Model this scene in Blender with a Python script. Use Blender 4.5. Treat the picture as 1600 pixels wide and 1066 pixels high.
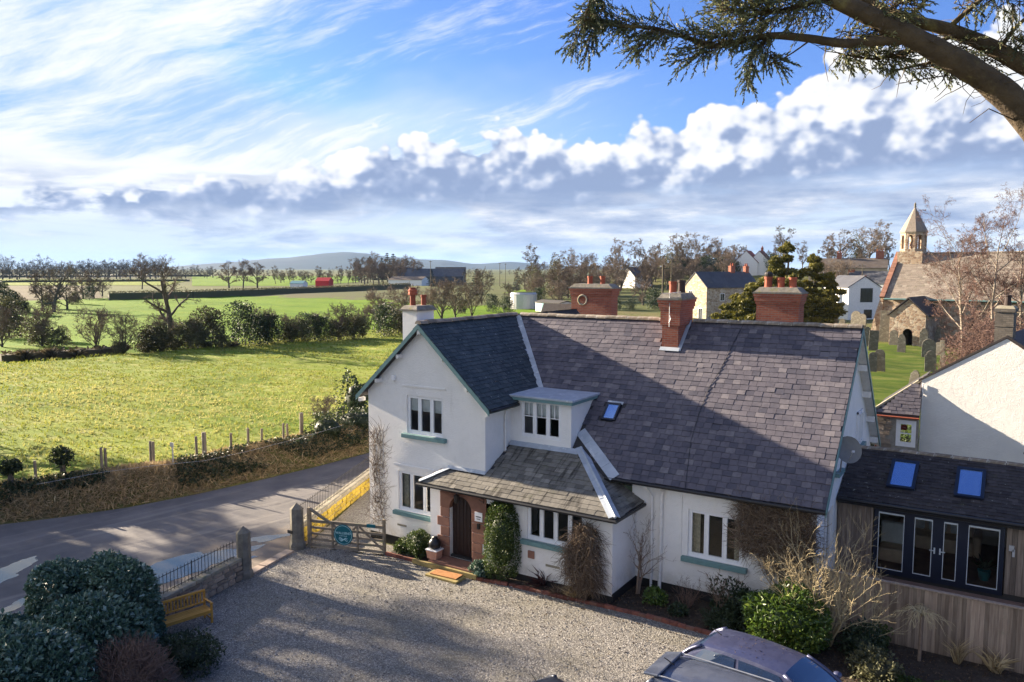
import bpy, math, random
import numpy as np
from mathutils import Vector, Matrix, Euler, noise as mnoise

for o in list(bpy.data.objects):
    bpy.data.objects.remove(o)
SC = bpy.context.scene
COL = SC.collection
R = math.radians
PI = math.pi

# ------------------------------------------------------------------ camera
YAW, PITCH, FPX = 0.573, 0.0931, 1216.3
CAM = Vector((19.288, -20.392, 9.488))
cd = bpy.data.cameras.new('camera')
cd.sensor_width = 36.0
cd.lens = FPX / 1600 * 36
cd.clip_start = 0.1
cd.clip_end = 60000
cam = bpy.data.objects.new('camera', cd)
COL.objects.link(cam)
cam.location = CAM
cam.rotation_euler = (PI / 2 - PITCH, 0, YAW)
SC.camera = cam

# ------------------------------------------------------------------ sun (from the left, 16 degrees up), exposure
SUN_EL = R(16.4)
SUN_TRAVEL_Y = 0.018           # light travels +X, a touch towards +Y
sun_dir = Vector((-1, -SUN_TRAVEL_Y, math.tan(SUN_EL))).normalized()   # towards the sun
sd = bpy.data.lights.new('sun', 'SUN')
sd.energy = 5.0
sd.angle = R(0.53)
sd.color = (1.0, 0.84, 0.64)
sun = bpy.data.objects.new('sun', sd)
COL.objects.link(sun)
sun.rotation_euler = (-sun_dir).to_track_quat('-Z', 'Y').to_euler()
SC.view_settings.view_transform = 'Standard'
SC.view_settings.look = 'None'
SC.view_settings.gamma = 1
SC.view_settings.use_curve_mapping = False
SC.view_settings.exposure = 2.27
SC.cycles.max_bounces = 5
SC.cycles.volume_bounces = 0
SC.cycles.transparent_max_bounces = 12
SC.cycles.use_denoising = True

# ------------------------------------------------------------------ node helper
class NX:
    """a socket with arithmetic"""
    def __init__(s, nt, k): s.nt, s.k = nt, k
    def _m(s, op, *a, clamp=False):
        n = s.nt.nodes.new('ShaderNodeMath'); n.operation = op; n.use_clamp = clamp
        for i, x in enumerate((s,) + a):
            if isinstance(x, NX): s.nt.links.new(x.k, n.inputs[i])
            else: n.inputs[i].default_value = x
        return NX(s.nt, n.outputs[0])
    def __add__(s, o): return s._m('ADD', o)
    def __sub__(s, o): return s._m('SUBTRACT', o)
    def __mul__(s, o): return s._m('MULTIPLY', o)
    def __truediv__(s, o): return s._m('DIVIDE', o)
    def rsub(s, o): return (s * -1.0) + o
    def mx(s, o): return s._m('MAXIMUM', o)
    def mn(s, o): return s._m('MINIMUM', o)
    def ab(s): return s._m('ABSOLUTE')
    def pw(s, o): return s._m('POWER', o)
    def clamp(s): return s._m('ADD', 0.0, clamp=True)
    def step(s, lo, hi, a=0.0, b=1.0):
        n = s.nt.nodes.new('ShaderNodeMapRange'); n.interpolation_type = 'SMOOTHSTEP'
        s.nt.links.new(s.k, n.inputs['Value'])
        for i, x in zip(('From Min', 'From Max', 'To Min', 'To Max'), (lo, hi, a, b)):
            if isinstance(x, NX): s.nt.links.new(x.k, n.inputs[i])
            else: n.inputs[i].default_value = x
        return NX(s.nt, n.outputs[0])

def vec(nt, *c):
    n = nt.nodes.new('ShaderNodeCombineXYZ')
    for i, x in enumerate(c):
        if isinstance(x, NX): nt.links.new(x.k, n.inputs[i])
        else: n.inputs[i].default_value = x
    return NX(nt, n.outputs[0])

def tnoise(nt, v, scale, detail=4, rough=0.55, dist=0.0, color=False):
    n = nt.nodes.new('ShaderNodeTexNoise')
    if v is not None: nt.links.new(v.k, n.inputs['Vector'])
    n.inputs['Scale'].default_value = scale; n.inputs['Detail'].default_value = detail
    n.inputs['Roughness'].default_value = rough; n.inputs['Distortion'].default_value = dist
    return NX(nt, n.outputs['Color' if color else 'Fac'])

def tvoro(nt, v, scale, feature='F1', out='Distance', rnd=1.0, smooth=None):
    n = nt.nodes.new('ShaderNodeTexVoronoi'); n.feature = feature
    if v is not None: nt.links.new(v.k, n.inputs['Vector'])
    n.inputs['Scale'].default_value = scale; n.inputs['Randomness'].default_value = rnd
    if smooth is not None: n.inputs['Smoothness'].default_value = smooth
    return NX(nt, n.outputs[out])

def mixc(nt, f, a, b, mode='MIX'):
    n = nt.nodes.new('ShaderNodeMix'); n.data_type = 'RGBA'; n.blend_type = mode
    for i, x in ((0, f), (6, a), (7, b)):
        if isinstance(x, NX): nt.links.new(x.k, n.inputs[i])
        elif i == 0: n.inputs[0].default_value = x
        else: n.inputs[i].default_value = (*x, 1)
    return NX(nt, n.outputs[2])

def ramp(nt, f, pts):
    n = nt.nodes.new('ShaderNodeValToRGB'); nt.links.new(f.k, n.inputs[0])
    e = n.color_ramp.elements
    while len(e) < len(pts): e.new(0.5)
    for el, (p, c) in zip(e, pts):
        el.position = p; el.color = (*c, 1) if hasattr(c, '__len__') else (c, c, c, 1)
    return NX(nt, n.outputs[0])

def curve(nt, x, pts):
    """piecewise-linear function of x as a ramp of greys"""
    lo, hi = pts[0][0], pts[-1][0]
    f = (x - lo) / (hi - lo)
    return ramp(nt, f, [((p - lo) / (hi - lo), v) for p, v in pts])

# ------------------------------------------------------------------ world: Nishita sky with cloud layers by direction
world = bpy.data.worlds.new('World')
SC.world = world
world.use_nodes = True
nt = world.node_tree
nt.nodes.clear()
SKY_STRENGTH = 0.0425
wo = nt.nodes.new('ShaderNodeOutputWorld')
bg = nt.nodes.new('ShaderNodeBackground')
bg.inputs['Strength'].default_value = SKY_STRENGTH
nt.links.new(bg.outputs[0], wo.inputs[0])
sky = nt.nodes.new('ShaderNodeTexSky')
sky.sky_type = 'NISHITA'
sky.sun_disc = False
sky.sun_elevation = SUN_EL
sky.sun_rotation = math.atan2(sun_dir.x, sun_dir.y)
sky.altitude = 0; sky.air_density = 1.0; sky.dust_density = 0.6; sky.ozone_density = 2.5
tc = nt.nodes.new('ShaderNodeTexCoord')
sp = nt.nodes.new('ShaderNodeSeparateXYZ')
nt.links.new(tc.outputs['Generated'], sp.inputs[0])
dx, dy, dz = (NX(nt, sp.outputs[i]) for i in range(3))
HX = dx * math.cos(YAW) + dy * math.sin(YAW)          # to the right of north-west
HY = dy * math.cos(YAW) - dx * math.sin(YAW)
az = HX._m('ARCTAN2', HY)
el = dz._m('ARCSINE')
# --- cumulus bank
cp = vec(nt, az, el * 1.3, 0.0)
n_big = tnoise(nt, cp, 4.5, 3, 0.5)
n_mid = tnoise(nt, cp, 12, 4, 0.55)
def billow(da, de):
    """rounded heads at three sizes"""
    wx = n_mid * 0.035
    a = tvoro(nt, vec(nt, az + da + wx, el * 1.2 + de + wx, 0.3), 17, 'SMOOTH_F1', smooth=0.55)
    b = tvoro(nt, vec(nt, az + da + wx * 0.6, el * 1.2 + de, 1.7), 41, 'SMOOTH_F1', smooth=0.5)
    c = tvoro(nt, vec(nt, az + da, el * 1.2 + de, 2.9), 95, 'SMOOTH_F1', smooth=0.5)
    return (a * 0.60 + b * 0.28 + c * 0.13)
bw = billow(0.0, 0.0)
n_fine = tnoise(nt, cp, 45, 5, 0.6)
top = curve(nt, az, [(-0.75, .078), (-0.56, .086), (-0.43, .098), (-0.3, .122), (-0.13, .158), (0.0, .170),
                     (0.12, .160), (0.22, .190), (0.30, .214), (0.42, .250), (0.55, .256), (0.75, .24)])
bot = curve(nt, az, [(-0.75, .045), (-0.45, .050), (-0.2, .064), (0.0, .076), (0.25, .082), (0.42, .100), (0.75, .105)])
edge = top - bw * 0.105 + (n_big - 0.5) * 0.05 + (n_fine - 0.5) * 0.012 + 0.050 - el
m_top = edge.step(0.0, 0.010)
botn = bot + (tnoise(nt, vec(nt, az, el * 4.0, 3.0), 9, 5, 0.6) - 0.5) * 0.045
m_bot = (el - botn).step(-0.012, 0.026)
left_gap = (tnoise(nt, vec(nt, az, el * 2.5, 9.0), 9, 5, 0.6) + az.step(-0.56, -0.16, 0.0, 0.3)).step(0.42, 0.54)
cum = m_top * m_bot * left_gap
# light on the bank: white crowns, blue-grey flat undersides, relief from the billows
h = ((el - botn) / (top - bot + 0.03)).clamp()
relief = (billow(-0.010, 0.014) - bw) * 3.4
h2 = h + (n_big - 0.5) * 0.75 + (n_mid - 0.5) * 0.85 + az.step(-0.1, 0.45, -0.16, 0.10)
cshade = (h2.step(0.10, 0.64, 0.0, 0.88) + relief * h2.step(0.1, 0.6, 0.55, 1.0) + (bw - 0.45) * -0.35).clamp()
ccol = ramp(nt, cshade, [(0.0, (.29, .365, .56)), (0.25, (.38, .455, .65)), (0.48, (.64, .69, .82)), (0.70, (.86, .88, .93)), (1.0, (1.0, .99, .98))])
# --- low streaks under and behind the bank
st = tnoise(nt, vec(nt, az, el * 6.5, 5.0), 5.5, 6, 0.58, 0.4)
band = el.step(0.0, 0.05, 0.55, 1.0) * el.step(0.08, 0.14, 1.0, 0.0)
streak = (st + az.step(-0.6, 0.1, -0.04, 0.10)).step(0.42, 0.60) * band
scol = ramp(nt, tnoise(nt, vec(nt, az, el * 5.0, 7.0), 8, 5, 0.6), [(0.34, (.30, .37, .56)), (0.52, (.56, .62, .76)), (0.66, (.93, .93, .94))])
# --- cirrus, drawn on a high plane so that it streaks with perspective
wv = tnoise(nt, vec(nt, az, el * 2.0, 0.0), 2.2, 4, 0.55)
rx = az * 0.93 + el * 0.36
ry = el * 0.93 - az * 0.33 + (wv - 0.5) * 0.085
ci = tnoise(nt, vec(nt, rx * 1.3, ry * 5.5, 2.0), 2.0, 10, 0.64, 0.25)
ci2 = tnoise(nt, vec(nt, rx * 3.2, ry * 26.0, 4.0), 2.2, 8, 0.68, 0.25)
cig = az.step(-0.75, 0.50, 0.085, -0.12)
sheet = ((el - 0.170 + (wv - 0.5) * 0.22 - az * 0.16).ab()).step(0.015, 0.085, 1.0, 0.0) * az.step(-0.50, 0.26, 1.0, 0.0)
cir = ((ci * 0.60 + ci2 * 0.40 + cig + sheet * 0.20).step(0.455, 0.68) * 0.93).mx(sheet * (ci2 * 1.1 + 0.22)).mn(0.95) * el.step(0.03, 0.09) * el.step(0.38, 0.85, 1.0, 0.30)
# small bright cumulus in front of the cirrus, upper left
sm_ = (tnoise(nt, vec(nt, az, el * 1.4, 6.0), 7.0, 6, 0.6) + az.step(-0.62, -0.40, 0.10, -0.2) - bw * 0.10).step(0.545, 0.60) * el.step(0.17, 0.22)
# --- pale air near the horizon
hz = el.step(-0.01, 0.17, 0.97, 0.0)
CK = 5.3                                             # cloud radiance on the Nishita scale
hcol = tuple(CK * c for c in (.80, .865, .94))
skyc = NX(nt, sky.outputs[0])
hs = nt.nodes.new('ShaderNodeHueSaturation'); hs.inputs['Saturation'].default_value = 1.08
hs.inputs['Value'].default_value = 1.0
nt.links.new(skyc.k, hs.inputs['Color']); skyc = mixc(nt, 1.0, mixc(nt, 1.0, NX(nt, hs.outputs[0]), (0.64, 0.74, 1.17), 'MULTIPLY'), (2.1, 3.2, 5.0), 'DARKEN')
c0 = mixc(nt, hz, skyc, hcol)
def scaled(c):
    n = nt.nodes.new('ShaderNodeVectorMath'); n.operation = 'SCALE'
    nt.links.new(c.k, n.inputs[0]); n.inputs['Scale'].default_value = CK
    return NX(nt, n.outputs[0])
c1 = mixc(nt, cir, c0, tuple(CK * 1.02 * c for c in (.97, .985, 1.0)))
c1 = mixc(nt, sm_, c1, tuple(CK * 1.06 for c in range(3)))
c2 = mixc(nt, streak, c1, scaled(scol))
c3 = mixc(nt, cum, c2, scaled(ccol))
nt.links.new(c3.k, bg.inputs['Color'])
# ------------------------------------------------------------------ mesh helpers
WLOC = {}
G = -0.3                                   # ground level at the house

def tag(o, label=None, cat=None, group=None, kind=None):
    if label: o['label'] = label
    if cat: o['category'] = cat
    if group: o['group'] = group
    if kind: o['kind'] = kind
    return o

def empty(name, loc, label=None, cat=None, group=None, rz=0.0):
    o = bpy.data.objects.new(name, None)
    o.empty_display_size = 0.2
    COL.objects.link(o)
    o.location = loc
    o.rotation_euler = (0, 0, rz)
    WLOC[o.name] = Vector(loc)
    return tag(o, label, cat, group)

def wloc(p):
    v = Vector((0, 0, 0))
    while p is not None:
        v += WLOC.get(p.name, Vector(p.location)); p = p.parent
    return v

def link_mesh(name, me, mats, parent=None):
    o = bpy.data.objects.new(name, me)
    COL.objects.link(o)
    for m in (mats if isinstance(mats, (list, tuple)) else [mats]):
        me.materials.append(m)
    if parent is not None: o.parent = parent
    return o

def np_mesh(name, V, F, mats, parent=None, tint=None, smooth=False, mi=None, local=False):
    """V (n,3), F (m,k) arrays, faces all of k corners"""
    V = np.asarray(V, np.float32); F = np.asarray(F, np.int32)
    if parent is not None and not local: V = V - np.array(wloc(parent), np.float32)
    me = bpy.data.meshes.new(name)
    k = F.shape[1]
    me.vertices.add(len(V)); me.vertices.foreach_set('co', V.ravel())
    me.loops.add(F.size); me.loops.foreach_set('vertex_index', F.ravel())
    me.polygons.add(len(F)); me.polygons.foreach_set('loop_start', np.arange(0, F.size, k, dtype=np.int32))
    me.polygons.foreach_set('loop_total', np.full(len(F), k, np.int32))
    if mi is not None: me.polygons.foreach_set('material_index', np.asarray(mi, np.int32))
    me.update(calc_edges=True)
    if tint is not None:
        a = me.attributes.new('tint', 'FLOAT', 'FACE'); a.data.foreach_set('value', np.asarray(tint, np.float32))
    me.polygons.foreach_set('use_smooth', np.full(len(F), bool(smooth)))
    me.validate()
    return link_mesh(name, me, mats, parent)

class MB:
    def __init__(s): s.v, s.f, s.t, s.m = [], [], [], []
    def add(s, vs, fs, tint=0.5, mi=0):
        b = len(s.v); s.v.extend([tuple(p) for p in vs])
        for f in fs: s.f.append(tuple(b + i for i in f)); s.t.append(tint); s.m.append(mi)
        return s
    def quad(s, a, b, c, d, tint=0.5, mi=0): return s.add((a, b, c, d), ((0, 1, 2, 3),), tint, mi)
    def poly(s, pts, tint=0.5, mi=0): return s.add(pts, (tuple(range(len(pts))),), tint, mi)
    def box(s, x0, x1, y0, y1, z0, z1, tint=0.5, mi=0):
        v = [(x, y, z) for z in (z0, z1) for y in (y0, y1) for x in (x0, x1)]
        return s.add(v, ((0, 2, 3, 1), (4, 5, 7, 6), (0, 1, 5, 4), (2, 6, 7, 3), (0, 4, 6, 2), (1, 3, 7, 5)), tint, mi)
    def obox(s, c, ux, uy, uz, hx, hy, hz, tint=0.5, mi=0, taper=1.0):
        c, ux, uy, uz = (Vector(q) for q in (c, ux, uy, uz))
        v = []
        for k in (-1, 1):
            t = taper if k > 0 else 1.0
            for j in (-1, 1):
                for i in (-1, 1): v.append(c + ux * (i * hx * t) + uy * (j * hy * t) + uz * (k * hz))
        return s.add(v, ((0, 2, 3, 1), (4, 5, 7, 6), (0, 1, 5, 4), (2, 6, 7, 3), (0, 4, 6, 2), (1, 3, 7, 5)), tint, mi)
    def bar(s, a, b, w, d, up=(0, 0, 1), tint=0.5, mi=0, taper=1.0):
        """a box from a to b: w across, d along 'up'"""
        a, b = Vector(a), Vector(b); z = (b - a); L = z.length; z.normalize()
        x = z.cross(Vector(up))
        if x.length < 1e-4: x = z.cross(Vector((1, 0, 0)))
        x.normalize(); y = z.cross(x)
        return s.obox((a + b) / 2, x, y, z, w / 2, d / 2, L / 2, tint, mi, taper)
    def tube(s, pts, rad, n=6, tint=0.5, mi=0, caps=True):
        pts = [Vector(p) for p in pts]
        if not hasattr(rad, '__len__'): rad = [rad] * len(pts)
        b = len(s.v); prev = None
        for i, p in enumerate(pts):
            d = (pts[min(i + 1, len(pts) - 1)] - pts[max(i - 1, 0)])
            d = d.normalized() if d.length > 1e-9 else Vector((0, 0, 1))
            if prev is None:
                x = d.cross(Vector((0.31, 0.17, 0.93)))
                if x.length < 1e-3: x = d.cross(Vector((1, 0, 0)))
            else: x = prev - d * prev.dot(d)
            x.normalize(); prev = x; y = d.cross(x)
            for k in range(n):
                a = 2 * PI * k / n
                s.v.append(tuple(p + (x * math.cos(a) + y * math.sin(a)) * rad[i]))
        for i in range(len(pts) - 1):
            for k in range(n):
                s.f.append((b + i * n + k, b + i * n + (k + 1) % n, b + (i + 1) * n + (k + 1) % n, b + (i + 1) * n + k)); s.t.append(tint); s.m.append(mi)
        if caps:
            s.f.append(tuple(b + k for k in reversed(range(n)))); s.t.append(tint); s.m.append(mi)
            e = b + (len(pts) - 1) * n
            s.f.append(tuple(e + k for k in range(n))); s.t.append(tint); s.m.append(mi)
        return s
    def lathe(s, prof, c=(0, 0, 0), n=16, tint=0.5, mi=0):
        """profile of (r, z)"""
        return s.tube_rings([[(c[0] + r * math.cos(2 * PI * k / n), c[1] + r * math.sin(2 * PI * k / n), c[2] + z) for k in range(n)] for r, z in prof], tint, mi)
    def tube_rings(s, rings, tint=0.5, mi=0, cap=True):
        b = len(s.v); n = len(rings[0])
        for r in rings: s.v.extend([tuple(p) for p in r])
        for i in range(len(rings) - 1):
            for k in range(n):
                s.f.append((b + i * n + k, b + i * n + (k + 1) % n, b + (i + 1) * n + (k + 1) % n, b + (i + 1) * n + k)); s.t.append(tint); s.m.append(mi)
        if cap:
            s.f.append(tuple(b + k for k in reversed(range(n)))); s.t.append(tint); s.m.append(mi)
            e = b + (len(rings) - 1) * n
            s.f.append(tuple(e + k for k in range(n))); s.t.append(tint); s.m.append(mi)
        return s
    def prism(s, poly, d, tint=0.5, mi=0):
        """polygon (3-D points) extruded along vector d"""
        n = len(poly); d = Vector(d)
        v = [Vector(p) for p in poly] + [Vector(p) + d for p in poly]
        fs = [tuple(range(n)), tuple(n + i for i in reversed(range(n)))] + [(i, n + i, n + (i + 1) % n, (i + 1) % n) for i in range(n)]
        return s.add(v, fs, tint, mi)
    def build(s, name, mats, parent=None, smooth=False, local=False, bevel=0.0):
        off = Vector((0, 0, 0)) if (parent is None or local) else wloc(parent)
        me = bpy.data.meshes.new(name)
        me.from_pydata([(p[0] - off.x, p[1] - off.y, p[2] - off.z) for p in s.v], [], s.f)
        if s.t:
            a = me.attributes.new('tint', 'FLOAT', 'FACE'); a.data.foreach_set('value', s.t)
        me.polygons.foreach_set('material_index', s.m)
        if smooth: me.polygons.foreach_set('use_smooth', [True] * len(s.f))
        me.update()
        o = link_mesh(name, me, mats, parent)
        if bevel:
            b = o.modifiers.new('edge', 'BEVEL'); b.width = bevel; b.segments = 2; b.limit_method = 'ANGLE'
        return o

def copy_tree(o, parent=None):
    c = o.copy(); COL.objects.link(c)
    if parent is not None: c.parent = parent
    for ch in o.children: copy_tree(ch, c)
    return c

# survey: where the ground (or a level) lies under a bearing of the photograph
def ray(u, v):
    fw = Vector((-math.sin(YAW) * math.cos(PITCH), math.cos(YAW) * math.cos(PITCH), -math.sin(PITCH)))
    rt = Vector((math.cos(YAW), math.sin(YAW), 0)); up = rt.cross(fw)
    return fw + rt * ((u - 800) / FPX) - up * ((v - 533) / FPX)
def spot(u, v, z=None):
    z = G if z is None else z
    d = ray(u, v); t = (z - CAM.z) / d.z
    return CAM + d * t
def away(u, dist, z=0.0):
    """point at a bearing and horizontal distance"""
    d = ray(u, 533); d.z = 0; d.normalize()
    p = CAM + d * dist; p.z = z
    return p

# ------------------------------------------------------------------ materials
def new_mat(name):
    m = bpy.data.materials.new(name); m.use_nodes = True
    nt = m.node_tree; nt.nodes.clear()
    o = nt.nodes.new('ShaderNodeOutputMaterial'); b = nt.nodes.new('ShaderNodeBsdfPrincipled')
    nt.links.new(b.outputs[0], o.inputs[0])
    return m, nt, b
def coord(nt, kind='Object'):
    if kind == 'World':
        g = nt.nodes.new('ShaderNodeNewGeometry'); return NX(nt, g.outputs['Position'])
    t = nt.nodes.new('ShaderNodeTexCoord'); return NX(nt, t.outputs[kind])
def attr(nt, name='tint'):
    a = nt.nodes.new('ShaderNodeAttribute'); a.attribute_name = name; return NX(nt, a.outputs['Fac'])
def objrand(nt):
    a = nt.nodes.new('ShaderNodeObjectInfo'); return NX(nt, a.outputs['Random'])
def bump(nt, b, h, strength=0.5, dist=0.02):
    n = nt.nodes.new('ShaderNodeBump'); n.inputs['Strength'].default_value = strength; n.inputs['Distance'].default_value = dist
    nt.links.new(h.k, n.inputs['Height']); nt.links.new(n.outputs[0], b.inputs['Normal'])
def setc(nt, b, c, rough=0.8, spec=0.4, metal=0.0):
    if isinstance(c, NX): nt.links.new(c.k, b.inputs['Base Color'])
    else: b.inputs['Base Color'].default_value = (*c, 1)
    if isinstance(rough, NX): nt.links.new(rough.k, b.inputs['Roughness'])
    else: b.inputs['Roughness'].default_value = rough
    b.inputs['Specular IOR Level'].default_value = spec
    b.inputs['Metallic'].default_value = metal

def pm(name, c1, c2, scale=3.0, rough=0.85, bstr=0.3, bscale=None, bdist=0.01, var=0.0, src=None, detail=5, stretch=(1, 1, 1), c3=None, s3=1.0, t3=(0.55, 0.7), spec=0.3, kind='Object', metal=0.0):
    """noise between two colours, a third in patches, per-piece brightness (var; src 'tint' or 'obj'), fine bump"""
    m, nt, b = new_mat(name)
    co = coord(nt, kind)
    if stretch != (1, 1, 1):
        mp = nt.nodes.new('ShaderNodeMapping'); mp.inputs['Scale'].default_value = stretch
        nt.links.new(co.k, mp.inputs[0]); cs = NX(nt, mp.outputs[0])
    else: cs = co
    f = tnoise(nt, cs, scale, detail, 0.6)
    c = mixc(nt, f.step(0.3, 0.7), c1, c2)
    if c3 is not None:
        c = mixc(nt, tnoise(nt, co, s3, 6, 0.65).step(*t3), c, c3)
    if var:
        k = attr(nt) if src == 'tint' else objrand(nt)
        c = mixc(nt, 1.0, c, ramp(nt, k, [(0, 1 - var), (1, 1 + var)]), 'MULTIPLY')
    setc(nt, b, c, rough, spec, metal)
    if bstr: bump(nt, b, tnoise(nt, cs, bscale or scale * 4, 5, 0.6), bstr, bdist)
    return m

def flat(name, c, rough=0.5, spec=0.4, metal=0.0, var=0.08, scale=6):
    return pm(name, tuple(x * (1 - var) for x in c), tuple(min(1, x * (1 + var)) for x in c), scale, rough, 0.08, scale * 5, 0.004, spec=spec, metal=metal)

M = {}
# roughcast render, limewashed white: pebbly relief, faint damp stains
def render_mat(name, c1, c2, stain=(.52, .50, .44), amt=0.5, bs=0.7):
    m, nt, b = new_mat(name); co = coord(nt)
    c = mixc(nt, tnoise(nt, co, 1.1, 6, 0.65).step(0.35, 0.7), c1, c2)
    sx = vec(nt, 0, 0, 0)
    mp = nt.nodes.new('ShaderNodeMapping'); mp.inputs['Scale'].default_value = (2.2, 2.2, 0.35)
    nt.links.new(co.k, mp.inputs[0])
    c = mixc(nt, tnoise(nt, NX(nt, mp.outputs[0]), 2.0, 6, 0.7).step(0.58, 0.82, 0, amt), c, stain)
    sz_ = nt.nodes.new('ShaderNodeSeparateXYZ'); nt.links.new(co.k, sz_.inputs[0]); Zc = NX(nt, sz_.outputs[2])
    c = mixc(nt, (Zc.step(0.0, 1.1, 0.75, 0.0) * tnoise(nt, co, 2.6, 6, 0.7).step(0.35, 0.65)), c, (.50, .47, .39))       # splash dirt along the foot
    c = mixc(nt, tnoise(nt, co, 0.9, 7, 0.75).step(0.60, 0.66, 0, 0.22), c, (.70, .66, .58))                                  # patched render
    setc(nt, b, c, 0.9, 0.2)
    hgt = tnoise(nt, co, 28, 4, 0.6) * 0.7 + tvoro(nt, co, 45) * 0.5 + tnoise(nt, co, 5, 3) * 0.8
    bump(nt, b, hgt, bs, 0.03)
    return m
M['render'] = render_mat('white_roughcast', (.84, .82, .785), (.77, .755, .725), amt=0.5)
M['render2'] = render_mat('neighbour_roughcast', (.80, .79, .755), (.74, .73, .70), amt=0.18, bs=1.0)
M['blackbase'] = flat('black_plinth_paint', (.018, .017, .017), 0.7)
M['stone'] = pm('warm_rubble_stone', (.34, .27, .20), (.24, .19, .15), 2.5, 0.92, 0.6, 9, 0.03, var=0.35, src='obj', c3=(.42, .40, .33), s3=1.6)
M['stone_t'] = pm('rubble_stone_courses', (.36, .28, .205), (.25, .20, .155), 2.5, 0.92, 0.6, 9, 0.03, var=0.4, src='tint', c3=(.30, .29, .25), s3=0.8)
M['mortar'] = pm('old_mortar', (.30, .28, .24), (.22, .20, .17), 6, 0.95, 0.5)
M['sandstone'] = pm('red_sandstone', (.27, .135, .092), (.20, .098, .070), 3, 0.9, 0.35, 14, 0.012, var=0.16, src='obj')
M['lichenstone'] = pm('lichen_covered_stone', (.52, .38, .055), (.36, .26, .045), 3.5, 0.95, 0.6, 14, 0.03, var=0.3, src='obj', c3=(.30, .25, .17), s3=2.2, t3=(0.6, 0.75))
M['coping'] = pm('mossy_coping_stone', (.33, .29, .22), (.24, .22, .16), 4, 0.92, 0.5, var=0.2, src='obj', c3=(.16, .17, .08), s3=2.0)
M['post'] = pm('weathered_gatepost_stone', (.21, .19, .15), (.13, .12, .10), 5, 0.95, 0.6, 16, 0.02, c3=(.33, .32, .29), s3=2.6, t3=(.6, .72))
def slate_mat(name, ca, cb, cc, src, lich=0.0, moss=0.0, streak=0.0, lichc=(.46, .47, .43)):
    m, nt, b = new_mat(name)
    k = attr(nt) if src == 'tint' else objrand(nt)
    co = coord(nt, 'World')
    c = ramp(nt, k, [(0.0, ca), (0.45, cb), (0.8, cb), (1.0, cc)])
    n = tnoise(nt, co, 7, 5, 0.65)
    c = mixc(nt, n.step(0.35, 0.75, 0.0, 0.45), c, tuple(x * 0.62 for x in ca))
    c = mixc(nt, tnoise(nt, co, 0.8, 4, 0.6).step(0.45, 0.7, 0.0, 0.35), c, cc)
    if streak:
        mp = nt.nodes.new('ShaderNodeMapping'); mp.inputs['Scale'].default_value = (5, .5, .5)
        nt.links.new(co.k, mp.inputs[0])
        c = mixc(nt, tnoise(nt, NX(nt, mp.outputs[0]), 1.4, 5, 0.65).step(0.50, 0.68, 0, streak), c, (.035, .032, .028))
    if lich: c = mixc(nt, tnoise(nt, co, 11, 3, 0.5).step(0.68, 0.74, 0, lich), c, lichc)
    if moss: c = mixc(nt, tnoise(nt, co, 2.3, 5, 0.7).step(0.55, 0.72, 0, moss), c, (.075, .085, .022))
    setc(nt, b, c, n.step(0.2, 0.8, 0.6, 0.8), 0.18)
    bump(nt, b, tnoise(nt, co, 30, 3, 0.5), 0.10, 0.004)
    return m
SA, SB, SC_ = (.068, .066, .086), (.116, .106, .124), (.185, .168, .178)
M['slate_obj'] = slate_mat('grey_slate', SA, SB, SC_, 'obj')
M['slate_t'] = slate_mat('grey_slate_courses', SA, SB, SC_, 'tint')
M['slate_wing'] = slate_mat('dark_lichened_slate', (.040, .052, .060), (.058, .074, .082), (.09, .105, .11), 'tint', lich=0.75)
M['slate_porch'] = slate_mat('mossy_brown_slate', (.115, .108, .095), (.18, .168, .145), (.27, .25, .215), 'tint', moss=0.25, streak=0.85)
M['slate_porch_obj'] = slate_mat('mossy_brown_porch_slate', (.115, .108, .095), (.18, .168, .145), (.27, .25, .215), 'obj', moss=0.25, streak=0.85)
M['slate_annexe'] = slate_mat('dark_brown_slate', (.035, .030, .031), (.055, .048, .048), (.08, .07, .07), 'tint', lich=0.5, moss=0.2)
M['slate_stone'] = slate_mat('sandstone_slate', (.17, .145, .12), (.24, .20, .165), (.33, .29, .24), 'tint', lich=0.5, moss=0.45)
M['roof_under'] = flat('roof_underlay', (.04, .038, .04), 0.9)
M['ridge'] = pm('lichened_ridge_tile', (.20, .16, .125), (.30, .25, .19), 6, 0.9, 0.5, var=0.3, src='obj', c3=(.45, .44, .40), s3=3.0)
M['lead'] = pm('lead_sheet', (.30, .34, .39), (.42, .46, .51), 2.5, 0.5, 0.3, 9, 0.01, c3=(.55, .58, .60), s3=4, spec=0.5)
M['brick'] = None
def brick_mat(name, c1, c2, mort, sc=1.0, bw=0.225, rh=0.075):
    m, nt, b = new_mat(name); co = coord(nt)
    sp = nt.nodes.new('ShaderNodeSeparateXYZ'); nt.links.new(co.k, sp.inputs[0])
    X, Y, Z = (NX(nt, sp.outputs[i]) for i in range(3))
    v = vec(nt, X + Y, Z, 0.0)
    n = nt.nodes.new('ShaderNodeTexBrick'); nt.links.new(v.k, n.inputs['Vector'])
    n.inputs['Color1'].default_value = (*c1, 1); n.inputs['Color2'].default_value = (*c2, 1); n.inputs['Mortar'].default_value = (*mort, 1)
    n.inputs['Scale'].default_value = sc; n.inputs['Brick Width'].default_value = bw; n.inputs['Row Height'].default_value = rh
    n.inputs['Mortar Size'].default_value = 0.007; n.inputs['Bias'].default_value = 0.0
    c = mixc(nt, tnoise(nt, co, 2.2, 6, 0.7).step(0.5, 0.75, 0, 0.6), NX(nt, n.outputs['Color']), tuple(x * 0.45 for x in c1))
    setc(nt, b, c, 0.9, 0.2)
    bump(nt, b, NX(nt, n.outputs['Fac']).rsub(1.0) + tnoise(nt, co, 40, 3) * 0.5, 0.5, 0.012)
    return m
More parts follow.
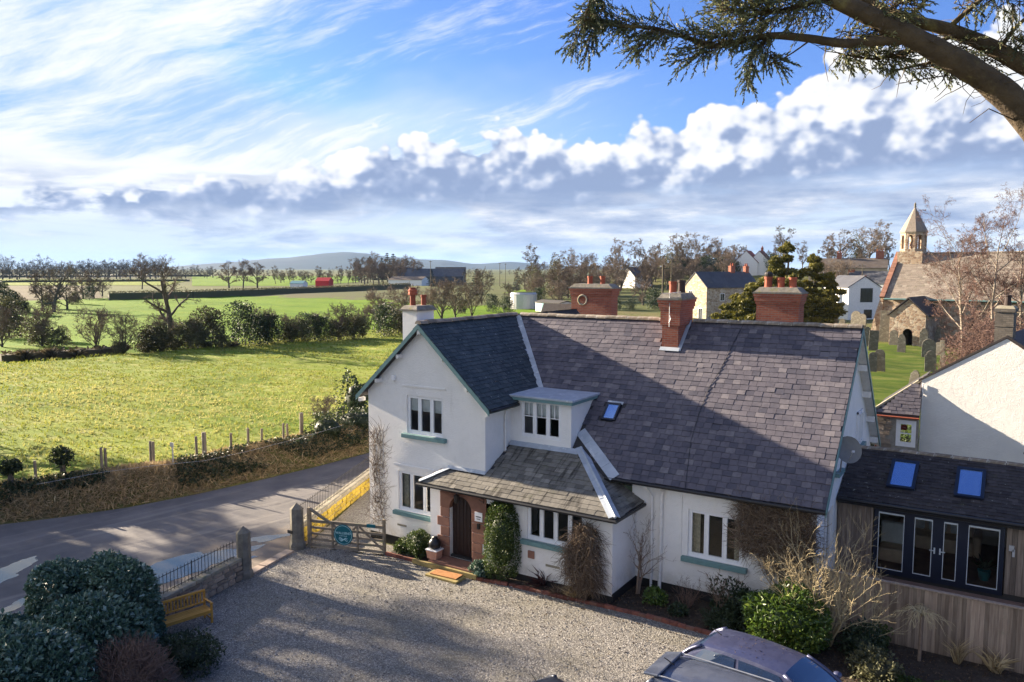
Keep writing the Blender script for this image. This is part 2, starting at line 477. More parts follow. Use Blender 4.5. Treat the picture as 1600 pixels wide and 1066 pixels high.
M['brick'] = brick_mat('red_brick', (.30, .085, .055), (.38, .125, .075), (.25, .19, .15))
M['greybrick'] = brick_mat('weathered_grey_brick', (.13, .115, .10), (.19, .165, .135), (.10, .09, .08))
M['flaunch'] = pm('chimney_mortar_cap', (.27, .245, .205), (.17, .155, .13), 6, 0.95, 0.6, c3=(.22, .21, .09), s3=4)
M['clay'] = pm('red_clay_pot', (.36, .095, .05), (.27, .07, .04), 5, 0.75, 0.2, var=0.2, src='obj')
M['claydark'] = flat('sooty_clay', (.045, .03, .027), 0.85)
M['paintgreen'] = flat('sage_blue_paint', (.13, .235, .235), 0.55)
M['whitepaint'] = flat('white_gloss_paint', (.80, .80, .80), 0.4, var=0.03)
M['cream'] = flat('cream_paint', (.68, .62, .50), 0.5)
M['gutter'] = flat('black_gutter', (.014, .014, .016), 0.4)
M['pipe'] = flat('white_downpipe', (.74, .72, .69), 0.5)
M['interior'] = flat('dim_interior', (.05, .045, .04), 0.9)
M['curtain'] = flat('grey_blind_cloth', (.72, .74, .76), 0.9)
M['curtain2'] = flat('patterned_curtain', (.62, .55, .42), 0.9, var=0.25, scale=14)
def glass_mat(name, tintc, refl=1.0, rough=0.02):
    m = bpy.data.materials.new(name); m.use_nodes = True; nt = m.node_tree; nt.nodes.clear()
    o = nt.nodes.new('ShaderNodeOutputMaterial'); mx = nt.nodes.new('ShaderNodeMixShader')
    tr = nt.nodes.new('ShaderNodeBsdfTransparent'); tr.inputs[0].default_value = (*tintc, 1)
    gl = nt.nodes.new('ShaderNodeBsdfGlossy'); gl.inputs['Roughness'].default_value = rough
    gl.inputs['Color'].default_value = (refl, refl, refl, 1)
    fr = nt.nodes.new('ShaderNodeFresnel'); fr.inputs['IOR'].default_value = 1.55
    b = nt.nodes.new('ShaderNodeBump'); b.inputs['Strength'].default_value = 0.04; b.inputs['Distance'].default_value = 0.02
    nz = nt.nodes.new('ShaderNodeTexNoise'); nz.inputs['Scale'].default_value = 1.6
    nt.links.new(nz.outputs['Fac'], b.inputs['Height']); nt.links.new(b.outputs[0], gl.inputs['Normal'])
    nt.links.new(fr.outputs[0], mx.inputs[0]); nt.links.new(tr.outputs[0], mx.inputs[1]); nt.links.new(gl.outputs[0], mx.inputs[2])
    nt.links.new(mx.outputs[0], o.inputs[0])
    return m
M['glass'] = glass_mat('window_glass', (.80, .84, .84))
m, nt_, b_ = new_mat('rooflight_glass'); setc(nt_, b_, (.30, .46, .74), 0.04, 1.0, 0.75); M['skyglass'] = m  # blue of the mirrored sky is put into the pane's base colour
M['navy'] = flat('navy_painted_frame', (.012, .016, .032), 0.4)
M['alu'] = flat('pale_glazing_bead', (.52, .56, .58), 0.4)
M['clad'] = pm('silvered_larch_cladding', (.24, .19, .15), (.15, .115, .09), 3, 0.85, 0.4, 20, 0.008, var=0.28, src='obj', stretch=(6, 6, .5))
M['fence'] = pm('weathered_fence_board', (.33, .255, .19), (.22, .16, .12), 3, 0.88, 0.5, 20, 0.01, var=0.42, src='obj', stretch=(7, 7, .5), c3=(.13, .15, .09), s3=0.7)
M['deck'] = pm('brown_decking', (.20, .13, .10), (.14, .09, .075), 3, 0.8, 0.4, 20, 0.01, var=0.2, src='obj')
M['teak'] = pm('golden_bench_timber', (.50, .27, .05), (.40, .20, .035), 4, 0.6, 0.2, 30, 0.004, var=0.12, src='obj', stretch=(1, 5, 5))
M['greywood'] = pm('silvered_gate_timber', (.24, .20, .15), (.15, .125, .095), 4, 0.88, 0.4, 25, 0.006, var=0.15, src='obj', c3=(.15, .16, .10), s3=2.5)
M['doorwood'] = flat('dark_oak_door', (.022, .010, .008), 0.45, var=0.3, scale=12)
M['iron'] = flat('rusty_black_iron', (.028, .024, .022), 0.6)
M['galv'] = flat('galvanised_steel', (.46, .46, .47), 0.45, metal=0.3)
M['teal'] = flat('teal_sign_enamel', (.0, .105, .135), 0.4, var=0.06)
M['tealtext'] = flat('pale_sign_lettering', (.42, .66, .68), 0.5)
M['terracotta'] = pm('terracotta_planter', (.55, .29, .20), (.46, .24, .16), 6, 0.8, 0.2)
M['plasticblack'] = flat('black_bag', (.012, .012, .014), 0.35)
M['mat'] = pm('coir_mat', (.42, .20, .075), (.33, .15, .055), 8, 0.95, 0.4, 60, 0.01)
M['matboard'] = pm('mossy_timber_board', (.34, .27, .10), (.25, .19, .08), 5, 0.9, 0.3)
M['edgebrick'] = pm('red_edging_brick', (.23, .085, .055), (.15, .06, .045), 8, 0.9, 0.5, 25, 0.01, var=0.35, src='obj')
M['soil'] = pm('dark_bed_soil', (.055, .042, .032), (.032, .024, .019), 5, 0.95, 0.9, 26, 0.05, c3=(.10, .07, .05), s3=9)
M['dish'] = flat('grey_dish_mesh', (.16, .165, .17), 0.6)
M['render_lit'] = M['render']

# leaves: per-leaf tint picks between three greens
def leaf_mat(name, dark, mid, light, rough=0.5, trans=0.25, spec=0.4, obj=0.0):
    m, nt, b = new_mat(name)
    c = ramp(nt, attr(nt), [(0.0, dark), (0.5, mid), (1.0, light)])
    if obj: c = mixc(nt, 1.0, c, ramp(nt, objrand(nt), [(0, 1 - obj), (1, 1 + obj)]), 'MULTIPLY')
    setc(nt, b, c, rough, spec)
    if trans:
        o = [n for n in nt.nodes if n.type == 'OUTPUT_MATERIAL'][0]
        t = nt.nodes.new('ShaderNodeBsdfTranslucent'); nt.links.new(c.k, t.inputs[0])
        mx = nt.nodes.new('ShaderNodeMixShader'); mx.inputs[0].default_value = trans
        nt.links.new(b.outputs[0], mx.inputs[1]); nt.links.new(t.outputs[0], mx.inputs[2]); nt.links.new(mx.outputs[0], o.inputs[0])
    return m
M['leaf_hedge'] = leaf_mat('glossy_hedge_leaf', (.034, .072, .045), (.075, .14, .09), (.36, .45, .39), 0.42, 0.15, 0.5)  # lightest tint puts sky glints on the leaves into their colour
M['leaf_dark'] = leaf_mat('dark_evergreen_leaf', (.018, .030, .014), (.036, .058, .026), (.085, .11, .05), 0.5)
M['leaf_yew'] = leaf_mat('yew_leaf', (.030, .050, .012), (.062, .095, .020), (.13, .16, .035), 0.5)
M['leaf_box'] = leaf_mat('bright_shrub_leaf', (.030, .060, .010), (.08, .14, .02), (.24, .30, .05), 0.38, 0.25, 0.5)
M['leaf_olive'] = leaf_mat('olive_field_bush_leaf', (.052, .055, .026), (.10, .10, .046), (.19, .18, .09), 0.6, obj=0.35)
M['leaf_spruce'] = leaf_mat('spruce_needles', (.010, .022, .020), (.018, .036, .030), (.035, .06, .045), 0.6)
M['leaf_cypress'] = leaf_mat('cypress_sprays', (.045, .050, .010), (.15, .14, .024), (.36, .31, .06), 0.55)
M['leaf_cypress_near'] = leaf_mat('blue_green_cypress_sprays', (.045, .065, .040), (.11, .135, .070), (.30, .29, .13), 0.55)
M['leaf_ivy'] = leaf_mat('ivy_leaf', (.018, .030, .013), (.034, .052, .020), (.085, .10, .05), 0.5)
M['leaf_drygrass'] = leaf_mat('dry_verge_grass', (.21, .15, .075), (.42, .31, .165), (.66, .53, .31), 0.8, 0.3)
M['leaf_grass'] = leaf_mat('field_grass_blade', (.105, .135, .014), (.205, .225, .034), (.40, .37, .14), 0.7, 0.4)
M['leaf_rush'] = leaf_mat('brown_rushes', (.05, .04, .022), (.10, .08, .045), (.19, .16, .10), 0.8, 0.2)
M['leaf_cordyline'] = leaf_mat('burgundy_strap_leaf', (.030, .012, .014), (.055, .022, .022), (.10, .05, .045), 0.4)
M['leaf_dead'] = leaf_mat('dead_climber_stems', (.075, .050, .034), (.15, .105, .070), (.27, .20, .135), 0.9, 0.1)
M['leaf_litter'] = leaf_mat('leaf_litter', (.05, .032, .02), (.10, .065, .04), (.20, .14, .085), 0.9, 0.1)
M['bark'] = pm('grey_bark', (.13, .11, .085), (.075, .062, .05), 5, 0.95, 0.6, 20, 0.03, c3=(.14, .15, .07), s3=2)
M['bark_dark'] = pm('dark_cypress_bark', (.11, .082, .05), (.06, .045, .03), 4, 0.95, 0.9, 12, 0.05, stretch=(1, 1, 1), c3=(.20, .17, .07), s3=2.4, t3=(.55, .7))
M['bark_birch'] = pm('pale_birch_bark', (.36, .31, .25), (.20, .165, .13), 3, 0.85, 0.4, 14, 0.02)
M['kerb'] = pm('pale_kerb_stone', (.42, .33, .26), (.33, .26, .20), 4, .9, .4)
M['twig'] = pm('winter_twigs', (.20, .155, .115), (.14, .108, .082), 2, 0.95, 0, var=0.25, src='obj')
M['twig_birch'] = pm('purple_birch_twigs', (.17, .105, .085), (.12, .072, .06), 2, 0.95, 0)
M['twig_far'] = pm('far_winter_twigs', (.115, .10, .085), (.075, .066, .058), 0.4, 0.95, 0, var=0.35, src='obj')
M['twig_pale'] = pm('pale_lilac_stems', (.46, .38, .23), (.33, .265, .15), 5, 0.9, 0.2)
M['twig_garden'] = pm('garden_shrub_stems', (.26, .19, .135), (.17, .12, .09), 5, 0.9, 0.2)
M['twig_red'] = pm('reddish_bush_twigs', (.19, .125, .095), (.125, .082, .065), 5, 0.9, 0)
# ------------------------------------------------------------------ terrain
def sstep(x, a, b):
    t = np.clip((np.asarray(x, float) - a) / (b - a), 0, 1); return t * t * (3 - 2 * t)
def gz(x, y):
    """the village stands on a low rise behind the church"""
    x = np.asarray(x, float); y = np.asarray(y, float)
    h = 8.6 * sstep(y, 165, 290) * sstep(x, -165, -85)
    return G + h
def nz2(x, y, s, seed=0):
    return mnoise.noise(Vector((x * s + seed * 17.3, y * s - seed * 9.1, seed * 3.7)))
def rough(x, y):
    """ridge-and-furrow and tussocks of the old pasture, in metres"""
    return 0.26 * nz2(x * .55, y, 0.13, 1) + 0.12 * nz2(x * 0.5, y, 0.35, 2) + 0.08 * nz2(x, y, 0.9, 3)

rng = np.random.default_rng(5)

def grass_mat(name, c1, c2, c3, s1=0.12, s3=0.9, bs=0.8):
    m, nt, b = new_mat(name); co = coord(nt, 'World')
    mp = nt.nodes.new('ShaderNodeMapping'); mp.inputs['Scale'].default_value = (0.45, 1.0, 1.0); nt.links.new(co.k, mp.inputs[0])
    cs = NX(nt, mp.outputs[0])
    c = mixc(nt, tnoise(nt, cs, s1, 5, 0.6).step(0.35, 0.65), c1, c2)
    c = mixc(nt, tnoise(nt, cs, s3, 6, 0.7).step(0.45, 0.72, 0, 0.85), c, c3)
    c = mixc(nt, tnoise(nt, co, 7, 4, 0.7).step(0.5, 0.8, 0, 0.5), c, tuple(x * 0.5 for x in c1))
    setc(nt, b, c, 0.95, 0.1)
    bump(nt, b, tnoise(nt, co, 3.2, 6, 0.7) + tnoise(nt, co, 14, 3, 0.6) * 0.4, bs, 0.12)
    return m
M['pasture'] = grass_mat('rough_winter_pasture', (.115, .175, .014), (.195, .235, .030), (.34, .33, .11))
M['lush'] = grass_mat('lush_green_field', (.085, .165, .006), (.13, .225, .008), (.165, .215, .018), 0.05, 0.4, 0.6)
M['lawn'] = grass_mat('churchyard_lawn', (.048, .085, .010), (.078, .115, .014), (.17, .165, .05), 0.2, 0.8, 0.5)
M['stubble'] = grass_mat('brown_stubble', (.115, .095, .062), (.155, .13, .085), (.13, .14, .05), 0.03, 0.2, 0.4)
M['palefield'] = grass_mat('pale_winter_field', (.30, .29, .24), (.36, .35, .29), (.20, .21, .09), 0.02, 0.1, 0.2)
M['plain'] = grass_mat('far_farmland', (.085, .10, .035), (.13, .14, .05), (.10, .085, .055), 0.004, 0.015, 0.2)
M['scrub'] = grass_mat('rough_scrub_ground', (.10, .115, .03), (.14, .13, .055), (.19, .16, .085), 0.06, 0.5, 0.8)
M['hill'] = grass_mat('heather_hill', (.045, .050, .042), (.07, .075, .055), (.05, .042, .042), 0.0006, 0.002, 0.0)

def sheet(name, pts, mat, lift, step=None, disp=None, kind='structure', fade=0.3, up=0.0):
    """a polygon laid on the terrain; cut into a grid when step is given"""
    if step is None:
        mb = MB(); mb.poly([(x, y, float(gz(x, y)) + lift) for x, y in pts])
        o = mb.build(name, mat)
    else:
        P = np.array(pts); x0, y0 = P.min(0); x1, y1 = P.max(0)
        nx, ny = max(2, int((x1 - x0) / step)), max(2, int((y1 - y0) / step))
        xs, ys = np.linspace(x0, x1, nx + 1), np.linspace(y0, y1, ny + 1)
        X, Y = np.meshgrid(xs, ys)
        Z = gz(X, Y) + lift
        if disp:                                          # relief that dies out at the edge of the sheet
            D = np.full(X.shape, 1e9)
            for i in range(len(P)):
                a, b = P[i], P[(i + 1) % len(P)]; ab = b - a
                t = np.clip(((X - a[0]) * ab[0] + (Y - a[1]) * ab[1]) / (ab @ ab), 0, 1)
                D = np.minimum(D, np.hypot(X - a[0] - t * ab[0], Y - a[1] - t * ab[1]))
            Z = Z + np.array([[disp(a, b) for a, b in zip(ra, rb)] for ra, rb in zip(X, Y)]) * sstep(D, 0.0, fade) + up * sstep(D, 0, fade)
        def inside(px, py):
            c = np.zeros(px.shape, bool); j = len(P) - 1
            for i in range(len(P)):
                xi, yi, xj, yj = *P[i], *P[j]
                c ^= ((yi > py) != (yj > py)) & (px < (xj - xi) * (py - yi) / (yj - yi + 1e-12) + xi); j = i
            return c
        cxm, cym = (X[:-1, :-1] + X[1:, 1:]) / 2, (Y[:-1, :-1] + Y[1:, 1:]) / 2
        keep = inside(cxm, cym)
        idx = np.arange(X.size).reshape(X.shape)
        F = np.stack([idx[:-1, :-1], idx[:-1, 1:], idx[1:, 1:], idx[1:, :-1]], -1)[keep]
        o = np_mesh(name, np.stack([X, Y, Z], -1).reshape(-1, 3), F, mat, smooth=True)
    return tag(o, kind=kind)

# ground: one sheet out to the horizon, finer near the house
def axis_pts(c, lim):
    a = [0.0]; s = 12.0
    while a[-1] < lim: a.append(a[-1] + s); s *= 1.12
    a = np.array(a); return np.concatenate([c - a[:0:-1], c + a])
gx, gy = axis_pts(-1000, 12500), axis_pts(1000, 12500)
X, Y = np.meshgrid(gx, gy); Z = gz(X, Y) - 0.06
idx = np.arange(X.size).reshape(X.shape)
F = np.stack([idx[:-1, :-1], idx[:-1, 1:], idx[1:, 1:], idx[1:, :-1]], -1).reshape(-1, 4)
tag(np_mesh('ground', np.stack([X, Y, Z], -1).reshape(-1, 3), F, M['plain'], smooth=True), kind='structure')

# near pasture, bright field beyond the hedgerow, scrub behind the house, churchyard lawn
FAR = [(-30, -34), (-22, -22), (-16.4, -12.5), (-12.97, -6.61), (-11.86, -4.79), (-10.92, -2.71), (-10.23, -.21), (-9.73, 2.78), (-9.35, 6.36), (-9.22, 9.66), (-9.3, 16), (-10, 30), (-12, 60)]
sheet('pasture', [(-33, -36)] + [(x - 1.9, y + .6) for x, y in FAR] + [(-14, 110), (-61, 110), (-66, 30), (-76, -60), (-50, -60)], M['pasture'], 0.02, 0.65, rough, fade=4.0, up=0.3)
sheet('field', [(-66, 30), (-61, 66), (-57, 120), (-100, 240), (-221, 290), (-228, 70), (-150, 10), (-76, -60)], M['lush'], 0.0, 3.0, lambda x, y: 0.25 * nz2(x, y, 0.12, 4) + 0.12 * nz2(x, y, .4, 5), fade=4.0, up=0.3)
F2 = [spot(u, v) for u, v in ((0, 470), (160, 466), (150, 447), (0, 447))]
sheet('field', [(p.x, p.y) for p in F2], M['stubble'], 0.05)
F3 = [spot(u, v) for u, v in ((300, 447), (470, 447), (560, 441), (560, 431.5), (300, 431.5))]
sheet('field', [(p.x, p.y) for p in F3], M['lush'], 0.12)
F4 = [spot(u, v) for u, v in ((0, 433.5), (250, 433.5), (250, 429.5), (0, 429.5))]
sheet('field', [(p.x, p.y) for p in F4], M['palefield'], 0.14)
F5 = [spot(u, v) for u, v in ((0, 446), (260, 446), (300, 438), (0, 436))]
sheet('field', [(p.x, p.y) for p in F5], M['pasture'], 0.1)
sheet('scrub_ground', [(-9.0, 60), (-5.0, 18), (24, 17), (40, 30), (40, 230), (-160, 330), (-130, 240), (-57, 110), (-20, 110)], M['scrub'], -0.03, 2.5, lambda x, y: 0.25 * nz2(x, y, 0.2, 6), fade=5.0, up=0.25)
sheet('churchyard_lawn', [(1.0, 26), (30, 26), (34, 84), (2, 92), (-2, 60)], M['lawn'], 0.0, 1.2, lambda x, y: 0.18 * nz2(x, y, 0.3, 7), fade=5.0, up=0.45)

# road, puddles, drive
def road_mat():
    m, nt, b = new_mat('worn_asphalt'); co = coord(nt, 'World')
    c = mixc(nt, tnoise(nt, co, 0.5, 6, 0.65).step(0.35, 0.7), (.105, .10, .10), (.16, .148, .14))
    # dusty wheel tracks run with the road
    sp = nt.nodes.new('ShaderNodeSeparateXYZ'); nt.links.new(co.k, sp.inputs[0]); X, Yv = NX(nt, sp.outputs[0]), NX(nt, sp.outputs[1])
    q = vec(nt, X * 2.2 + Yv * -0.35, Yv * 0.12, 0.0)
    c = mixc(nt, tnoise(nt, q, 1.0, 5, 0.6).step(0.52, 0.66, 0, 0.55), c, (.24, .22, .195))
    mud = tnoise(nt, co, 0.33, 6, 0.7) + (X + 5.2).step(-0.8, 3.5, -0.12, 0.22)
    c = mixc(nt, mud.step(0.52, 0.66), c, (.215, .175, .135))
    setc(nt, b, c, tnoise(nt, co, 0.7, 4).step(0.3, 0.7, 0.62, 0.9), 0.35)
    bump(nt, b, tvoro(nt, co, 38) + tnoise(nt, co, 9, 5, 0.7), 0.45, 0.02)
    return m
M['asphalt'] = road_mat()
FAR = [(-30, -34), (-22, -22), (-16.4, -12.5), (-12.97, -6.61), (-11.86, -4.79), (-10.92, -2.71), (-10.23, -.21), (-9.73, 2.78), (-9.35, 6.36), (-9.22, 9.66), (-9.3, 16), (-10, 30), (-12, 60)]
NEAR = [(-7, 60), (-5.5, 30), (-5.0, 12), (-4.9, 5.2), (-1.5, -1.6), (-.7, -4.6), (0.0, -8), (0.5, -16), (0, -34)]
sheet('road', FAR + NEAR, M['asphalt'], 0.0)
m, nt_, b_ = new_mat('still_puddle_water'); co_ = coord(nt_, 'World')
setc(nt_, b_, (.05, .042, .034), 0.03, 0.9)
bump(nt_, b_, tnoise(nt_, co_, 2, 2), 0.02, 0.01); M['puddle'] = m
def puddle(cx, cy, a, b, rot, seed):
    r = random.Random(seed); n = 90; pts = []
    for k in range(n):
        t = 2 * PI * k / n
        rr = 1 + 0.42 * nz2(math.cos(t) * 1.4 + seed, math.sin(t) * 1.4, 1.0, 8) + 0.28 * nz2(math.cos(t) * 3.5 + seed, math.sin(t) * 3.5, 1.0, 9) + 0.12 * nz2(math.cos(t) * 9 + seed, math.sin(t) * 9, 1.0, 10)
        x, y = a * rr * math.cos(t), b * rr * math.sin(t)
        pts.append((cx + x * math.cos(rot) - y * math.sin(rot), cy + x * math.sin(rot) + y * math.cos(rot), G + 0.006))
    tag(MB().poly(pts).build('puddle', M['puddle']), kind='structure')
puddle(-3.35, -5.6, 0.75, 2.7, R(-8), 1)
puddle(-7.4, -9.2, 0.62, 1.5, R(28), 2)
puddle(-6.0, -11.4, 0.85, 1.7, R(24), 3)
puddle(-4.8, -9.7, 0.25, 0.8, R(20), 5)
puddle(-3.1, -1.95, 0.28, 0.85, R(-30), 4)
puddle(-2.2, -3.9, 0.22, 0.5, R(-20), 6)

def gravel_mat():
    m, nt, b = new_mat('drive_gravel'); co = coord(nt, 'World')
    cell = nt.nodes.new('ShaderNodeTexVoronoi'); nt.links.new(co.k, cell.inputs['Vector']); cell.inputs['Scale'].default_value = 36
    cr = nt.nodes.new('ShaderNodeSeparateColor'); nt.links.new(cell.outputs['Color'], cr.inputs[0])
    r = NX(nt, cr.outputs[0])
    c = ramp(nt, r, [(0, (.10, .094, .085)), (0.35, (.185, .173, .155)), (0.7, (.24, .225, .20)), (1, (.42, .40, .365))])
    c = mixc(nt, tnoise(nt, co, 0.7, 6, 0.7).step(0.42, 0.68, 0, 0.45), c, (.17, .155, .105))
    setc(nt, b, c, 0.85, 0.3)
    bump(nt, b, NX(nt, cell.outputs['Distance']) * -1.0 + r * 0.8 + tnoise(nt, co, 2.2, 4, 0.6) * 1.2, 0.7, 0.022)
    return m
M['gravel'] = gravel_mat()
DRIVE = [(1.6, -0.98), (6.6, -.86), (10.8, -.62), (14.2, -.70), (15.5, -1.7), (24, -1.9), (32, -24), (1, -24), (0.6, -16), (-.2, -7.7), (-.85, -4.9), (-1.4, -2.3), (-1.35, -1.9)]
sheet('gravel_drive', DRIVE, M['gravel'], 0.004, 0.25, lambda x, y: 0.012 * nz2(x, y, 1.1, 12) + 0.008)
def inpoly(px, py, P):
    c = np.zeros(px.shape, bool); j = len(P) - 1
    for i in range(len(P)):
        xi, yi, xj, yj = *P[i], *P[j]
        c ^= ((yi > py) != (yj > py)) & (px < (xj - xi) * (py - yi) / (yj - yi + 1e-12) + xi); j = i
    return c
# loose stones on the drive
n = 42000
qx, qy = rng.uniform(-1.3, 16, n), rng.uniform(-14, -0.7, n)
k = inpoly(qx, qy, DRIVE); qx, qy = qx[k], qy[k]; n = len(qx)
s = rng.uniform(0.008, 0.019, n) * (1 + (rng.random(n) > .96) * 0.8)
oc = np.array([(1, 0, 0), (0, 1, 0), (-1, 0, 0), (0, -1, 0), (0, 0, .7)], float)
an = rng.uniform(0, 6.28, n); ca, sa = np.cos(an), np.sin(an)
Vv = oc[None] * s[:, None, None] * rng.uniform(.7, 1.3, (n, 5, 1))
Vr = np.stack([Vv[..., 0] * ca[:, None] - Vv[..., 1] * sa[:, None] + qx[:, None], Vv[..., 0] * sa[:, None] + Vv[..., 1] * ca[:, None] + qy[:, None], Vv[..., 2] + G + 0.014 + s[:, None] * .3], -1)
Ff = (np.array([(0, 1, 4), (1, 2, 4), (2, 3, 4), (3, 0, 4)])[None] + 5 * np.arange(n)[:, None, None]).reshape(-1, 3)
m, nt_, b_ = new_mat('loose_gravel_stone'); setc(nt_, b_, ramp(nt_, attr(nt_), [(0, (.095, .088, .08)), (.5, (.205, .19, .17)), (1, (.43, .405, .37))]), 0.8, .3); M['pebble'] = m
tag(np_mesh('gravel', Vr.reshape(-1, 3), Ff, M['pebble'], tint=np.repeat(rng.random(n), 4)), kind='stuff')

# side garden gravel by the gable, flower bed soil, right-hand bed
sheet('side_garden', [(-1.3, -1.9), (1.6, -0.95), (1.9, -0.2), (0.0, -0.15), (-.1, 9), (-4.6, 5.0)], M['gravel'], 0.006)
sheet('soil', [(1.6, -0.92), (6.6, -.80), (10.8, -.56), (14.2, -.64), (15.3, -1.5), (15.3, 1.3), (9.7, 1.3), (9.7, -.3), (5.4, -.3), (5.4, -.55), (3.0, -.55), (3.0, .05), (1.6, .05)], M['soil'], 0.03, 0.12, lambda x, y: 0.05 * nz2(x, y, 2.2, 13) + 0.04)
sheet('soil', [(15.3, -1.6), (24, -1.7), (24, 1.4), (15.3, 1.4)], M['soil'], 0.03, 0.14, lambda x, y: 0.07 * nz2(x, y, 2.0, 14) + 0.04)

# the far hills across the firth
def hills(name, dist, prof, depth, seed):
    """prof: (bearing in photograph columns, height in metres)"""
    us = np.linspace(prof[0][0], prof[-1][0], 90); hs = np.interp(us, [p[0] for p in prof], [p[1] for p in prof])
    V, F = [], []
    K = 9
    for i, (u, h) in enumerate(zip(us, hs)):
        h = h * (1 + 0.06 * nz2(i * 0.35, 0, 1, seed)) + 4 * nz2(i * 0.9, 1, 1, seed + 1)
        for j in range(K):
            t = j / (K - 1); a = math.sin(t * PI) ** 1.2
            p = away(u, dist + (t - 0.5) * depth)
            V.append((p.x, p.y, -2.5 + max(0, h * a * (1 + 0.10 * nz2(i * .2, j * .9, 1, seed + 2)))))
    for i in range(len(us) - 1):
        for j in range(K - 1):
            F.append((i * K + j, i * K + j + 1, (i + 1) * K + j + 1, (i + 1) * K + j))
    tag(np_mesh(name, V, F, M['hill'], smooth=True), kind='structure')
# 9 km away: one photograph row is 7.4 m
hills('hills', 9000, [(150, 0), (270, 25), (330, 62), (390, 92), (450, 125), (500, 165), (545, 190), (575, 182), (610, 150), (660, 118), (700, 105), (745, 60), (790, 88), (830, 70), (880, 40), (960, 30), (1100, 20), (1200, 0)], 4200, 21)
# ================================================================== the cottage
cott = empty('cottage', (7.5, 3.0, G), 'long white rendered cottage with a dark slate roof, red brick chimneys and arched sandstone doorway', 'house')

def wall_panel(mb, a, ux, w, z0, z1, openings, n, depth=0.14, top=None):
    """a wall face from point a along unit ux, w long; openings (s0, s1, zb, zt) get reveals along -n. top: list of (s, z) replacing the flat top"""
    a = Vector(a); ux = Vector(ux); n = Vector(n)
    P = lambda s, z: (a.x + ux.x * s, a.y + ux.y * s, z)
    ss = sorted({0.0, w, *[o[0] for o in openings], *[o[1] for o in openings]})
    zs = sorted({z0, z1, *[o[2] for o in openings], *[o[3] for o in openings]})
    for s0, s1 in zip(ss, ss[1:]):
        for q0, q1 in zip(zs, zs[1:]):
            sm, zm = (s0 + s1) / 2, (q0 + q1) / 2
            if any(o[0] < sm < o[1] and o[2] < zm < o[3] for o in openings): continue
            mb.quad(P(s0, q0), P(s1, q0), P(s1, q1), P(s0, q1))
    if top: mb.poly([P(0, z1), P(w, z1)] + [P(s, z) for s, z in top])
    for s0, s1, q0, q1 in openings:
        d = -n * depth
        c = [Vector(P(s0, q0)), Vector(P(s1, q0)), Vector(P(s1, q1)), Vector(P(s0, q1))]
        for i in range(4): mb.quad(c[i], c[(i + 1) % 4], c[(i + 1) % 4] + d, c[i] + d)

def window(parent, a, ux, n, w, z0, z1, lights, depth=0.10, sill=True, mull=0.075, frame=0.07, transom=None, sillmat='paintgreen', panes=True, curtain=0, sill_over=0.16, framemat='whitepaint', bars=False):
    """casement window: frame, mullions, a pane per light, painted sill"""
    a, ux, n = Vector(a), Vector(ux), Vector(n)
    o = a - n * depth
    up = Vector((0, 0, 1))
    mb = MB()
    def bx(s0, s1, q0, q1, d0=-0.03, d1=0.035):
        c = o + ux * ((s0 + s1) / 2) + up * ((q0 + q1) / 2) + n * ((d0 + d1) / 2)
        mb.obox(c, ux, n, up, (s1 - s0) / 2, (d1 - d0) / 2, (q1 - q0) / 2)
    o.z = 0
    bx(0, w, z0, z0 + frame + .02); bx(0, w, z1 - frame, z1)
    bx(0, frame, z0, z1, -.031, .034); bx(w - frame, w, z0, z1, -.031, .034)
    lw = w / lights
    for k in range(1, lights): bx(lw * k - mull / 2, lw * k + mull / 2, z0, z1, -.032, .033)
    for k in range(lights):                              # opening casements stand proud of the frame
        l0 = lw * k + (frame if k == 0 else mull / 2); l1 = lw * (k + 1) - (frame if k == lights - 1 else mull / 2)
        e = 0.032
        bx(l0, l1, z0 + frame + .02, z0 + frame + .02 + e, -.02, .048); bx(l0, l1, z1 - frame - e, z1 - frame, -.02, .048)
        bx(l0, l0 + e, z0 + frame + .02, z1 - frame, -.021, .047); bx(l1 - e, l1, z0 + frame + .02, z1 - frame, -.021, .047)
        if bars:
            zz = z0 + (z1 - z0) * .56
            bx(l0, l1, zz - .014, zz + .014, -.015, .02); bx((l0 + l1) / 2 - .012, (l0 + l1) / 2 + .012, zz, z1 - frame, -.016, .019)
    win = MB()
    win.v, win.f, win.t, win.m = mb.v, mb.f, mb.t, mb.m
    W = win.build('window', M[framemat], parent)
    if panes:
        for k in range(lights):
            l0, l1 = lw * k + .05, lw * (k + 1) - .05
            p = [o + ux * s + up * q for s, q in ((l0, z0 + .06), (l1, z0 + .06), (l1, z1 - .05), (l0, z1 - .05))]
            MB().poly(p).build('pane', M['glass'], W)
    if sill:
        so = a + up * 0
        c = Vector((so.x, so.y, z0 - 0.075)) + ux * (w / 2) + n * 0.02
        MB().obox(c, ux, n, up, w / 2 + sill_over, 0.13, 0.072).build('sill', M[sillmat], W, bevel=0.012)
    if curtain:
        cb = MB()
        for k in range(lights):
            l0, l1 = lw * k + .07, lw * (k + 1) - .07
            if curtain == 1:                              # roller blind half down
                c = o + ux * ((l0 + l1) / 2) - n * 0.05 + up * (z1 - (z1 - z0) * .24)
                cb.obox(c, ux, n, up, (l1 - l0) / 2, .006, (z1 - z0) * .17)
        if curtain == 2:                                  # gathered curtains each side
            for s0, s1 in ((0.05, 0.30), (w - 0.30, w - 0.05)):
                r = []
                for i in range(9):
                    s = s0 + (s1 - s0) * i / 8
                    r.append(o + ux * s - n * (0.13 + 0.03 * (i % 2)))
                for i in range(8):
                    cb.quad(r[i] + up * z0, r[i + 1] + up * z0, r[i + 1] + up * z1, r[i] + up * z1)
        cb.build('curtain', M['curtain' if curtain == 1 else 'curtain2'], W)
    return W

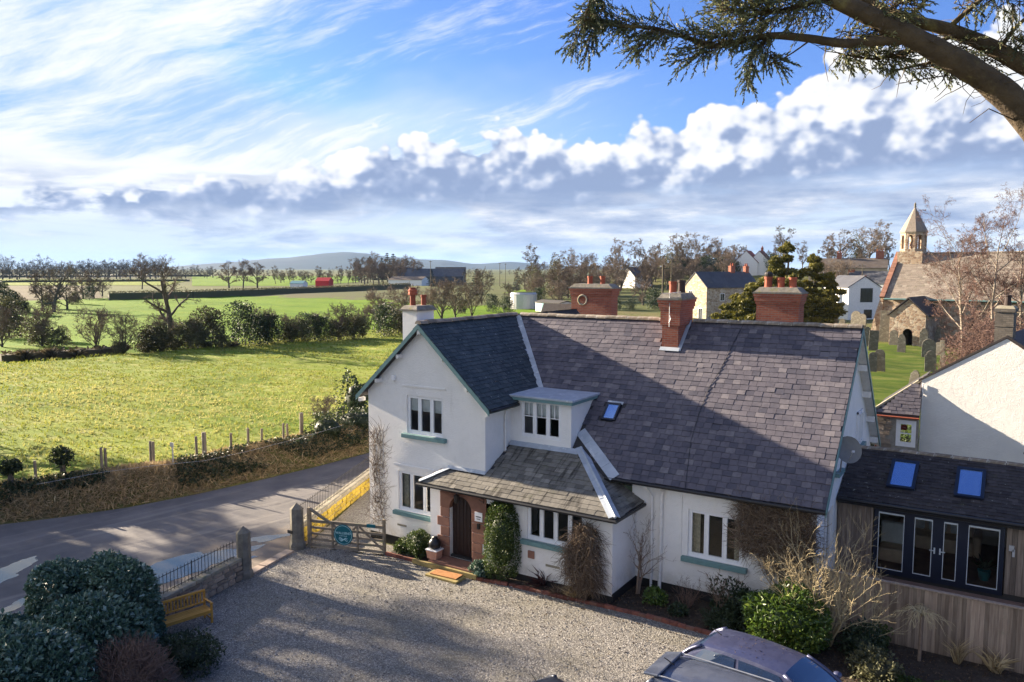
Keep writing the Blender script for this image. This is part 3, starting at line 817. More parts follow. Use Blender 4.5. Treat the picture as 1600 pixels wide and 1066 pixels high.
NF = (0, -1, 0); UX = (1, 0, 0); NE = (1, 0, 0); UY = (0, 1, 0)
EZ, RZ = 5.005, 7.64                       # wing eaves tip and ridge
slope_w = (RZ - EZ) / 2.88
zw = lambda x: RZ - slope_w * abs(x - 2.55)          # wing roof surface
slope_m = 4.53 / 4.88
zm = lambda y: RZ - slope_m * abs(y - 5.85)          # main roof surface
XE = 15.37
YP = -0.40                                 # porch front
zp = lambda y: 2.80 + 0.53 * y             # porch lean-to surface
PEY, PXL, PXR = -0.75, 2.88, 10.10

WT = 0.12
wl = MB()
wall_panel(wl, (0, 0, 0), UX, 5.1, 0.0, zw(0) - WT, [(1.36, 3.66, 1.0, 2.43), (1.80, 3.38, 3.80, 5.14)], NF, top=[(5.1, zw(0) - WT), (2.55, RZ - WT), (0, zw(0) - WT)][1:2])
wl.quad((5.1, 0, 0), (5.1, 3.3, 0), (5.1, 3.3, zw(0) - WT), (5.1, 0, zw(0) - WT))
wl.quad((0, 10.9, 0), (0, 0, 0), (0, 0, zw(0) - WT), (0, 10.9, zw(0) - WT))
wl.poly([(0, 10.9, 0), (0, 10.9, 5.18), (2.55, 10.9, RZ - WT), (5.1, 10.9, 5.18), (5.1, 10.9, 0)])
wall_panel(wl, (9.70, 1.3, 0), UX, 5.4, 0.0, zm(1.3) - WT, [(1.80, 3.42, .98, 2.41)], NF)
wall_panel(wl, (15.1, 1.3, 0), UY, 9.1, 0.0, zm(1.3) - WT, [(1.0, 2.3, .75, 2.55)], NE, top=[(4.55, RZ - WT)])
wl.quad((15.1, 10.4, 0), (5.1, 10.4, 0), (5.1, 10.4, 3.3), (15.1, 10.4, 3.3))
# porch: left return, front with door, side light and the four-light window, right return
wl.quad((3.12, 0, -.05), (3.12, YP, -.05), (3.12, YP, 2.46), (3.12, 0, 2.6))
wall_panel(wl, (3.12, YP, 0), UX, 6.73, -0.05, 2.46, [(.82, 1.72, -.05, 2.06), (2.30, 2.82, 1.2, 2.0), (3.82, 5.80, 1.13, 2.29)], NF, depth=0.2)
wl.quad((9.85, YP, 0), (9.85, 1.3, 0), (9.85, 1.3, 2.46), (9.85, YP, 2.46))
wl.build('wall', M['render'], cott)
pb = MB()
for x0, x1, y in ((-.03, 5.1, .03), (9.7, 15.13, 1.33)): pb.box(x0, x1, y, y + .2, G - .2, 0.02)
pb.box(3.1, 9.88, YP + .02, YP + .3, G - .2, 0.015); pb.box(9.6, 9.87, YP + .3, 1.4, G - .2, .012); pb.box(14.9, 15.12, 1.4, 10.4, G - .2, .02)
pb.box(3.11, 3.3, YP + .3, .1, G - .2, .01); pb.box(-.02, .2, .2, 10.8, G - .2, .01)
pb.build('plinth', M['blackbase'], cott)
# shallow raised bands round the window heads, as on the photograph
hb = MB()
hb.box(1.18, 3.0, -.035, .01, 2.60, 2.66); hb.box(1.6, 3.5, -.035, .01, 5.44, 5.49)
hb.box(11.28, 11.31, 1.27, 1.305, .95, 2.92); hb.box(11.312, 13.0, 1.268, 1.305, 2.86, 2.90)
hb.build('drip_mould', M['render'], cott)

window(cott, (1.36, 0, 0), UX, NF, 2.30, 1.0, 2.43, 4, curtain=2)
window(cott, (1.80, 0, 0), UX, NF, 1.58, 3.80, 5.14, 3, curtain=1)
window(cott, (11.50, 1.3, 0), UX, NF, 1.62, .98, 2.41, 3, curtain=2)
window(cott, (6.94, YP, 0), UX, NF, 1.98, 1.13, 2.29, 4, curtain=0)
window(cott, (5.42, YP, 0), UX, NF, .52, 1.2, 2.0, 1, depth=.16, sill=False, framemat='doorwood')
window(cott, (15.1, 2.3, 0), UY, NE, 1.3, .75, 2.55, 2, sill=False)
# blind casements on the east gable, shallow in the render
for y0, z0, z1 in ((7.1, 3.6, 4.75),):
    window(cott, (15.13, y0, 0), UY, NE, .95, z0, z1, 2, depth=0.0)
MB().box(15.1, 15.24, 3.6, 4.5, 3.36, 3.47).build('sill', M['paintgreen'], cott)

# sandstone doorway: jamb blocks, arch blocks, lintel
def stone_block(x0, x1, z0, z1, j=0.0):
    MB().box(x0 + .006, x1 - .006, YP - .025 - j, YP + .19, z0 + .006, z1 - .006).build('sandstone_block', M['sandstone'], cott, bevel=0.012)
zz = [-.06, .30, .62, .95, 1.27, 1.60]
for i in range(5):
    stone_block(3.56 - (.14 if i % 2 else 0), 3.94, zz[i], zz[i + 1], .002 * (i % 3))
    stone_block(4.84, 5.26 + (.16 if i % 2 == 0 else 0), zz[i], zz[i + 1], .002 * (i % 3)) if i < 3 else stone_block(4.84, 5.42, zz[i], zz[i + 1], .002)
def arch_block(a0, a1, outer):
    pts = [(4.39 + .45 * math.cos(a0 + (a1 - a0) * k / 6), YP - .027, 1.60 + .45 * math.sin(a0 + (a1 - a0) * k / 6)) for k in range(7)]
    pts += [(x, YP - .027, z) for x, z in outer]
    MB().prism(pts, (0, .2, 0)).build('sandstone_block', M['sandstone'], cott)
arch_block(R(180), R(122), [(4.05, 2.14), (3.56, 2.14), (3.56, 1.606)])
arch_block(R(121), R(59), [(4.74, 2.14), (4.06, 2.14)])
arch_block(R(58), R(0), [(5.42, 1.606), (5.42, 2.14), (4.75, 2.14)])
stone_block(3.56, 4.60, 2.146, 2.42); stone_block(4.60, 6.06, 2.146, 2.42, .001)
stone_block(5.95, 6.06, 1.2, 2.14); stone_block(5.42, 6.06, 1.05, 1.2)
# front door of vertical planks
dr = MB().box(3.95, 4.83, YP + .17, YP + .19, -.02, 2.04).build('front_door', M['doorwood'], cott)
for k in range(6):
    x0 = 3.95 + .1467 * k
    cxk = x0 + .073 - 4.39; zt = 1.60 + math.sqrt(max(.02, .44 ** 2 - min(.43, abs(cxk)) ** 2))
    MB().box(x0 + .006, x0 + .141, YP + .14, YP + .172, -.01, zt).build('plank', M['doorwood'], dr)
MB().lathe([(.0, 0), (.03, .0), (.03, .03), (0, .04)], (4.72, YP + .12, 1.0), 10).build('handle', M['iron'], dr)
MB().box(3.5, 5.35, -1.02, YP, G - .05, -.06).build('doorstep', M['sandstone'], cott, bevel=.02)
MB().box(2.9, 5.5, -1.12, -1.03, G - .05, -.12).build('step_edging', M['matboard'], cott, bevel=.01)
# plaque, bell and lantern by the door
pq = MB().box(4.98, 5.28, YP - .045, YP - .028, 1.36, 1.66).build('plaque', M['whitepaint'], cott)
MB().box(5.03, 5.23, YP - .05, YP - .046, 1.50, 1.53).box(5.06, 5.20, YP - .05, YP - .046, 1.43, 1.45).build('lettering', M['gutter'], pq)
lb = MB(); lb.box(5.10, 5.19, YP - .10, YP - .03, 1.12, 1.3); lb.build('bell_box', M['gutter'], cott)
ln = MB().tube([(4.33, YP - .02, 2.2), (4.33, YP - .16, 2.24), (4.33, YP - .16, 2.15)], .012, 6)
ln.lathe([(.02, .22), (.09, .17), (.10, .15), (.085, .14), (.055, -.06), (.03, -.09), (0, -.1)], (4.33, YP - .16, 1.95), 8)
ln.build('lantern', M['iron'], cott)
br = MB().tube([(5.33, YP - .03, 1.98), (5.33, YP - .03, 2.2)], .012, 5).tube([(5.33, YP - .03, 2.18), (5.33, YP - .32, 2.18), (5.33, YP - .03, 2.02)], .009, 5)
br.build('hanging_bracket', M['iron'], cott)
MB().tube([(6.28, YP - .02, 2.18), (6.28, YP - .14, 2.2)], .02, 6).lathe([(.07, .0), (.08, .04), (.04, .12), (0, .13)], (6.28, YP - .16, 2.1), 8).build('wall_lamp', M['gutter'], cott)
MB().box(7.0, 7.22, YP - .05, YP - .002, .55, .78).build('vent_cover', M['sandstone'], cott)
MB().box(7.62, 8.12, YP - .012, YP - .002, .40, .47).build('air_brick', M['coping'], cott)
MB().box(1.30, 1.72, -.012, -.002, .42, .49).build('air_brick', M['coping'], cott)
MB().box(1.2, 1.33, -.12, -.002, 5.60, 5.78).build('alarm_box', M['whitepaint'], cott, bevel=.02)

# ---------------------------------------------------------------- roofs
def slate_set(O, U, V, N, umax, vmax, w, h, inside, seed, jit=0.012):
    """courses of slates on a plane; returns list of (centre matrix, tint)"""
    r = random.Random(seed); out = []
    O, U, V, N = Vector(O), Vector(U), Vector(V), Vector(N)
    rows = int(vmax / h) + 1
    for j in range(rows):
        off = (w / 2 if j % 2 else 0) + r.uniform(-.02, .02)
        u = -w + off
        while u < umax:
            ww = w * r.uniform(.9, 1.1)
            v = j * h
            if u < umax - .05 and v + h * .35 < vmax and inside(u + ww / 2, v + h / 2):
                out.append((max(u, 0.0), min(u + ww, umax), v + r.uniform(-jit, jit) - (r.random() < .02) * r.uniform(.02, .05), min(h * 1.12, vmax - v + .02), r.random(), r.uniform(-.004, .006)))
            u += ww
    return [(O + U * ((a + b) / 2) + V * v, (b - a) / w, hh, t, dz, (U, V, N)) for a, b, v, hh, t, dz in out]

def slate_verts(w, h, t0=0.022, t1=0.006, b=-0.012):
    g = 0.004
    x0, x1 = -w / 2 + g, w / 2 - g
    return [(x0, 0, t0), (x1, 0, t0), (x1, h, t1), (x0, h, t1), (x0, 0, b), (x1, 0, b), (x1, h, b), (x0, h, b)]
SLF = [(0, 1, 2, 3), (4, 5, 1, 0), (5, 6, 2, 1), (7, 4, 0, 3)]
def slate_mass(name, S, w, mat, parent):
    V, F, T = [], [], []
    for c, k, hh, t, dz, (Ua, Va, Na) in S:
        b = len(V)
        for x, y, z in slate_verts(w * k, hh):
            V.append(tuple(c + Ua * x + Va * y + Na * (z + dz)))
        F += [tuple(b + i for i in f) for f in SLF]; T += [t] * 4
    if not V: return
    o = np_mesh(name, V, F, mat, parent, tint=T)
    o['kind'] = 'stuff'
    return o
def slate_parts(S, w, h, mat, parent):
    me = bpy.data.meshes.new('slate'); me.from_pydata(slate_verts(w, h * 1.12), [], SLF); me.materials.append(mat)
    off = wloc(parent)
    for c, k, hh, t, dz, (Ua, Va, Na) in S:
        o = bpy.data.objects.new('slate', me); COL.objects.link(o); o.parent = parent
        m = Matrix((Ua, Va, Na)).transposed().to_4x4()
        o.matrix_local = Matrix.Translation(c - off + Na * dz) @ m @ Matrix.Diagonal((k, hh / (h * 1.12), 1, 1))

def plane_roof(name, poly, mat, parent, th=0.09):
    a, b, c = Vector(poly[0]), Vector(poly[1]), Vector(poly[2])
    n = (b - a).cross(c - a).normalized()
    if n.z < 0: n = -n
    return MB().prism([Vector(p) - n * .012 for p in poly], -n * th).build(name, mat, parent)

cm = math.cos(math.atan(slope_m)); sm = math.sin(math.atan(slope_m))
LM = 4.88 / cm
# main roof: front slope cut for the dormer
mr = MB()
nm = Vector((0, -sm, cm))
def P3(x, y): return Vector((x, y, zm(y))) - nm * .012
for poly in ([(2.55, 5.85), (15.37, 5.85), (15.37, 3.2), (5.23, 3.2)], [(7.44, 3.2), (15.37, 3.2), (15.37, .97), (7.44, .97)]):
    mr.prism([P3(*p) for p in poly], -nm * .10)
mr.prism([Vector((2.55, 5.86, RZ - .013)), Vector((15.37, 5.86, RZ - .013)), Vector((15.37, 10.73, zm(10.73))), Vector((2.55, 10.73, zm(10.73)))], (0, -.07, -.07))
main_roof = mr.build('main_roof', M['roof_under'], cott)
def in_main(u, v):
    x, y = u, .97 + v * cm
    if y > 5.80: return False
    if x < 5.3 + (3.3 - y) * 1.0 - .1 and y < 3.3: return False
    if x < 2.62 + (5.85 - y) * 1.013: return False
    if 5.2 < x < 7.5 and y < 3.22: return False
    if x < 8.75 - (y - .97) * 1.0 and y < 2.3: return False
    if x < 9.05 and y < 1.3: return False
    if 9.1 < x < 9.8 and y > 4.8: return False
    if 8.0 < x < 8.58 and 2.45 < y < 2.98: return False
    return True
S = slate_set((0, .97, zm(.97)), (1, 0, 0), (0, cm, sm), nm, 15.37, LM, .265, .200, in_main, 11)
S.sort(key=lambda s: (s[0] - CAM).length)
NPARTS = 200
slate_parts(S[:NPARTS], .265, .200, M['slate_obj'], main_roof)
slate_mass('slates', S[NPARTS:], .265, M['slate_t'], main_roof)
DARK_LINE = [(11.67, 5.86), (11.57, 5.32), (11.48, 4.75), (11.38, 4.23), (11.23, 3.73), (11.19, 3.09), (11.22, 2.18), (11.54, 0.86)]
MB().tube([Vector((x, y, zm(y))) + nm * .030 for x, y in DARK_LINE], .009, 5).build('roof_line', M['gutter'], main_roof)  # thin dark line running down the front slope
# wing roof: both slopes from the front verge to the back
wr = MB()
cw = math.cos(math.atan(slope_w)); sw = math.sin(math.atan(slope_w))
for s in (1, -1):
    nn = Vector((s * sw, 0, cw))
    Q = lambda x, y: Vector((2.55 + s * x, y, RZ - slope_w * x)) - nn * .012
    poly = [Q(0, -.26), Q(2.88, -.26), Q(2.88, 3.0), Q(0, 5.85)] if s > 0 else [Q(0, -.26), Q(2.88, -.26), Q(2.88, 10.95), Q(0, 10.95)]
    wr.prism(poly, -nn * .10)
Q = lambda x, y: Vector((2.55 + x, y, RZ - slope_w * x - .02))
wr.poly([Q(0, 5.85), Q(0, 10.95), Q(2.88, 10.95), Q(2.88, 8.7)])
wing_roof = wr.build('wing_roof', M['roof_under'], cott)
LW = 2.88 / cw
def in_wing(u, v):
    x = 5.43 - v * cw; y = -.26 + u
    return y < 5.9 - (x - 2.55) * 1.0 - .06 and not (1.2 < x < 2.1 and .2 < y < 1.3)
S = slate_set((5.43, -.26, EZ), (0, 1, 0), (-cw, 0, sw), (sw, 0, cw), 6.2, LW, .28, .165, in_wing, 12)
S.sort(key=lambda s: (s[0] - CAM).length)
slate_mass('slates', S, .28, M['slate_wing'], wing_roof)
S = slate_set((-.33, 10.95, EZ), (0, -1, 0), (cw, 0, sw), (-sw, 0, cw), 11.2, LW, .33, .30, lambda u, v: True, 13)
slate_mass('slates', S, .33, M['slate_wing'], wing_roof)
# ridge tiles
def ridge_run(a, b, n, parent, r=.13, skip=None):
    a, b = Vector(a), Vector(b); d = (b - a) / n; L = d.length; dn = d.normalized()
    side = dn.cross(Vector((0, 0, 1))).normalized()
    mb = MB(); rings = []
    for t in (0, .97):
        for ang in (0,):
            rings.append([tuple(dn * (L * t) + side * (math.cos(q) * r * (1.0 if t else 1.06)) + Vector((0, 0, 1)) * (math.sin(q) * r * (.85 if t else .92) - .055)) for q in [PI * k / 6 for k in range(7)]])
    for i in range(6): mb.quad(rings[0][i], rings[0][i + 1], rings[1][i + 1], rings[1][i])
    mb.poly(rings[0]); mb.poly(rings[1][::-1])
    me = None
    off = wloc(parent)
    for k in range(n):
        if skip and skip((a + d * (k + .5))): continue
        if me is None:
            o = mb.build('ridge_tile', M['ridge'], parent, local=True); me = o.data
        else:
            o = bpy.data.objects.new('ridge_tile', me); COL.objects.link(o); o.parent = parent
        o.location = a + d * k - off + Vector((0, 0, random.uniform(-.006, .012)))
        o.rotation_euler = (random.uniform(-.02, .02), random.uniform(-.02, .02), random.uniform(-.015, .015))
ridge_run((2.8, 5.85, RZ + .05), (15.37, 5.85, RZ + .05), 30, main_roof, skip=lambda p: 9.1 < p.x < 9.9)
ridge_run((2.55, -.26, RZ + .05), (2.55, 5.85, RZ + .05), 14, wing_roof)
# the valley, lined with lead
def strip(name, pts, wdt, n, parent, mat='lead', th=.02, lap=0):
    """flat strip along a line, lying on a plane with normal n, cut into lapped pieces"""
    n = Vector(n).normalized(); a, b = Vector(pts[0]), Vector(pts[-1]); d = (b - a).normalized(); s = d.cross(n).normalized()
    mb = MB(); K = max(1, lap)
    for k in range(K):
        p, q = a.lerp(b, k / K), a.lerp(b, (k + 1) / K + (.02 if k < K - 1 else 0))
        mb.prism([p - s * wdt / 2 + n * .012, p + s * wdt / 2 + n * .012, q + s * wdt / 2 + n * .002, q - s * wdt / 2 + n * .002], n * th)
    return mb.build(name, M[mat], parent)
v0, v1 = Vector((2.62, 5.78, RZ - .04)), Vector((5.27, 3.16, zm(3.16)))
strip('lead_valley', [v1 + Vector((.08, 0, .012)), v0 + Vector((.08, 0, .012))], .20, nm, main_roof, lap=5)
strip('lead_valley', [v1 + Vector((-.08, 0, .02)), v0 + Vector((-.08, 0, .02))], .16, (sw, 0, cw), main_roof, lap=5)
# porch lean-to with hipped ends
cp_ = math.cos(math.atan(.53)); sp_ = math.sin(math.atan(.53)); npn = Vector((0, -sp_, cp_))
pr = MB()
PP = lambda x, y: Vector((x, y, zp(y))) - npn * .012
pr.prism([PP(PXL, PEY), PP(PXR, PEY), PP(7.87, 1.48), PP(5.1, 1.48), PP(5.1, 0), PP(3.63, 0)], -npn * .09)
nh = Vector((sp_, 0, cp_)); zh = lambda x: zp(PEY) + .53 * (PXR - x)
PH = lambda x, y: Vector((x, y, zh(x))) - nh * .012
pr.prism([PH(PXR, PEY), PH(PXR, 1.3), PH(8.05, 1.3)], -nh * .09)
pr.prism([Vector((PXL, PEY, zp(PEY) - .01)), Vector((3.63, 0, 2.79)), Vector((PXL, 0, zp(PEY) - .01))], (0, 0, -.08))
porch_roof = pr.build('porch_roof', M['roof_under'], cott)
LP = (1.48 - PEY) / cp_
def in_porch(u, v):
    x, y = PXL + u, PEY + v * cp_
    if x < 5.14 and y > -.05: return False
    if x < PXL + (y - PEY) * .97 + .03: return False
    if x > PXR - (y - PEY) - .12: return False
    return y < 1.5
S = slate_set((PXL, PEY, zp(PEY)), (1, 0, 0), (0, cp_, sp_), npn, PXR - PXL, LP, .30, .185, in_porch, 14)
S.sort(key=lambda s: s[0].y)
slate_parts(S[:95], .30, .185, M['slate_porch_obj'], porch_roof)
slate_mass('slates', S[95:], .30, M['slate_porch'], porch_roof)
S = slate_set((PXR, PEY, zp(PEY)), (0, 1, 0), (-cp_, 0, sp_), nh, 2.05, 2.2, .30, .185, lambda u, v: u > v * cp_ + .12, 15)
slate_mass('slates', S, .30, M['slate_porch'], porch_roof)
hip0, hip1 = Vector((PXR, PEY, zp(PEY) + .03)), Vector((7.75, 1.60, zp(1.60) + .05))
for nn, sh in ((npn, Vector((-.10, 0, 0))), (nh, Vector((.0, .11, .0)))):
    strip('lead_hip', [hip0 + sh, hip1 + sh], .20, nn, porch_roof, lap=4)
MB().tube([hip0 + Vector((0, 0, .03)), hip1 + Vector((0, 0, .03))], .045, 6).build('lead_roll', M['lead'], porch_roof)
strip('lead_flashing', [Vector((9.28, .93, zm(.93) + .03)), Vector((7.5, 2.05, zm(2.05) + .03))], .34, nm, porch_roof, lap=4)
strip('lead_hip', [Vector((PXL + .05, PEY + .02, zp(PEY) + .03)), Vector((3.66, .0, 2.83))], .22, (-.25, -.3, .9), porch_roof, lap=2)
strip('lead_flashing', [Vector((3.6, -.02, 2.85)), Vector((5.12, -.02, 2.85))], .12, (0, -.8, .5), porch_roof, lap=3)
strip('lead_flashing', [Vector((5.13, 1.44, zp(1.44) + .03)), Vector((7.75, 1.44, zp(1.44) + .03))], .22, (0, -.6, .8), porch_roof, lap=4)
# dormer
dm = MB()
wall_panel(dm, (5.1, 1.5, 0), UX, 2.34, 3.5, 5.15, [(.45, 1.98, 3.86, 5.12)], NF, depth=.12)
dm.poly([(7.44, 1.5, 3.5), (7.44, 3.3, 5.2), (7.44, 3.2, 5.15), (7.44, 1.5, 5.15)])
dormer = dm.build('dormer', M['render'], cott)
MB().box(5.02, 7.60, 1.30, 3.28, 5.20, 5.27).build('lead_roof', M['lead'], dormer, bevel=.015)
MB().box(5.04, 7.57, 1.32, 3.2, 5.10, 5.20).build('fascia', M['paintgreen'], dormer)
window(dormer, (5.55, 1.5, 0), UX, NF, 1.53, 3.86, 5.12, 3, depth=.05, sill=False, curtain=1, bars=True, panes=False)
for k in range(3):
    MB().quad((5.6 + .51 * k, 1.548, 3.92), (6.03 + .51 * k, 1.548, 3.92), (6.03 + .51 * k, 1.548, 5.07), (5.6 + .51 * k, 1.548, 5.07)).build('pane', M['glass'], dormer)
# rooflight on the main slope
rl = MB(); ra, rb_ = Vector((8.05, 2.49, zm(2.49))), Vector((8.53, 2.96, zm(2.96)))
U_, V_ = Vector((1, 0, 0)), Vector((0, cm, sm)); hgt = .47 / cm
def slab(mb, c, hx, hy, hz): mb.obox(c, U_, V_, nm, hx, hy, hz)
c0_ = Vector((8.29, 2.725, zm(2.725)))
for sx in (-1, 1): slab(rl, c0_ + U_ * (.22 * sx) + nm * .05, .03, hgt / 2 + .03, .05)
for sy in (-1, 1): slab(rl, c0_ + V_ * (sy * hgt / 2) + nm * .05, .25, .03, .048)
RL = rl.build('rooflight', M['navy'], main_roof)
# (its pane is fixed in the same slope)
pn = MB(); slab(pn, c0_ + nm * .06, .20, hgt / 2, .01); pn.build('rooflight_pane', M['skyglass'], main_roof)
strip('lead_flashing', [c0_ + V_ * (hgt / 2 + .09) + U_ * -.28, c0_ + V_ * (hgt / 2 + .09) + U_ * .28], .12, nm, main_roof)

# gutters, bargeboards, downpipes
def gutter(pts, r=.055): MB().tube(pts, r, 8).build('gutter', M['gutter'], cott)
gutter([(8.95, .90, zm(.97) - .06), (15.38, .90, zm(.97) - .06)])
gutter([(5.48, -.26, EZ - .06), (5.48, 1.42, EZ - .06)])
gutter([(PXL - .02, PEY - .05, zp(PEY) - .06), (PXR + .04, PEY - .05, zp(PEY) - .06), (PXR + .06, 1.2, zp(PEY) - .06)])
MB().box(5.3, 5.38, -.2, 1.5, EZ - .16, EZ - .02).build('fascia', M['paintgreen'], cott)
def barge(a, b, drop, th, name='bargeboard', mat='paintgreen', nrm=(0, -1, 0)):
    a, b = Vector(a), Vector(b); n = Vector(nrm)
    MB().prism([a, b, b - Vector((0, 0, drop)), a - Vector((0, 0, drop))], n * th).build(name, M[mat], cott)
barge((2.55, -.262, RZ - .015), (5.44, -.262, EZ - .03), .17, .03)
barge((2.55, -.262, RZ - .015), (-.34, -.262, EZ - .03), .17, .03)
for s in (-1, 1):                                         # purlin ends under the verge
    for q in (.95, 1.95, 2.75):
        x = 2.55 + s * q; z = RZ - slope_w * q - .30
        MB().box(x - .05, x + .05, -.25, 0.02, z - .06, z + .07).build('purlin_end', M['pipe'], cott)
MB().box(2.49, 2.61, -.25, .02, RZ - .36, RZ - .22).build('purlin_end', M['pipe'], cott)
sf = MB()
for s in (1, -1): sf.quad((2.55, -.25, RZ - .125), (2.55 + s * 2.7, -.25, RZ - slope_w * 2.7 - .125), (2.55 + s * 2.7, 0, RZ - slope_w * 2.7 - .125), (2.55, 0, RZ - .125))
for y1 in (.98, 10.7): sf.quad((15.36, 5.85, RZ - .14), (15.36, y1, zm(y1) - .14), (15.1, y1, zm(y1) - .14), (15.1, 5.85, RZ - .14))
sf.build('soffit', M['pipe'], cott)['kind'] = 'stuff'
barge((15.372, 5.85, RZ - .01), (15.372, .95, zm(.95) - .02), .17, .03, nrm=(1, 0, 0))
barge((15.372, 5.85, RZ - .01), (15.372, 10.75, zm(10.75) - .02), .17, .03, nrm=(1, 0, 0))
for y in (7.0, 8.1, 9.2, 10.2):
    MB().box(15.1, 15.36, y - .07, y + .07, zm(y) - .42, zm(y) - .22).build('purlin_end', M['pipe'], cott)
def pipe(pts, r=.045, mat='pipe'): MB().tube(pts, r, 8).build('downpipe', M[mat], cott)
pipe([(10.25, .93, 3.0), (10.3, 1.05, 2.86), (10.38, 1.22, 2.62), (10.38, 1.24, -.2)], .04)
pipe([(10.72, .93, 3.02), (10.72, 1.22, 2.86), (10.68, 1.24, 2.7), (10.66, 1.24, -.2)], .055)
pipe([(5.42, 1.1, 4.9), (5.2, 1.1, 4.75), (5.16, 1.1, 4.6), (5.16, 1.1, 3.3)], .035)

# chimneys
def chimney(x0, x1, y0, y1, zb, zt, mat, pots, over=.05, bands=True, cap=.16, capmat='flaunch', shoulder=None):
    mb = MB()
    if shoulder: mb.box(x0, x1, y0, y1, zb, shoulder); x0 -= .05; x1 += .07; y0 -= .05; y1 += .05; mb.box(x0, x1, y0, y1, shoulder, zt - .35)
    else: mb.box(x0, x1, y0, y1, zb, zt - .35)
    if bands:
        mb.box(x0 - over * .5, x1 + over * .5, y0 - over * .5, y1 + over * .5, zt - .35, zt - .26)
        mb.box(x0 - over, x1 + over, y0 - over, y1 + over, zt - .26, zt - .10)
        mb.box(x0 - over * 1.5, x1 + over * 1.5, y0 - over * 1.5, y1 + over * 1.5, zt - .10, zt)
    else: mb.box(x0, x1, y0, y1, zt - .35, zt)
    ch = mb.build('chimney', M[mat], cott)
    o = over * 1.5 if bands else .07
    c = ((x0 + x1) / 2, (y0 + y1) / 2)
    hx, hy = (x1 - x0) / 2 + o, (y1 - y0) / 2 + o
    f = MB().obox((c[0], c[1], zt + .03), (1, 0, 0), (0, 1, 0), (0, 0, 1), hx + .02, hy + .02, .03)
    f.obox((c[0], c[1], zt + .06 + cap / 2), (1, 0, 0), (0, 1, 0), (0, 0, 1), hx - .02, hy - .02, cap / 2, taper=.80)
    f.build('cap', M[capmat], ch)
    for px_, py_, hgt_, r_, pm_ in pots:
        MB().lathe([(r_ * 1.15, 0), (r_ * 1.1, .06), (r_, .08), (r_ * .95, hgt_ - .09), (r_ * 1.12, hgt_ - .08), (r_ * 1.12, hgt_), (r_ * .8, hgt_), (r_ * .75, hgt_ - .15)], (px_, py_, zt + cap), 14).build('chimney_pot', M[pm_], ch, smooth=False)
    return ch
c1 = chimney(1.40, 2.03, .30, 1.25, 6.0, 8.02, 'render', [(1.60, .62, .68, .10, 'clay'), (1.78, 1.0, .42, .095, 'clay')], bands=False, cap=.12)
MB().lathe([(.15, 0), (.16, .05), (.15, .12), (.17, .16), (.13, .2)], (1.60, .62, 8.02 + .12 + .42), 12).build('chimney_pot', M['clay'], c1)
c3 = chimney(9.15, 9.73, 4.85, 6.0, 6.0, 8.42, 'brick', [(9.38, 5.2, .46, .13, 'clay'), (9.5, 5.7, .50, .13, 'claydark')], over=.06, shoulder=7.55)
strip('lead_flashing', [(9.10, 4.80, zm(4.80) + .06), (9.80, 4.80, zm(4.80) + .06)], .16, nm, c3)
strip('lead_flashing', [(9.78, 4.78, zm(4.78) + .03), (9.78, 5.85, RZ + .03)], .14, nm, c3)
ap = MB().tube([(9.45, 4.74, 7.5), (9.45, 4.74, 8.75)], .014, 5).tube([(9.15, 4.72, 8.62), (9.85, 4.72, 8.70)], .008, 4)
for k in range(6): ap.tube([(9.2 + .11 * k, 4.5, 8.63 + .01 * k), (9.2 + .11 * k, 4.95, 8.63 + .01 * k)], .006, 4)
ap.tube([(9.45, 4.7, 7.95), (9.52, 4.68, 7.80), (9.45, 4.7, 7.65)], .012, 5)
ap.build('aerial', M['galv'], c3)
c4 = chimney(11.78, 13.2, 6.85, 7.6, 6.3, 8.62, 'brick', [(12.08, 7.2, .42, .13, 'clay'), (12.5, 7.2, .40, .13, 'clay'), (12.9, 7.2, .40, .13, 'clay')], over=.06)
MB().lathe([(.06, 0), (.13, .03), (.15, .10), (.11, .17), (.02, .20)], (12.08, 7.2, 9.18), 12).build('cowl', M['iron'], c4)
rear = MB().prism([(-.2, 11, 5.2), (-.2, 12.7, 7.78), (-.2, 14.4, 5.2)], (3.6, 0, 0)).prism([(.2, 10.9, -.3), (.2, 14.2, -.3), (.2, 14.2, 5.2), (.2, 10.9, 5.2)], (3.2, 0, 0), mi=1)
rear.build('rear_wing', [M['slate_annexe'], M['render']], cott)
c2 = chimney(1.72, 3.78, 12.0, 12.7, 5.2, 8.55, 'brick', [(2.55, 12.3, .42, .12, 'clay'), (3.2, 12.3, .42, .12, 'clay')], over=.06)
cr_ = MB()
cr_.tube([(2.35 + .22 * math.cos(t), 11.93, 8.02 + .22 * math.sin(t)) for t in [2 * PI * k / 16 for k in range(17)]], .045, 6, caps=False)
cr_.build('clay_ring', M['coping'], c2)

# ---------------------------------------------------------------- satellite dish and trellis hang on the walls
dish = empty('satellite_dish', (15.1, 3.3, 3.9), 'dark grey mesh satellite dish on a bracket at the east gable verge', 'satellite dish')
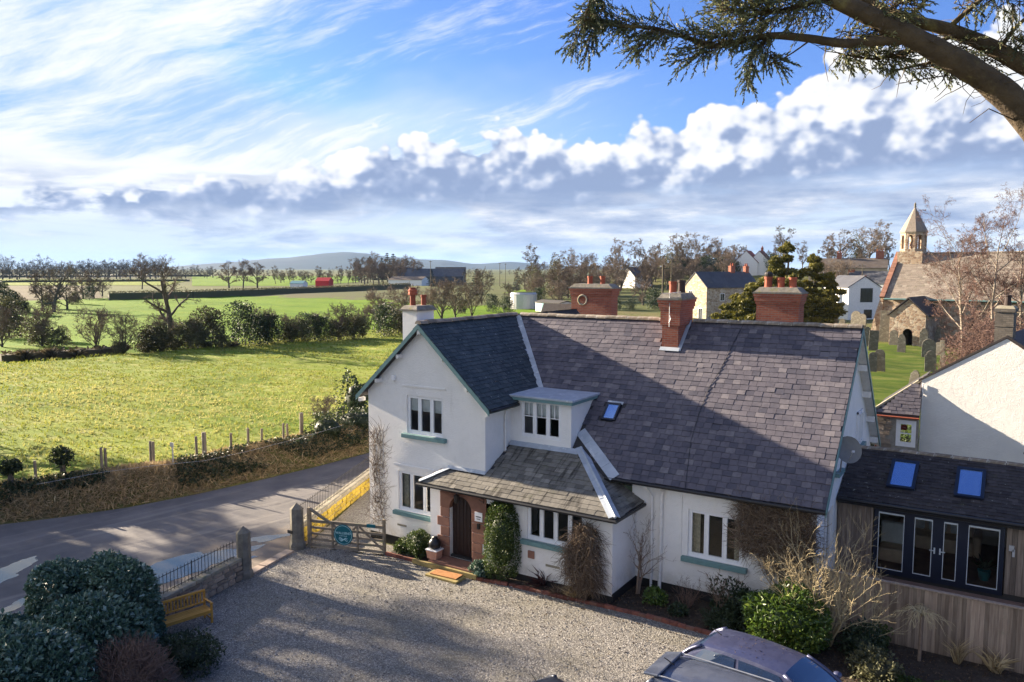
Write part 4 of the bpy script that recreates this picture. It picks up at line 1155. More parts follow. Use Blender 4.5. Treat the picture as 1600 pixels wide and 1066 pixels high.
# dish
dsh = MB()
dc = Vector((15.5, 3.15, 4.32)); da = Vector((.45, -.82, .36)).normalized(); du = da.cross(Vector((0, 0, 1))).normalized(); dv = du.cross(da)
rings = []
for q in range(5):
    rr = .36 * q / 4 + .001
    rings.append([tuple(dc + du * (rr * math.cos(2 * PI * k / 20)) + dv * (rr * 1.08 * math.sin(2 * PI * k / 20)) + da * (.10 * (q / 4) ** 2)) for k in range(20)])
dsh.tube_rings(rings, cap=False); dsh.build('reflector', M['dish'], dish, smooth=True)
MB().tube([dc, dc + da * -.06, (15.34, 3.3, 4.2), (15.3, 3.3, 3.62), (15.1, 3.3, 3.6)], .022, 6).build('bracket', M['dish'], dish)
MB().tube([dc - dv * .3 + da * .05, dc + da * .38 - dv * .12], .012, 5).obox(dc + da * .40 - dv * .10, du, dv, da, .035, .03, .05).build('receiver', M['galv'], dish)

# trellis with dead climber on the gable
tre = empty('trellis', (.5, -.03, .35), 'tall narrow pale timber trellis fixed to the white gable corner', 'trellis')
for k in range(4):
    x = .26 + .155 * k
    MB().box(x - .012, x + .012, -.05, -.025, .40, 3.85).build('lath', M['pipe'], tre)
for k in range(20):
    z = .5 + .172 * k
    MB().box(.22, .76, -.066, -.052, z - .012, z + .012).build('lath', M['pipe'], tre)

# ================================================================== garden room beyond the east gable
gr = empty('garden_room', (17.5, 6, G), 'single storey timber clad garden room with dark slate roof and glazed doors', 'garden room')
AY, AEZ, ARY, ARZ = 4.2, 2.69, 6.5, 3.75
sa = (ARZ - AEZ) / (ARY - 4.03)
aw = MB()
aw.box(15.12, 16.12, AY + .04, AY + .16, G, 2.55).box(19.42, 19.95, AY + .04, AY + .16, G, 2.55).box(16.12, 19.42, AY + .04, AY + .16, G, .55).box(16.12, 19.42, AY + .04, AY + .16, 2.46, 2.60)
aw.box(19.95, 22.5, AY + .04, AY + .16, G, 2.55)
aw.build('wall', M['interior'], gr)
iw = MB().quad((15.12, 8.6, G), (22.5, 8.6, G), (22.5, 8.6, 2.8), (15.12, 8.6, 2.8)).quad((22.5, 4.3, G), (22.5, 8.6, G), (22.5, 8.6, 2.8), (22.5, 4.3, 2.8)).quad((15.11, 4.3, G), (15.11, 8.6, G), (15.11, 8.6, 2.8), (15.11, 4.3, 2.8)).quad((15.12, 4.3, 2.75), (22.5, 4.3, 2.75), (22.5, 8.6, 2.75), (15.12, 8.6, 2.75))
iw.build('inner_wall', M['cream'], gr)
MB().box(15.12, 22.5, 4.36, 8.6, .48, .56).build('floor', M['deck'], gr)
r_ = random.Random(3)
x = 15.13
while x < 16.08:
    w_ = min(r_.uniform(.12, .15), 16.11 - x); MB().box(x, x + w_ - .008, AY + .0, AY + .04, .30, 2.52).build('cladding_board', M['clad'], gr); x += w_
x = 19.44
while x < 19.9:
    w_ = min(r_.uniform(.12, .15), 19.93 - x); MB().box(x, x + w_ - .008, AY + .0, AY + .04, .62, 2.52).build('cladding_board', M['clad'], gr); x += w_
x = 16.12
while x < 19.42:
    w_ = min(r_.uniform(.5, .8), 19.42 - x); MB().box(x, x + w_ - .006, AY + .0, AY + .04, 2.475, 2.56).build('cladding_board', M['clad'], gr); x += w_
MB().box(19.95, 20.10, AY - .02, AY + .05, G, 2.5).build('corner_post', M['gutter'], gr)
MB().box(19.5, 19.62, AY - .05, AY, 1.85, 2.0).box(19.58, 19.64, AY - .05, AY, 1.70, 1.9).build('outside_light', M['galv'], gr)
# four glazed units in navy frames
for x0, x1, nm_ in ((16.14, 17.06, 'window'), (17.06, 17.80, 'glazed_door'), (17.80, 18.42, 'glazed_door'), (18.42, 19.40, 'window')):
    f = MB(); e = .12 if nm_ == 'window' else .14
    f.box(x0, x1, AY - .02, AY + .05, .55, .55 + e + .02).box(x0, x1, AY - .02, AY + .05, 2.46 - e * .6, 2.46)
    f.box(x0, x0 + e, AY - .021, AY + .049, .55, 2.46).box(x1 - e, x1, AY - .021, AY + .049, .55, 2.46)
    U = f.build(nm_, M['navy'], gr)
    a0, a1, q0, q1 = x0 + e, x1 - e, .57 + e, 2.46 - e * .6
    bd = MB(); t = .018
    bd.box(a0, a1, AY - .03, AY, q0, q0 + t).box(a0, a1, AY - .03, AY, q1 - t * 2.6, q1).box(a0, a0 + t, AY - .031, AY, q0, q1).box(a1 - t, a1, AY - .031, AY, q0, q1)
    bd.build('glazing_bead', M['alu'], U)
    MB().quad((a0, AY + .01, q0), (a1, AY + .01, q0), (a1, AY + .01, q1), (a0, AY + .01, q1)).build('pane', M['glass'], U)
    if nm_ == 'glazed_door':
        hx = x1 - .07 if x0 < 17.5 else x0 + .07; sg = -1 if x0 < 17.5 else 1
        MB().tube([(hx, AY - .02, 1.5), (hx, AY - .07, 1.5), (hx + sg * .13, AY - .07, 1.5)], .014, 6).box(hx - .02, hx + .02, AY - .026, AY - .018, 1.40, 1.58).build('handle', M['alu'], U)
# roof
na = Vector((0, -math.sin(math.atan(sa)), math.cos(math.atan(sa)))); ca_ = math.cos(math.atan(sa)); sa_ = math.sin(math.atan(sa))
za = lambda y: ARZ - sa * abs(ARY - y)
ar = MB().prism([Vector((15.14, 4.03, AEZ)) - na * .012, Vector((22.6, 4.03, AEZ)) - na * .012, Vector((22.6, ARY, ARZ)) - na * .012, Vector((15.14, ARY, ARZ)) - na * .012], -na * .1)
ar.prism([(15.14, ARY + .01, ARZ - .015), (22.6, ARY + .01, ARZ - .015), (22.6, 8.9, za(8.9)), (15.14, 8.9, za(8.9))], (0, -.05, -.1))
aroof = ar.build('roof', M['roof_under'], gr)
WINS = [(16.4, 17.06), (18.15, 18.8)]
S = slate_set((15.14, 4.03, AEZ), (1, 0, 0), (0, ca_, sa_), na, 6.0, (ARY - 4.03) / ca_, .24, .145, lambda u, v: not any(a - .06 < 15.14 + u < b + .06 and 4.72 < 4.03 + v * ca_ < 5.98 for a, b in WINS), 21)
slate_mass('slates', S, .24, M['slate_annexe'], aroof)
ridge_run((15.14, ARY, ARZ + .03), (21.2, ARY, ARZ + .03), 13, aroof, r=.10)
for a, b in WINS:
    m0 = Vector(((a + b) / 2, 5.35, za(5.35))); V_a = Vector((0, ca_, sa_)); hh = .60 / ca_; hw = (b - a) / 2
    f = MB()
    for sx in (-1, 1): f.obox(m0 + Vector((sx * hw, 0, 0)) + na * .04, (1, 0, 0), V_a, na, .045, hh + .04, .05)
    for sy in (-1, 1): f.obox(m0 + V_a * (sy * hh) + na * .04, (1, 0, 0), V_a, na, hw, .045, .049)
    RW = f.build('rooflight', M['paintgreen'] if False else M['navy'], gr)
    g_ = MB(); g_.obox(m0 + na * .055, (1, 0, 0), V_a, na, hw - .03, hh - .03, .008); g_.build('pane', M['skyglass'], RW)
MB().tube([(15.14, 3.97, AEZ - .05), (22.6, 3.97, AEZ - .05)], .06, 8).build('gutter', M['gutter'], gr)
MB().box(15.14, 22.6, 4.0, 4.2, AEZ - .17, AEZ - .08).build('fascia', M['gutter'], gr)
# terrace deck between the room and the fence
deck = empty('deck', (17.6, 2.8, G), 'raised brown timber deck in front of the glazed garden room doors', 'deck')
for k in range(15):
    y = 1.56 + .172 * k
    MB().box(15.2, 22, y, y + .160, .44, .48).build('deck_board', M['deck'], deck)
MB().box(15.3, 22, 1.7, 4.1, G, .43).build('deck_frame', M['interior'], deck)
# sofa and plant inside
M['sofa'] = flat('beige_sofa_cloth', (.62, .48, .36), 0.95)
sf_ = empty('sofa', (17.7, 7.3, .56), 'beige corner sofa inside the garden room behind the double doors', 'sofa')
MB().box(16.6, 18.6, 7.0, 7.7, .56, 1.0).build('seat', M['sofa'], sf_, bevel=.06)
MB().box(16.6, 18.6, 7.7, 7.95, .56, 1.42).build('backrest', M['sofa'], sf_, bevel=.07)
for x in (16.42, 18.6): MB().box(x, x + .2, 6.95, 7.95, .56, 1.22).build('armrest', M['sofa'], sf_, bevel=.06)
for k in range(3): MB().obox((16.95 + .62 * k, 7.6, 1.25), (1, 0, 0), (0, .9, .3), (0, -.3, .9), .25, .08, .22).build('cushion', M['curtain'], sf_, bevel=.05)
M['tealpot'] = flat('teal_glazed_pot', (.03, .22, .24), 0.3)
hp = empty('house_plant', (18.95, 5.2, .56), 'leafy house plant in a teal pot behind the right-hand garden room window', 'plant')
MB().lathe([(.12, 0), (.17, .26), (.18, .28), (.15, .28), (.13, .2)], (18.95, 5.2, .56), 14).build('pot', M['tealpot'], hp)
lm = MB(); r_ = random.Random(8)
for k in range(26):
    a = r_.uniform(0, 6.28); e = r_.uniform(.3, 1.3); L = r_.uniform(.3, .6); p = Vector((18.95, 5.2, .84)); d = Vector((math.cos(a) * math.cos(e), math.sin(a) * math.cos(e), math.sin(e))); sd_ = d.cross(Vector((0, 0, 1))).normalized() * .05
    lm.quad(p, p + d * L * .5 + sd_, p + d * L + Vector((0, 0, -.08)), p + d * L * .5 - sd_, r_.random())
lm.build('leaves', M['leaf_dark'], hp)
ol = empty('armchair', (16.4, 5.5, .56), 'pale armchair with grey throw inside behind the left-hand garden room window', 'armchair')
MB().box(16.15, 16.85, 5.2, 5.9, .56, .98).build('seat', M['sofa'], ol, bevel=.06); MB().box(16.12, 16.9, 5.9, 6.1, .56, 1.6).build('backrest', M['curtain'], ol, bevel=.06)

# close-boarded fence along the terrace
fn = empty('board_fence', (19.0, 1.45, G), 'close boarded brown timber fence below the garden room terrace', 'fence')
x = 15.25; r_ = random.Random(4)
while x < 22.5:
    w_ = r_.uniform(.088, .102); h_ = r_.uniform(-.012, .008)
    MB().obox((x + w_ / 2, 1.45 + r_.uniform(-.006, .006), (G + 1.31 + h_) / 2), (1, r_.uniform(-.05, .05), 0), (0, 1, 0), (0, 0, 1), w_ / 2 - .002, .010, (1.31 + h_ - G) / 2).build('fence_board', M['fence'], fn); x += w_ * .98
MB().box(15.25, 22.6, 1.40, 1.53, 1.312, 1.345).build('capping_rail', M['fence'], fn)
for z in (.1, 1.0): MB().box(15.25, 22.5, 1.47, 1.54, z, z + .07).build('rail', M['fence'], fn)

# ================================================================== gateposts, gate, walls, railings
def octpost(p, h, r, label, cone=.22):
    e = empty('gatepost', (p[0], p[1], G), label, 'gatepost', 'stone gateposts at the drive')
    MB().lathe([(r * 1.22, 0), (r * 1.2, .18), (r, .28), (r * .97, h)], (p[0], p[1], G), 8).build('shaft', M['post'], e)
    MB().lathe([(r * 1.0, h + .002), (r * .98, h + .03), (0.01, h + cone)], (p[0], p[1], G), 8).build('cap', M['post'], e)
    return e
gp1 = octpost((-1.42, -2.18), 1.42, .235, 'stone gatepost with pointed cap carrying the open end of the timber gate')
gp2 = octpost((-.86, -4.86), 1.45, .225, 'dark stone gatepost with pointed cap at the end of the low railed wall')
MB().box(-1.62, -1.40, -2.44, -2.39, .30, .40).build('iron_hinge', M['iron'], gp1)

gt = empty('field_gate', (.2, -1.42, G), 'silvered timber five bar gate with curved top brace', 'gate')
ga, gb = Vector((-1.16, -1.90, G)), Vector((1.62, -1.0, G)); gd = (gb - ga).normalized(); gl = (gb - ga).length; gn = Vector((gd.y, -gd.x, 0))
def gbar(s0, z0, s1, z1, w_, d_, nm_='bar', off=0.0):
    return MB().bar(ga + gd * s0 + Vector((0, 0, z0)) + gn * off, ga + gd * s1 + Vector((0, 0, z1)) + gn * off, d_, w_, up=(0, 0, 1)).build(nm_, M['greywood'], gt)
for z, w_ in ((.10, .10), (.30, .08), (.50, .08), (.72, .08)): gbar(.06, z + .03, gl - .05, z, w_, .03, 'bar')
gbar(.06, .98, gl, .98, .10, .07, 'top_rail')
gbar(.05, 0.02, .05, 1.45, .13, .10, 'hanging_stile', .002)
gbar(gl - .04, 0.02, gl - .04, 1.25, .09, .08, 'shutting_stile', .002)
gbar(.95, .08, .95, 1.0, .08, .03, 'upright', .032); gbar(1.9, .08, 1.9, 1.0, .08, .03, 'upright', .032)
MB().tube([ga + gd * s + Vector((0, 0, z)) + gn * .03 for s, z in ((.08, 1.42), (.3, 1.30), (.6, 1.12), (.85, 1.0), (1.15, .78))], [.06, .055, .05, .045, .04], 6).build('top_brace', M['greywood'], gt)
gbar(1.0, .15, 1.85, .9, .07, .025, 'brace', -.03); gbar(1.95, .9, gl - .1, .15, .07, .025, 'brace', -.03)
# round name sign on the gate
sg = empty('gate_sign', tuple(ga + gd * 1.38 + Vector((0, 0, .55)) + gn * .06), 'round teal name sign with pale lettering hung on the timber gate', 'sign')
sc_ = ga + gd * 1.38 + Vector((0, 0, .60)) + gn * .075; sr = .36
UPV = Vector((0, 0, 1))
ring = lambda r, o: [tuple(sc_ + gd * (r * math.cos(t)) + UPV * (r * 1.02 * math.sin(t)) + gn * o) for t in [2 * PI * k / 40 for k in range(40)]]
MB().tube_rings([ring(sr, -.02), ring(sr, 0)]).build('disc', M['teal'], sg)
MB().tube_rings([ring(sr * .90, .001), ring(sr * .90, .004), ring(sr * .87, .004), ring(sr * .87, .001)], cap=False).build('rim_line', M['tealtext'], sg)
def text(s, size, c, parent, mat='tealtext', name='lettering', ux=None, n=None, arc=None):
    cu = bpy.data.curves.new(name, 'FONT'); cu.body = s; cu.size = size; cu.align_x = 'CENTER'; cu.align_y = 'CENTER'; cu.extrude = .001; cu.offset = size * .012
    t = bpy.data.objects.new(name, cu); COL.objects.link(t)
    bpy.context.view_layer.update()
    me = bpy.data.meshes.new_from_object(t.evaluated_get(bpy.context.evaluated_depsgraph_get()))
    bpy.data.objects.remove(t); me.materials.clear(); me.materials.append(M[mat])
    o = bpy.data.objects.new(name, me); COL.objects.link(o); o.parent = parent
    up = Vector((0, 0, 1)) if arc is None else arc
    o.matrix_local = Matrix.Translation(Vector(c) - wloc(parent)) @ Matrix((ux if arc is None else arc.cross(n), up, n)).transposed().to_4x4()
    return o
text('WALLSEND', .112, sc_ + UPV * .06 + gn * .006, sg, ux=gd, n=gn)
text('GUEST HOUSE', .045, sc_ - UPV * .035 + gn * .006, sg, ux=gd, n=gn)
sw_ = MB()
for j in range(3): sw_.tube([sc_ + gd * (-.17 + .34 * i / 12) + UPV * (-.13 - .03 * j + .03 * math.sin(i * .8 + j)) + gn * .006 for i in range(13)], [.004 + .010 * math.sin(PI * i / 12) for i in range(13)], 4)
sw_.build('wave_emblem', M['tealtext'], sg)
gpl = MB().obox(ga + gd * 2.42 + Vector((0, 0, 1.0)) + gn * .05, gd, gn, UPV, .16, .01, .06)
tag(gpl.build('gate_plate', M['teal']), 'small blue rectangular plate fixed at the right end of the gate top rail', 'sign')

def stone_wall(name, a, b, h, th, label, mat, cat='wall', h2=None, sw_=.34, sh=.17, coping=True, seed=1, face=1, mortar='mortar', copmat='coping', double=True):
    """rubble wall: a mortar core, every face stone its own piece, coping stones on top"""
    a, b = Vector((*a, G)), Vector((*b, G)); h2 = h if h2 is None else h2
    d = (b - a).normalized(); L = (b - a).length; n = Vector((d.y, -d.x, 0)) * face
    e = empty(name, tuple((a + b) / 2), label, cat)
    core = MB(); up = Vector((0, 0, 1))
    core.prism([a - n * th / 2 * .82, b - n * th / 2 * .82, b - n * th / 2 * .82 + up * h2, a - n * th / 2 * .82 + up * h], n * th * .82)
    core.build('wall_core', M[mortar], e)
    r = random.Random(seed); me = []
    for v in range(5):                                    # five stone shapes, shared
        mb = MB(); N = 8; rg = []
        for t, k in ((0, 1.0), (.75, .98), (1.0, .78)):
            rg.append([(k * .5 * math.copysign(abs(math.cos(q)) ** .45, math.cos(q)) * r.uniform(.9, 1.05), k * .5 * math.copysign(abs(math.sin(q)) ** .45, math.sin(q)) * r.uniform(.88, 1.05), t) for q in [2 * PI * (i + .5) / N for i in range(N)]])
        mb.tube_rings(rg); o = mb.build('stone', M[mat], None); me.append(o.data); bpy.data.objects.remove(o)
    z = 0.0
    off = wloc(e)
    for fc in ((1, -1) if double else (1,)):
        z = 0.0
        while z < max(h, h2) - .03:
            hh = r.uniform(.75, 1.25) * sh; s = -r.uniform(0, .1)
            while s < L:
                w_ = r.uniform(.6, 1.5) * sw_; top = h + (h2 - h) * min(1, max(0, (s + w_ / 2) / L))
                if z + hh * .6 < top:
                    h3 = min(hh, top - z)
                    c = a + d * (s + w_ / 2) + up * (z + h3 / 2) + n * fc * (th / 2 * .82 - .02)
                    o = bpy.data.objects.new('stone', r.choice(me)); COL.objects.link(o); o.parent = e
                    o.matrix_local = Matrix.Translation(c - off) @ Matrix((d * fc, up, n * fc)).transposed().to_4x4() @ Matrix.Rotation(r.uniform(-.06, .06), 4, 'Z') @ Matrix.Diagonal((w_ * .98, h3 * .97, r.uniform(.05, .09), 1))
                s += w_
            z += hh
    if coping:
        s = 0.0
        while s < L - .05:
            w_ = min(r.uniform(.45, .8), L - s); t0 = h + (h2 - h) * (s / L); t1 = h + (h2 - h) * ((s + w_) / L)
            MB().bar(a + d * (s + .008) + up * (t0 + .055), a + d * (s + w_ - .008) + up * (t1 + .055), th * 1.12, .11 + r.uniform(-.01, .01), up=(0, 0, 1)).build('coping_stone', M[copmat], e, bevel=.02)
            s += w_
    return e, a, b, d, n
w1, wa, wb, wd, wn = stone_wall('rubble_wall', (-.9, -5.1), (.25, -10.4), .62, .36, 'low rubble wall with flat coping carrying railings behind the bench', 'stone', seed=5, face=-1)
rl_ = empty('railings', tuple((wa + wb) / 2 + Vector((0, 0, .73))), 'black iron spiked railings on the low wall behind the bench', 'railings')
def railings(e, a, d, L, z0, hgt, spc, posts, slope=0.0, r=.009):
    n_ = int(L / spc)
    me = None; off = wloc(e)
    for k in range(n_):
        p = a + d * (spc * (k + .5))
        big = posts and k % posts == posts - 1
        rr = r * (1.8 if big else 1)
        mb = MB().tube([(0, 0, 0), (0, 0, hgt * .93), (0, 0, hgt)], [rr, rr, .001], 5)
        if me is None or big:
            o = mb.build('railing_post' if big else 'railing_bar', M['iron'], e, local=True)
            if not big: me = o.data
        else:
            o = bpy.data.objects.new('railing_bar', me); COL.objects.link(o); o.parent = e
        o.location = Vector((p.x, p.y, z0 + slope * spc * (k + .5))) - off
    for zz in (.06, hgt * .86):
        MB().tube([a + d * 0 + Vector((0, 0, z0 - a.z + zz)), a + d * L + Vector((0, 0, z0 - a.z + zz + slope * L))], .010, 5).build('rail', M['iron'], e)
railings(rl_, wa + wd * .1, wd, 5.2, G + .72, .62, .135, 14)
# lichen-yellow wall beside the road
w2, ya, yb, yd, yn = stone_wall('lichen_wall', (-1.72, -1.95), (-4.9, 5.4), .62, .34, 'low boundary wall covered in golden lichen running along the road to the cottage', 'lichenstone', seed=7, face=1, sw_=.42, sh=.2)
rl2 = empty('railings', tuple((ya + yb) / 2 + Vector((0, 0, .73))), 'thin iron railings on the golden lichen wall by the road', 'railings')
railings(rl2, ya + yd * .3, yd, 7.5, G + .72, .70, .15, 0)
# kerb stones across the gateway
for k, (p, q) in enumerate((((-1.38, -2.55), (-1.22, -3.3)), ((-1.21, -3.34), (-1.05, -4.0)), ((-1.04, -4.04), (-.92, -4.6)))):
    a, b = Vector((*p, G + .03)), Vector((*q, G + .03))
    o = MB().bar(a, b, .34, .09).build('kerb_stone', M['kerb'], None, bevel=.015)
    tag(o, ('pale kerb stone across the drive entrance next to the gatepost carrying the gate', 'pale kerb stone in the middle of the drive entrance', 'pale kerb stone across the drive entrance next to the dark gatepost')[k], 'kerb', 'kerb stones across the drive entrance')

# bench
bn = empty('bench', (.70, -8.05, G), 'golden varnished timber garden bench standing against the low wall', 'bench', rz=R(78) - PI / 2 + PI)
bn.rotation_euler = (0, 0, R(78)); bn.scale = (.90, .90, .92)
def bpart(nm_, x0, x1, y0, y1, z0, z1, bev=.006): return MB().box(x0, x1, y0, y1, z0, z1).build(nm_, M['teak'], bn, local=True, bevel=bev)
# local: length along x, back at +y... seat faces -y
for sx in (-.72, .72):
    bpart('leg', sx - .03, sx + .03, -.28, -.22, 0, .62); bpart('leg', sx - .03, sx + .03, .22, .28, 0, .9)
    MB().bar((sx, -.33, .635), (sx, .25, .635), .07, .035).build('armrest', M['teak'], bn, local=True, bevel=.01)
    bpart('rail', sx - .02, sx + .02, -.24, .24, .12, .17)
for k in range(5): bpart('seat_slat', -.74, .74, -.28 + .105 * k, -.19 + .105 * k, .41, .435)
bpart('rail', -.70, .70, -.275, -.235, .33, .408); bpart('rail', -.70, .70, .22, .26, .5, .55); bpart('top_rail', -.75, .75, .215, .265, .84, .92, .02)
for k in range(13): bpart('back_slat', -.63 + .1 * k, -.58 + .1 * k, .225, .25, .55, .84)

# brick edging along the flower beds
ed = empty('brick_edging', (7.5, -.9, G), 'row of red edging bricks between flower bed and gravel', 'edging')
EP = [(1.62, -.97), (2.9, -.94), (5.5, -1.06), (6.6, -.88), (10.8, -.62), (14.2, -.72), (15.5, -1.72), (24, -1.85)]
r_ = random.Random(6)
for (p, q) in zip(EP, EP[1:]):
    if p == (2.9, -.94): continue
    a, b = Vector((*p, G)), Vector((*q, G)); L = (b - a).length; d = (b - a).normalized(); s = 0
    while s < L - .1:
        w_ = .235 if r_.random() < .8 else .12
        c = a + d * (s + w_ / 2) + Vector((0, 0, .04 + r_.uniform(-.015, .02)))
        x_ = Vector((d.x, d.y, r_.uniform(-.06, .06))).normalized()
        pale = r_.random() < .10
        MB().obox(c, x_, x_.cross(Vector((0, 0, 1))).normalized() * -1, Vector((0, 0, 1)), w_ / 2 - .006, .052, .055).build('brick', M['sandstone'] if pale else M['edgebrick'], ed)
        s += w_

# doormat boards, planter and bag
mb_ = MB().obox((4.55, -1.45, G + .05), (1, 0, 0), (0, 1, 0), UPV, .62, .26, .035)
tag(mb_.build('step_board', M['matboard'], bevel=.008), 'mossy timber board laid on the gravel below the door mat', 'board')
mt_ = MB().obox((4.55, -1.40, G + .105), Vector((1, .06, 0)).normalized(), Vector((-.06, 1, 0)).normalized(), UPV, .50, .20, .018)
tag(mt_.build('doormat', M['mat'], bevel=.006), 'orange brown coir doormat lying in front of the sandstone step', 'doormat')
pl = empty('planter', (3.55, -.72, -.06), 'square terracotta planter with pale rim to the left of the front door', 'planter')
MB().obox((3.55, -.74, .07), (1, 0, 0), (0, 1, 0), UPV, .19, .16, .14, taper=1.12).build('tub', M['terracotta'], pl, bevel=.01)
MB().obox((3.55, -.74, .225), (1, 0, 0), (0, 1, 0), UPV, .235, .20, .02).build('rim', M['whitepaint'], pl, bevel=.008)
bg_ = MB(); rings = []
for z, r in ((0, .12), (.05, .19), (.14, .21), (.24, .19), (.32, .12), (.36, .09), (.40, .11)):
    rings.append([(3.55 + (r + .015 * math.sin(k * 3.1 + z * 20)) * math.cos(2 * PI * k / 14), -.72 + (r + .015 * math.cos(k * 2.3 + z * 9)) * math.sin(2 * PI * k / 14), .245 + z) for k in range(14)])
bg_.tube_rings(rings); tag(bg_.build('black_bag', M['plasticblack'], smooth=True), 'black plastic bag sitting on top of the terracotta planter', 'bag')
# ================================================================== foliage tools
def unit(a): return a / np.maximum(np.linalg.norm(a, axis=-1, keepdims=True), 1e-9)
def leaf_mesh(name, mat, P, N, size, g, parent=None, aspect=.5, jit=.8, tint=None, local=False, along=None, droop=0.0):
    """one folded rhombus per leaf"""
    n = len(P); P = np.asarray(P, float)
    A = unit(np.asarray(N, float) + g.normal(0, jit, (n, 3))) if along is None else unit(np.asarray(along, float) + g.normal(0, jit, (n, 3)))
    A[:, 2] -= droop; A = unit(A)
    B = unit(np.cross(A, g.normal(0, 1, (n, 3))))
    C = np.cross(A, B)
    s = (np.asarray(size) * g.uniform(.7, 1.35, n))[:, None]
    V = np.stack([P - A * s * .5, P + B * s * aspect * .5 + C * s * .08, P + A * s * .5, P - B * s * aspect * .5 + C * s * .08], 1).reshape(-1, 3)
    F = np.arange(4 * n).reshape(n, 4)
    t = g.beta(2, 3.2, n) if tint is None else tint
    return np_mesh(name, V, F, mat, parent, tint=t, local=local)

def blob_points(g, n, c, r, shell=.35, lump=.18, seed=0, flat_bottom=True, power=1.0):
    """points in the outer shell of a lumpy ellipsoid standing on c; returns points and outward normals"""
    d = unit(g.normal(0, 1, (n, 3)))
    if flat_bottom: d[:, 2] = np.where(d[:, 2] < -.80, -d[:, 2], d[:, 2])
    ph = g.uniform(0, 6.28, (6, 3)); fr = g.uniform(1.5, 4.5, (6, 3))
    lum = sum(np.sin(d[:, 0] * fr[i, 0] + ph[i, 0]) * np.sin(d[:, 1] * fr[i, 1] + ph[i, 1]) * np.sin(d[:, 2] * fr[i, 2] + ph[i, 2]) for i in range(6))
    if power != 1.0:
        k = np.sum(np.abs(d) ** power, 1) ** (-1 / power)
    else: k = np.ones(n)
    q = (1 + lump * lum) * k * (1 - shell * g.random(n) ** 1.6) + np.abs(g.normal(0, .035, n)) * (g.random(n) < .35)
    P = np.array(c) + d * q[:, None] * np.array(r)
    return P, unit(d / np.array(r))

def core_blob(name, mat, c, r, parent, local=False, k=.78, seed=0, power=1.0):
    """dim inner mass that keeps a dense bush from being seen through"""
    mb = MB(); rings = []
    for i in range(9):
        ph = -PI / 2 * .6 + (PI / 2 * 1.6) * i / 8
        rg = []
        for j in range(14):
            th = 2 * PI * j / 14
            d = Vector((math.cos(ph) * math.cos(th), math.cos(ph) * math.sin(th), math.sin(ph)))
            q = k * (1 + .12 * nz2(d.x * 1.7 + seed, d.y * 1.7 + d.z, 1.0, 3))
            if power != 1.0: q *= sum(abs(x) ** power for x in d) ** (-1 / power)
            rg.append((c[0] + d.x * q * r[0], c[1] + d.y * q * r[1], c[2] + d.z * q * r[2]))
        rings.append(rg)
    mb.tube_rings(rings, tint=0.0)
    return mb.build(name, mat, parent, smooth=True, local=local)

def bush(name, loc, r, n, size, mat, label, cat='shrub', group=None, seed=1, aspect=.5, lump=.15, shell=.4, power=1.0, core=True, jit=.9, cz=.45):
    g = np.random.default_rng(seed)
    e = empty(name, loc, label, cat, group)
    c = (0, 0, r[2] * cz); rr = (r[0], r[1], r[2] * (1 - cz))
    P, N = blob_points(g, n, c, rr, shell, lump, power=power)
    k = P[:, 2] > 0.02; P, N = P[k], N[k]
    leaf_mesh('foliage', M[mat], P, N, size, g, e, aspect, jit, local=True)
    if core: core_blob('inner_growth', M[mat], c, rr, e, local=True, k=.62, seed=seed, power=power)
    st = MB(); rr_ = random.Random(seed)
    for k in range(4):
        a = rr_.uniform(0, 6.28); st.tube([(0.05 * math.cos(a), .05 * math.sin(a), -.05), (r[0] * .3 * math.cos(a), r[1] * .3 * math.sin(a), r[2] * .5)], [.04, .02], 5)
    st.build('stem', M['bark'], e, local=True)
    return e

def grow(seed, H, r0, counts, ratio, ang, wob, up, taper=.75, base=.3, lean=(0, 0), fork=True, min_r=.012, flat=0.0):
    """recursive limbs; returns polylines as (points, radii, level)"""
    r = random.Random(seed); out = []
    def br(p, d, L, rad, lev):
        n = 7 if lev == 0 else (5 if lev < 3 else 3)
        pts, rs = [p], [rad]; d = d.normalized()
        for i in range(n):
            w = wob[min(lev, len(wob) - 1)]
            d = (d + Vector((r.uniform(-w, w), r.uniform(-w, w), r.uniform(-w, w) + up[min(lev, len(up) - 1)]))).normalized()
            p = p + d * (L / n); pts.append(p)
            rs.append(max(min_r * .6, rad * (1 - taper * (i + 1) / n)))
        out.append((pts, rs, lev))
        if lev >= len(counts): return
        c = counts[lev]
        for k in range(c):
            t = base + (1 - base) * (k + r.uniform(.1, .9)) / c if lev == 0 else r.uniform(.22, 1.0)
            i = min(n - 1, int(t * n)); q = pts[i].lerp(pts[i + 1], t * n - i)
            dd = (pts[i + 1] - pts[i]).normalized()
            ax = Vector((r.gauss(0, 1), r.gauss(0, 1), r.gauss(0, 1) * (1 - flat))); ax = (ax - dd * ax.dot(dd)).normalized()
            a = R(r.uniform(*ang[min(lev, len(ang) - 1)]))
            nd = dd * math.cos(a) + ax * math.sin(a)
            if lev == 0:
                az_ = k * 2.4 + r.uniform(-.5, .5); nd = dd * math.cos(a) + Vector((math.cos(az_), math.sin(az_), 0)) * math.sin(a)
            LL = L * ratio[min(lev, len(ratio) - 1)] * r.uniform(.7, 1.2) * (1 - .35 * t if lev else 1)
            br(q, nd, LL, max(min_r, rs[i] * r.uniform(.45, .7)), lev + 1)
    br(Vector((0, 0, -.1)), Vector((lean[0], lean[1], 1)), H, r0, 0)
    return out

